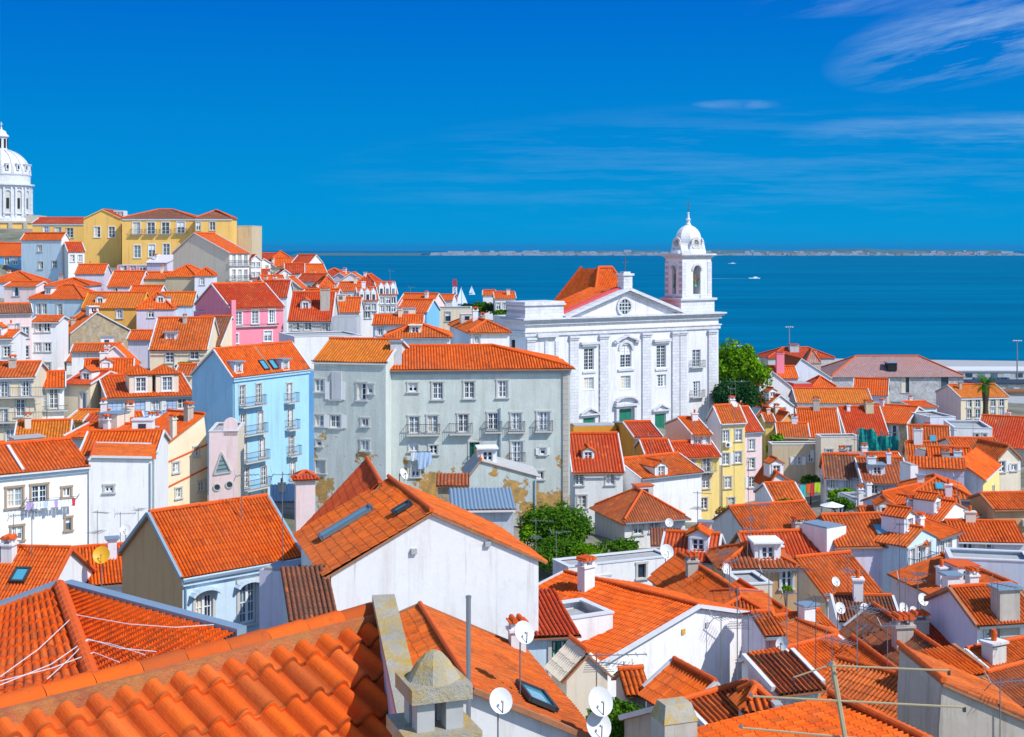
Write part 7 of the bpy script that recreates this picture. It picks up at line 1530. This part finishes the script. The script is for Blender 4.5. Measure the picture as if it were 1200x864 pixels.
for k, (px, w_, hh, m_) in enumerate(((484, .35, .8, 'cloth_white'), (488, .3, .6, 'cloth_blue'), (493, .5, 1.5, 'cloth_blue'), (498, .4, 1.35, 'cloth_blue'), (503, .4, 1.1, 'cloth_blue'))):
    cloth(['white cloth leftmost below the tenement balcony', 'short pale blue cloth second from left on the tenement', 'longest pale blue sheet hanging on the tenement', 'middle pale blue sheet right of the longest one', 'pale blue sheet at the right end of the tenement line'][k], px, 529.5, tw(px), w_, hh, m_, G_T, 20+k)
mb = MB(); mb.bar(P(481, 529.5, tw(481)), P(506, 529.5, tw(506)), .04, 'metal_dark'); mb.bar(P(481, 529.5, tw(481)), P(481, 529, tw(481, 0)), .04, 'iron'); mb.bar(P(506, 529.5, tw(506)), P(506, 529, tw(506, 0)), .04, 'iron'); tag(mb.build('washing_line'), 'washing line on the tenement wall', 'washing line')
for k, (px, m_, w_, hh, t_) in enumerate(((941, 'cloth_cyan', .5, 1.3, 'cyan cloth drying in the yard'), (948, 'cloth_orange', .6, .9, 'orange patterned cloth drying in the yard'), (952, 'cloth_red', .4, 1.3, 'red cloth drying in the yard between orange and lime'), (958, 'cloth_lime', .6, 1.0, 'lime green cloth drying in the yard'))):
    cloth(t_, px, 568-k*.8, 140, w_, hh, m_, 'cloths drying in the yard', 30+k)
mb = MB(); a, c = P(937, 568, 140), P(963, 564, 140)
for p in (a, c): mb.bar((p.x, p.y, terr(p.x, p.y)), (p.x, p.y, p.z+.1), .08, 'metal_grey')
mb.bar(a, c, .05, 'metal_dark'); tag(mb.build('washing_line'), 'washing line on two posts in the yard beside the pink house', 'washing line')

# ================================================================ green netting, quay things, boats, masts
def netting():
    A, B = P(1006, 508, 172), P(1066, 541, 166); zt, zb_ = A.z+.6, CZ-(543-HY)/F*168; root = empty('scaffold', (A.x, A.y, zb_)); tag(root, 'scaffold wrapped in torn green netting before the half ruined house', 'scaffold')
    m, n = 26, 8; W = B.x-A.x; V = np.array([[(W*i/(m-1), 1.2*i/(m-1)*-1+.10*math.sin(i*.8+j*.7)+.06*math.sin(i*2.1), (zt-zb_)*(j/(n-1))*(1-.22*(i > 9)*min(1, (i-9)/3)+.025*math.sin(i*.9))) for j in range(n)] for i in range(m)])
    mb = MB(); mb.grid(V, np.zeros((m, n, 2)), 'green_net'); mb.grid((V+np.array([0, .04, 0]))[::-1], np.zeros((m, n, 2)), 'green_net'); mb.build('netting', root)
    for k in range(6): m2 = MB(); x = W*k/5; m2.bar((x, .5-1.2*k/5, -1), (x, .5-1.2*k/5, (zt-zb_)*.98), .09, 'metal_grey'); m2.build('standard', root)
    for k in range(3): m2 = MB(); z = (zt-zb_)*(k+1)/3.4; m2.bar((0, .5, z), (W, -.7, z), .08, 'metal_grey'); m2.build('ledger', root)
netting()
def lamp(label, px, yt, D):
    a = P(px, yt, D); root = empty('flood_light_mast', (a.x, a.y, 3.2 if D > 320 else terr(a.x, a.y))); h = a.z-root.location.z; tag(root, label, 'light mast', 'quay light masts'); mb = MB(); mb.lathe([(.28, 0), (.13, h)], (0, 0, 0), 'metal_grey', 8); mb.build('mast', root)
    mb = MB(); mb.box((0, 0, h), (2.6, .35, .12), 'metal_grey'); mb.build('arm', root)
    for k in range(4): m2 = MB(); m2.box((-1.1+.73*k, -.1, h-.18), (.5, .4, .2), 'frame_white'); m2.build('lamp_head', root)
lamp('tall light mast beyond the roofs right of the big tree', 925, 383, 470); lamp('tall light mast on the quay at the right edge', 1192, 399, 410); lamp('small light mast on the far end of the quay behind the big tree', 866, 405, 520)
mb = MB()
for nm, lb, (px, py, D), (w_, d_, h_), mt, tp in (('quay_shed', 'long dark roofed shed on the quay below the light mast', (1180, 449, 395), (22, 10, 3.2), 'p_dirtywhite', 'metal_dark'), ('quay_shed', 'pale flat building on the quay edge right of the stone warehouse', (1150, 440, 440), (40, 12, 3.0), 'concrete', 'verge'),
                                             ('quay_shed', 'blue grey low building behind the palm house at the right edge', (1205, 462, 330), (20, 14, 5.0), 'p_bluewhite', 'concrete'), ('quay_shed', 'small brown topped kiosk on the quay at the right edge', (1192, 452, 370), (9, 6, 3.2), 'p_stone', 'rust')):
    a = P(px, py, D); root = empty(nm, (a.x, a.y, 3.2)); tag(root, lb, 'shed', 'quay sheds'); m2 = MB(); m2.box((0, 0, 0), (w_, d_, h_), mt); m2.build('wall', root); m2 = MB(); m2.box((0, 0, h_), (w_+1, d_+1, .4), tp); m2.build('roof', root)
    for k in range(int(w_/4)): m3 = MB(); m3.box((-w_/2+2+4*k, -d_/2-.03, 1.0), (2.2, .1, 1.3), 'glass'); m3.build('window', root)
for k in range(9):
    a = P(1143+k*4.6, 446, 425); root = empty('parked_van', (a.x, a.y, 3.24)); tag(root, 'dark vehicle in the row parked along the quay', 'van', 'vehicles parked on the quay')
    m2 = MB(); m2.box((0, 0, .35), (1.05, 4.2, .75), 'metal_dark'); m2.box((0, .2, 1.1), (.95, 2.6, .65), 'glass', top=(.9, .8)); m2.build('body', root)
    for sx in (-1, 1):
        for sy in (-1, 1): m3 = MB(); m3.bar((sx*.42, sy*1.35, .33), (sx*.55, sy*1.35, .33), .62, 'black', n=12); m3.build('wheel', root)
def sailboat(label, px, D, h, sail='cloth_white'):
    a = P(px, HY+CZ*F/D, D); root = empty('sailboat', (a.x, a.y, 0), R_(25)); tag(root, label, 'sailboat'); mb = MB(); L = h*.75; n = 9
    pts = []
    for i in range(n): t = i/(n-1); wv = .13*L*math.sin(math.pi*min(1, t*.62+.38)); pts.append([(-L/2+L*t, -wv, .9+.25*t), (-L/2+L*t, -wv*.5, -.3), (-L/2+L*t, wv*.5, -.3), (-L/2+L*t, wv, .9+.25*t)])
    V = np.array(pts); mb.grid(V, np.zeros((n, 4, 2)), 'white_paint'); mb.grid(V[:, [3, 0]], np.zeros((n, 2, 2)), 'wood'); mb.build('hull', root)
    mb = MB(); mb.bar((0, 0, 0), (0, 0, h), .22, 'metal_grey'); mb.bar((0, 0, 1.6), (-L*.42, 0, 1.6), .18, 'metal_grey'); mb.build('mast', root)
    for nm, tri in (('mainsail', [(-.2, .05, 1.8), (-L*.42, .5, 1.8), (-.2, .05, h*.97)]), ('jib', [(.2, .05, h*.85), (L*.47, .1, 1.2), (.3, .6, 1.4)])):
        m2 = MB(); t = [Vector(p) for p in tri]; m2.poly(t, sail); m2.poly([p+Vector((0, .06, 0)) for p in reversed(t)], sail); m2.build(nm, root)
sailboat('white sailed yacht on the river behind the red and white mast', 541, 1080, 15.5); sailboat('tiny sailing boat further right of the yacht', 553, 1350, 9)
def lattice():
    a = P(533, 328, 400); zb = terr(a.x, a.y)-.5; h = a.z-zb; root = empty('lattice_mast', (a.x, a.y, zb)); tag(root, 'red and white banded lattice mast in front of the river', 'mast'); n = 14
    for k in range(n):
        mb = MB(); z0, z1 = h*k/n, h*(k+1)/n; r0, r1 = 1.5*(1-.75*k/n), 1.5*(1-.75*(k+1)/n); m = 'red_paint' if k % 2 else 'white_paint'
        for i in range(4):
            x0, y0 = [(-1, -1), (1, -1), (1, 1), (-1, 1)][i]; x1, y1 = [(-1, -1), (1, -1), (1, 1), (-1, 1)][(i+1) % 4]; mb.bar((x0*r0, y0*r0, z0), (x0*r1, y0*r1, z1), .3, m); mb.bar((x0*r0, y0*r0, z0), (x1*r1, y1*r1, z1), .2, m); mb.bar((x0*r1, y0*r1, z1), (x1*r1, y1*r1, z1), .2, m)
        mb.build('section', root)
lattice()
def motorboat(label, px, D, L):
    a = P(px, HY+CZ*F/D, D); root = empty('motor_boat', (a.x, a.y, 0)); tag(root, label, 'boat'); mb = MB(); mb.box((0, 0, -.3), (L, L*.25, 1.6), 'white_paint', top=(1.1, 1.1)); mb.build('hull', root); mb = MB(); mb.box((L*.1, 0, 1.3), (L*.4, L*.18, 1.5), 'white_paint', top=(.8, .9)); mb.build('cabin', root)
    return a
simple('foam', (.45, .62, .75), .8, var=.5)
a = motorboat('small white motor boat drawing a pale wake on the river, right of the belfry', 884, 2080, 16)
mb = MB(); n = 30
for k in range(n): x0, x1 = a.x-6-k*2.6, a.x-6-(k+1)*2.6; w0, w1 = 1.2+k*.1, 1.2+(k+1)*.1; mb.poly([(x0, a.y-w0, .05), (x1, a.y-w1, .05), (x1, a.y+w1, .05), (x0, a.y+w0, .05)], 'foam')
o = mb.build('boat_wake'); tag(o, 'pale wake trailing behind the small motor boat', 'wake', kind='stuff')
motorboat('tiny motor boat far out near the opposite shore', 858, 4200, 22)
# parasol and yard bits
a = P(975, 588, 122); root = empty('parasol', (a.x, a.y, terr(a.x, a.y))); h = a.z-root.location.z; tag(root, 'white parasol in the yard above the steep orange roof', 'parasol'); mb = MB(); mb.lathe([(1.1, h-.35), (.02, h)], (0, 0, 0), 'cloth_white', 8); mb.build('canopy', root); mb = MB(); mb.bar((0, 0, 0), (0, 0, h-.05), .06, 'metal_grey'); mb.build('pole', root)

# masts and brackets reach down to whatever carries them
bpy.context.view_layer.update(); dg = bpy.context.evaluated_depsgraph_get()
for o in list(COL.objects):
    if o.parent or o.get('category') not in ('aerial', 'satellite dish') or o.name.startswith('large'): continue
    M = o.matrix_world
    if o['category'] == 'aerial': st = M.translation+Vector((.09, .09, 0)); st.z += .35
    else: st = M @ Vector((0, .27, 0)); st.z -= .3
    hit, loc, *_ = sc.ray_cast(dg, st, Vector((0, 0, -1)))
    z0 = M.translation.z-(.3 if o['category'] == 'aerial' else .45)
    if hit and loc.z < z0-.05 and z0-loc.z < 14:
        q = MB(); y = 0 if o['category'] == 'aerial' else .18; q.bar((0, y, z0+.1-M.translation.z), (0, y, loc.z-.1-M.translation.z), .05, 'metal_grey', n=6); q.build('pole', o)
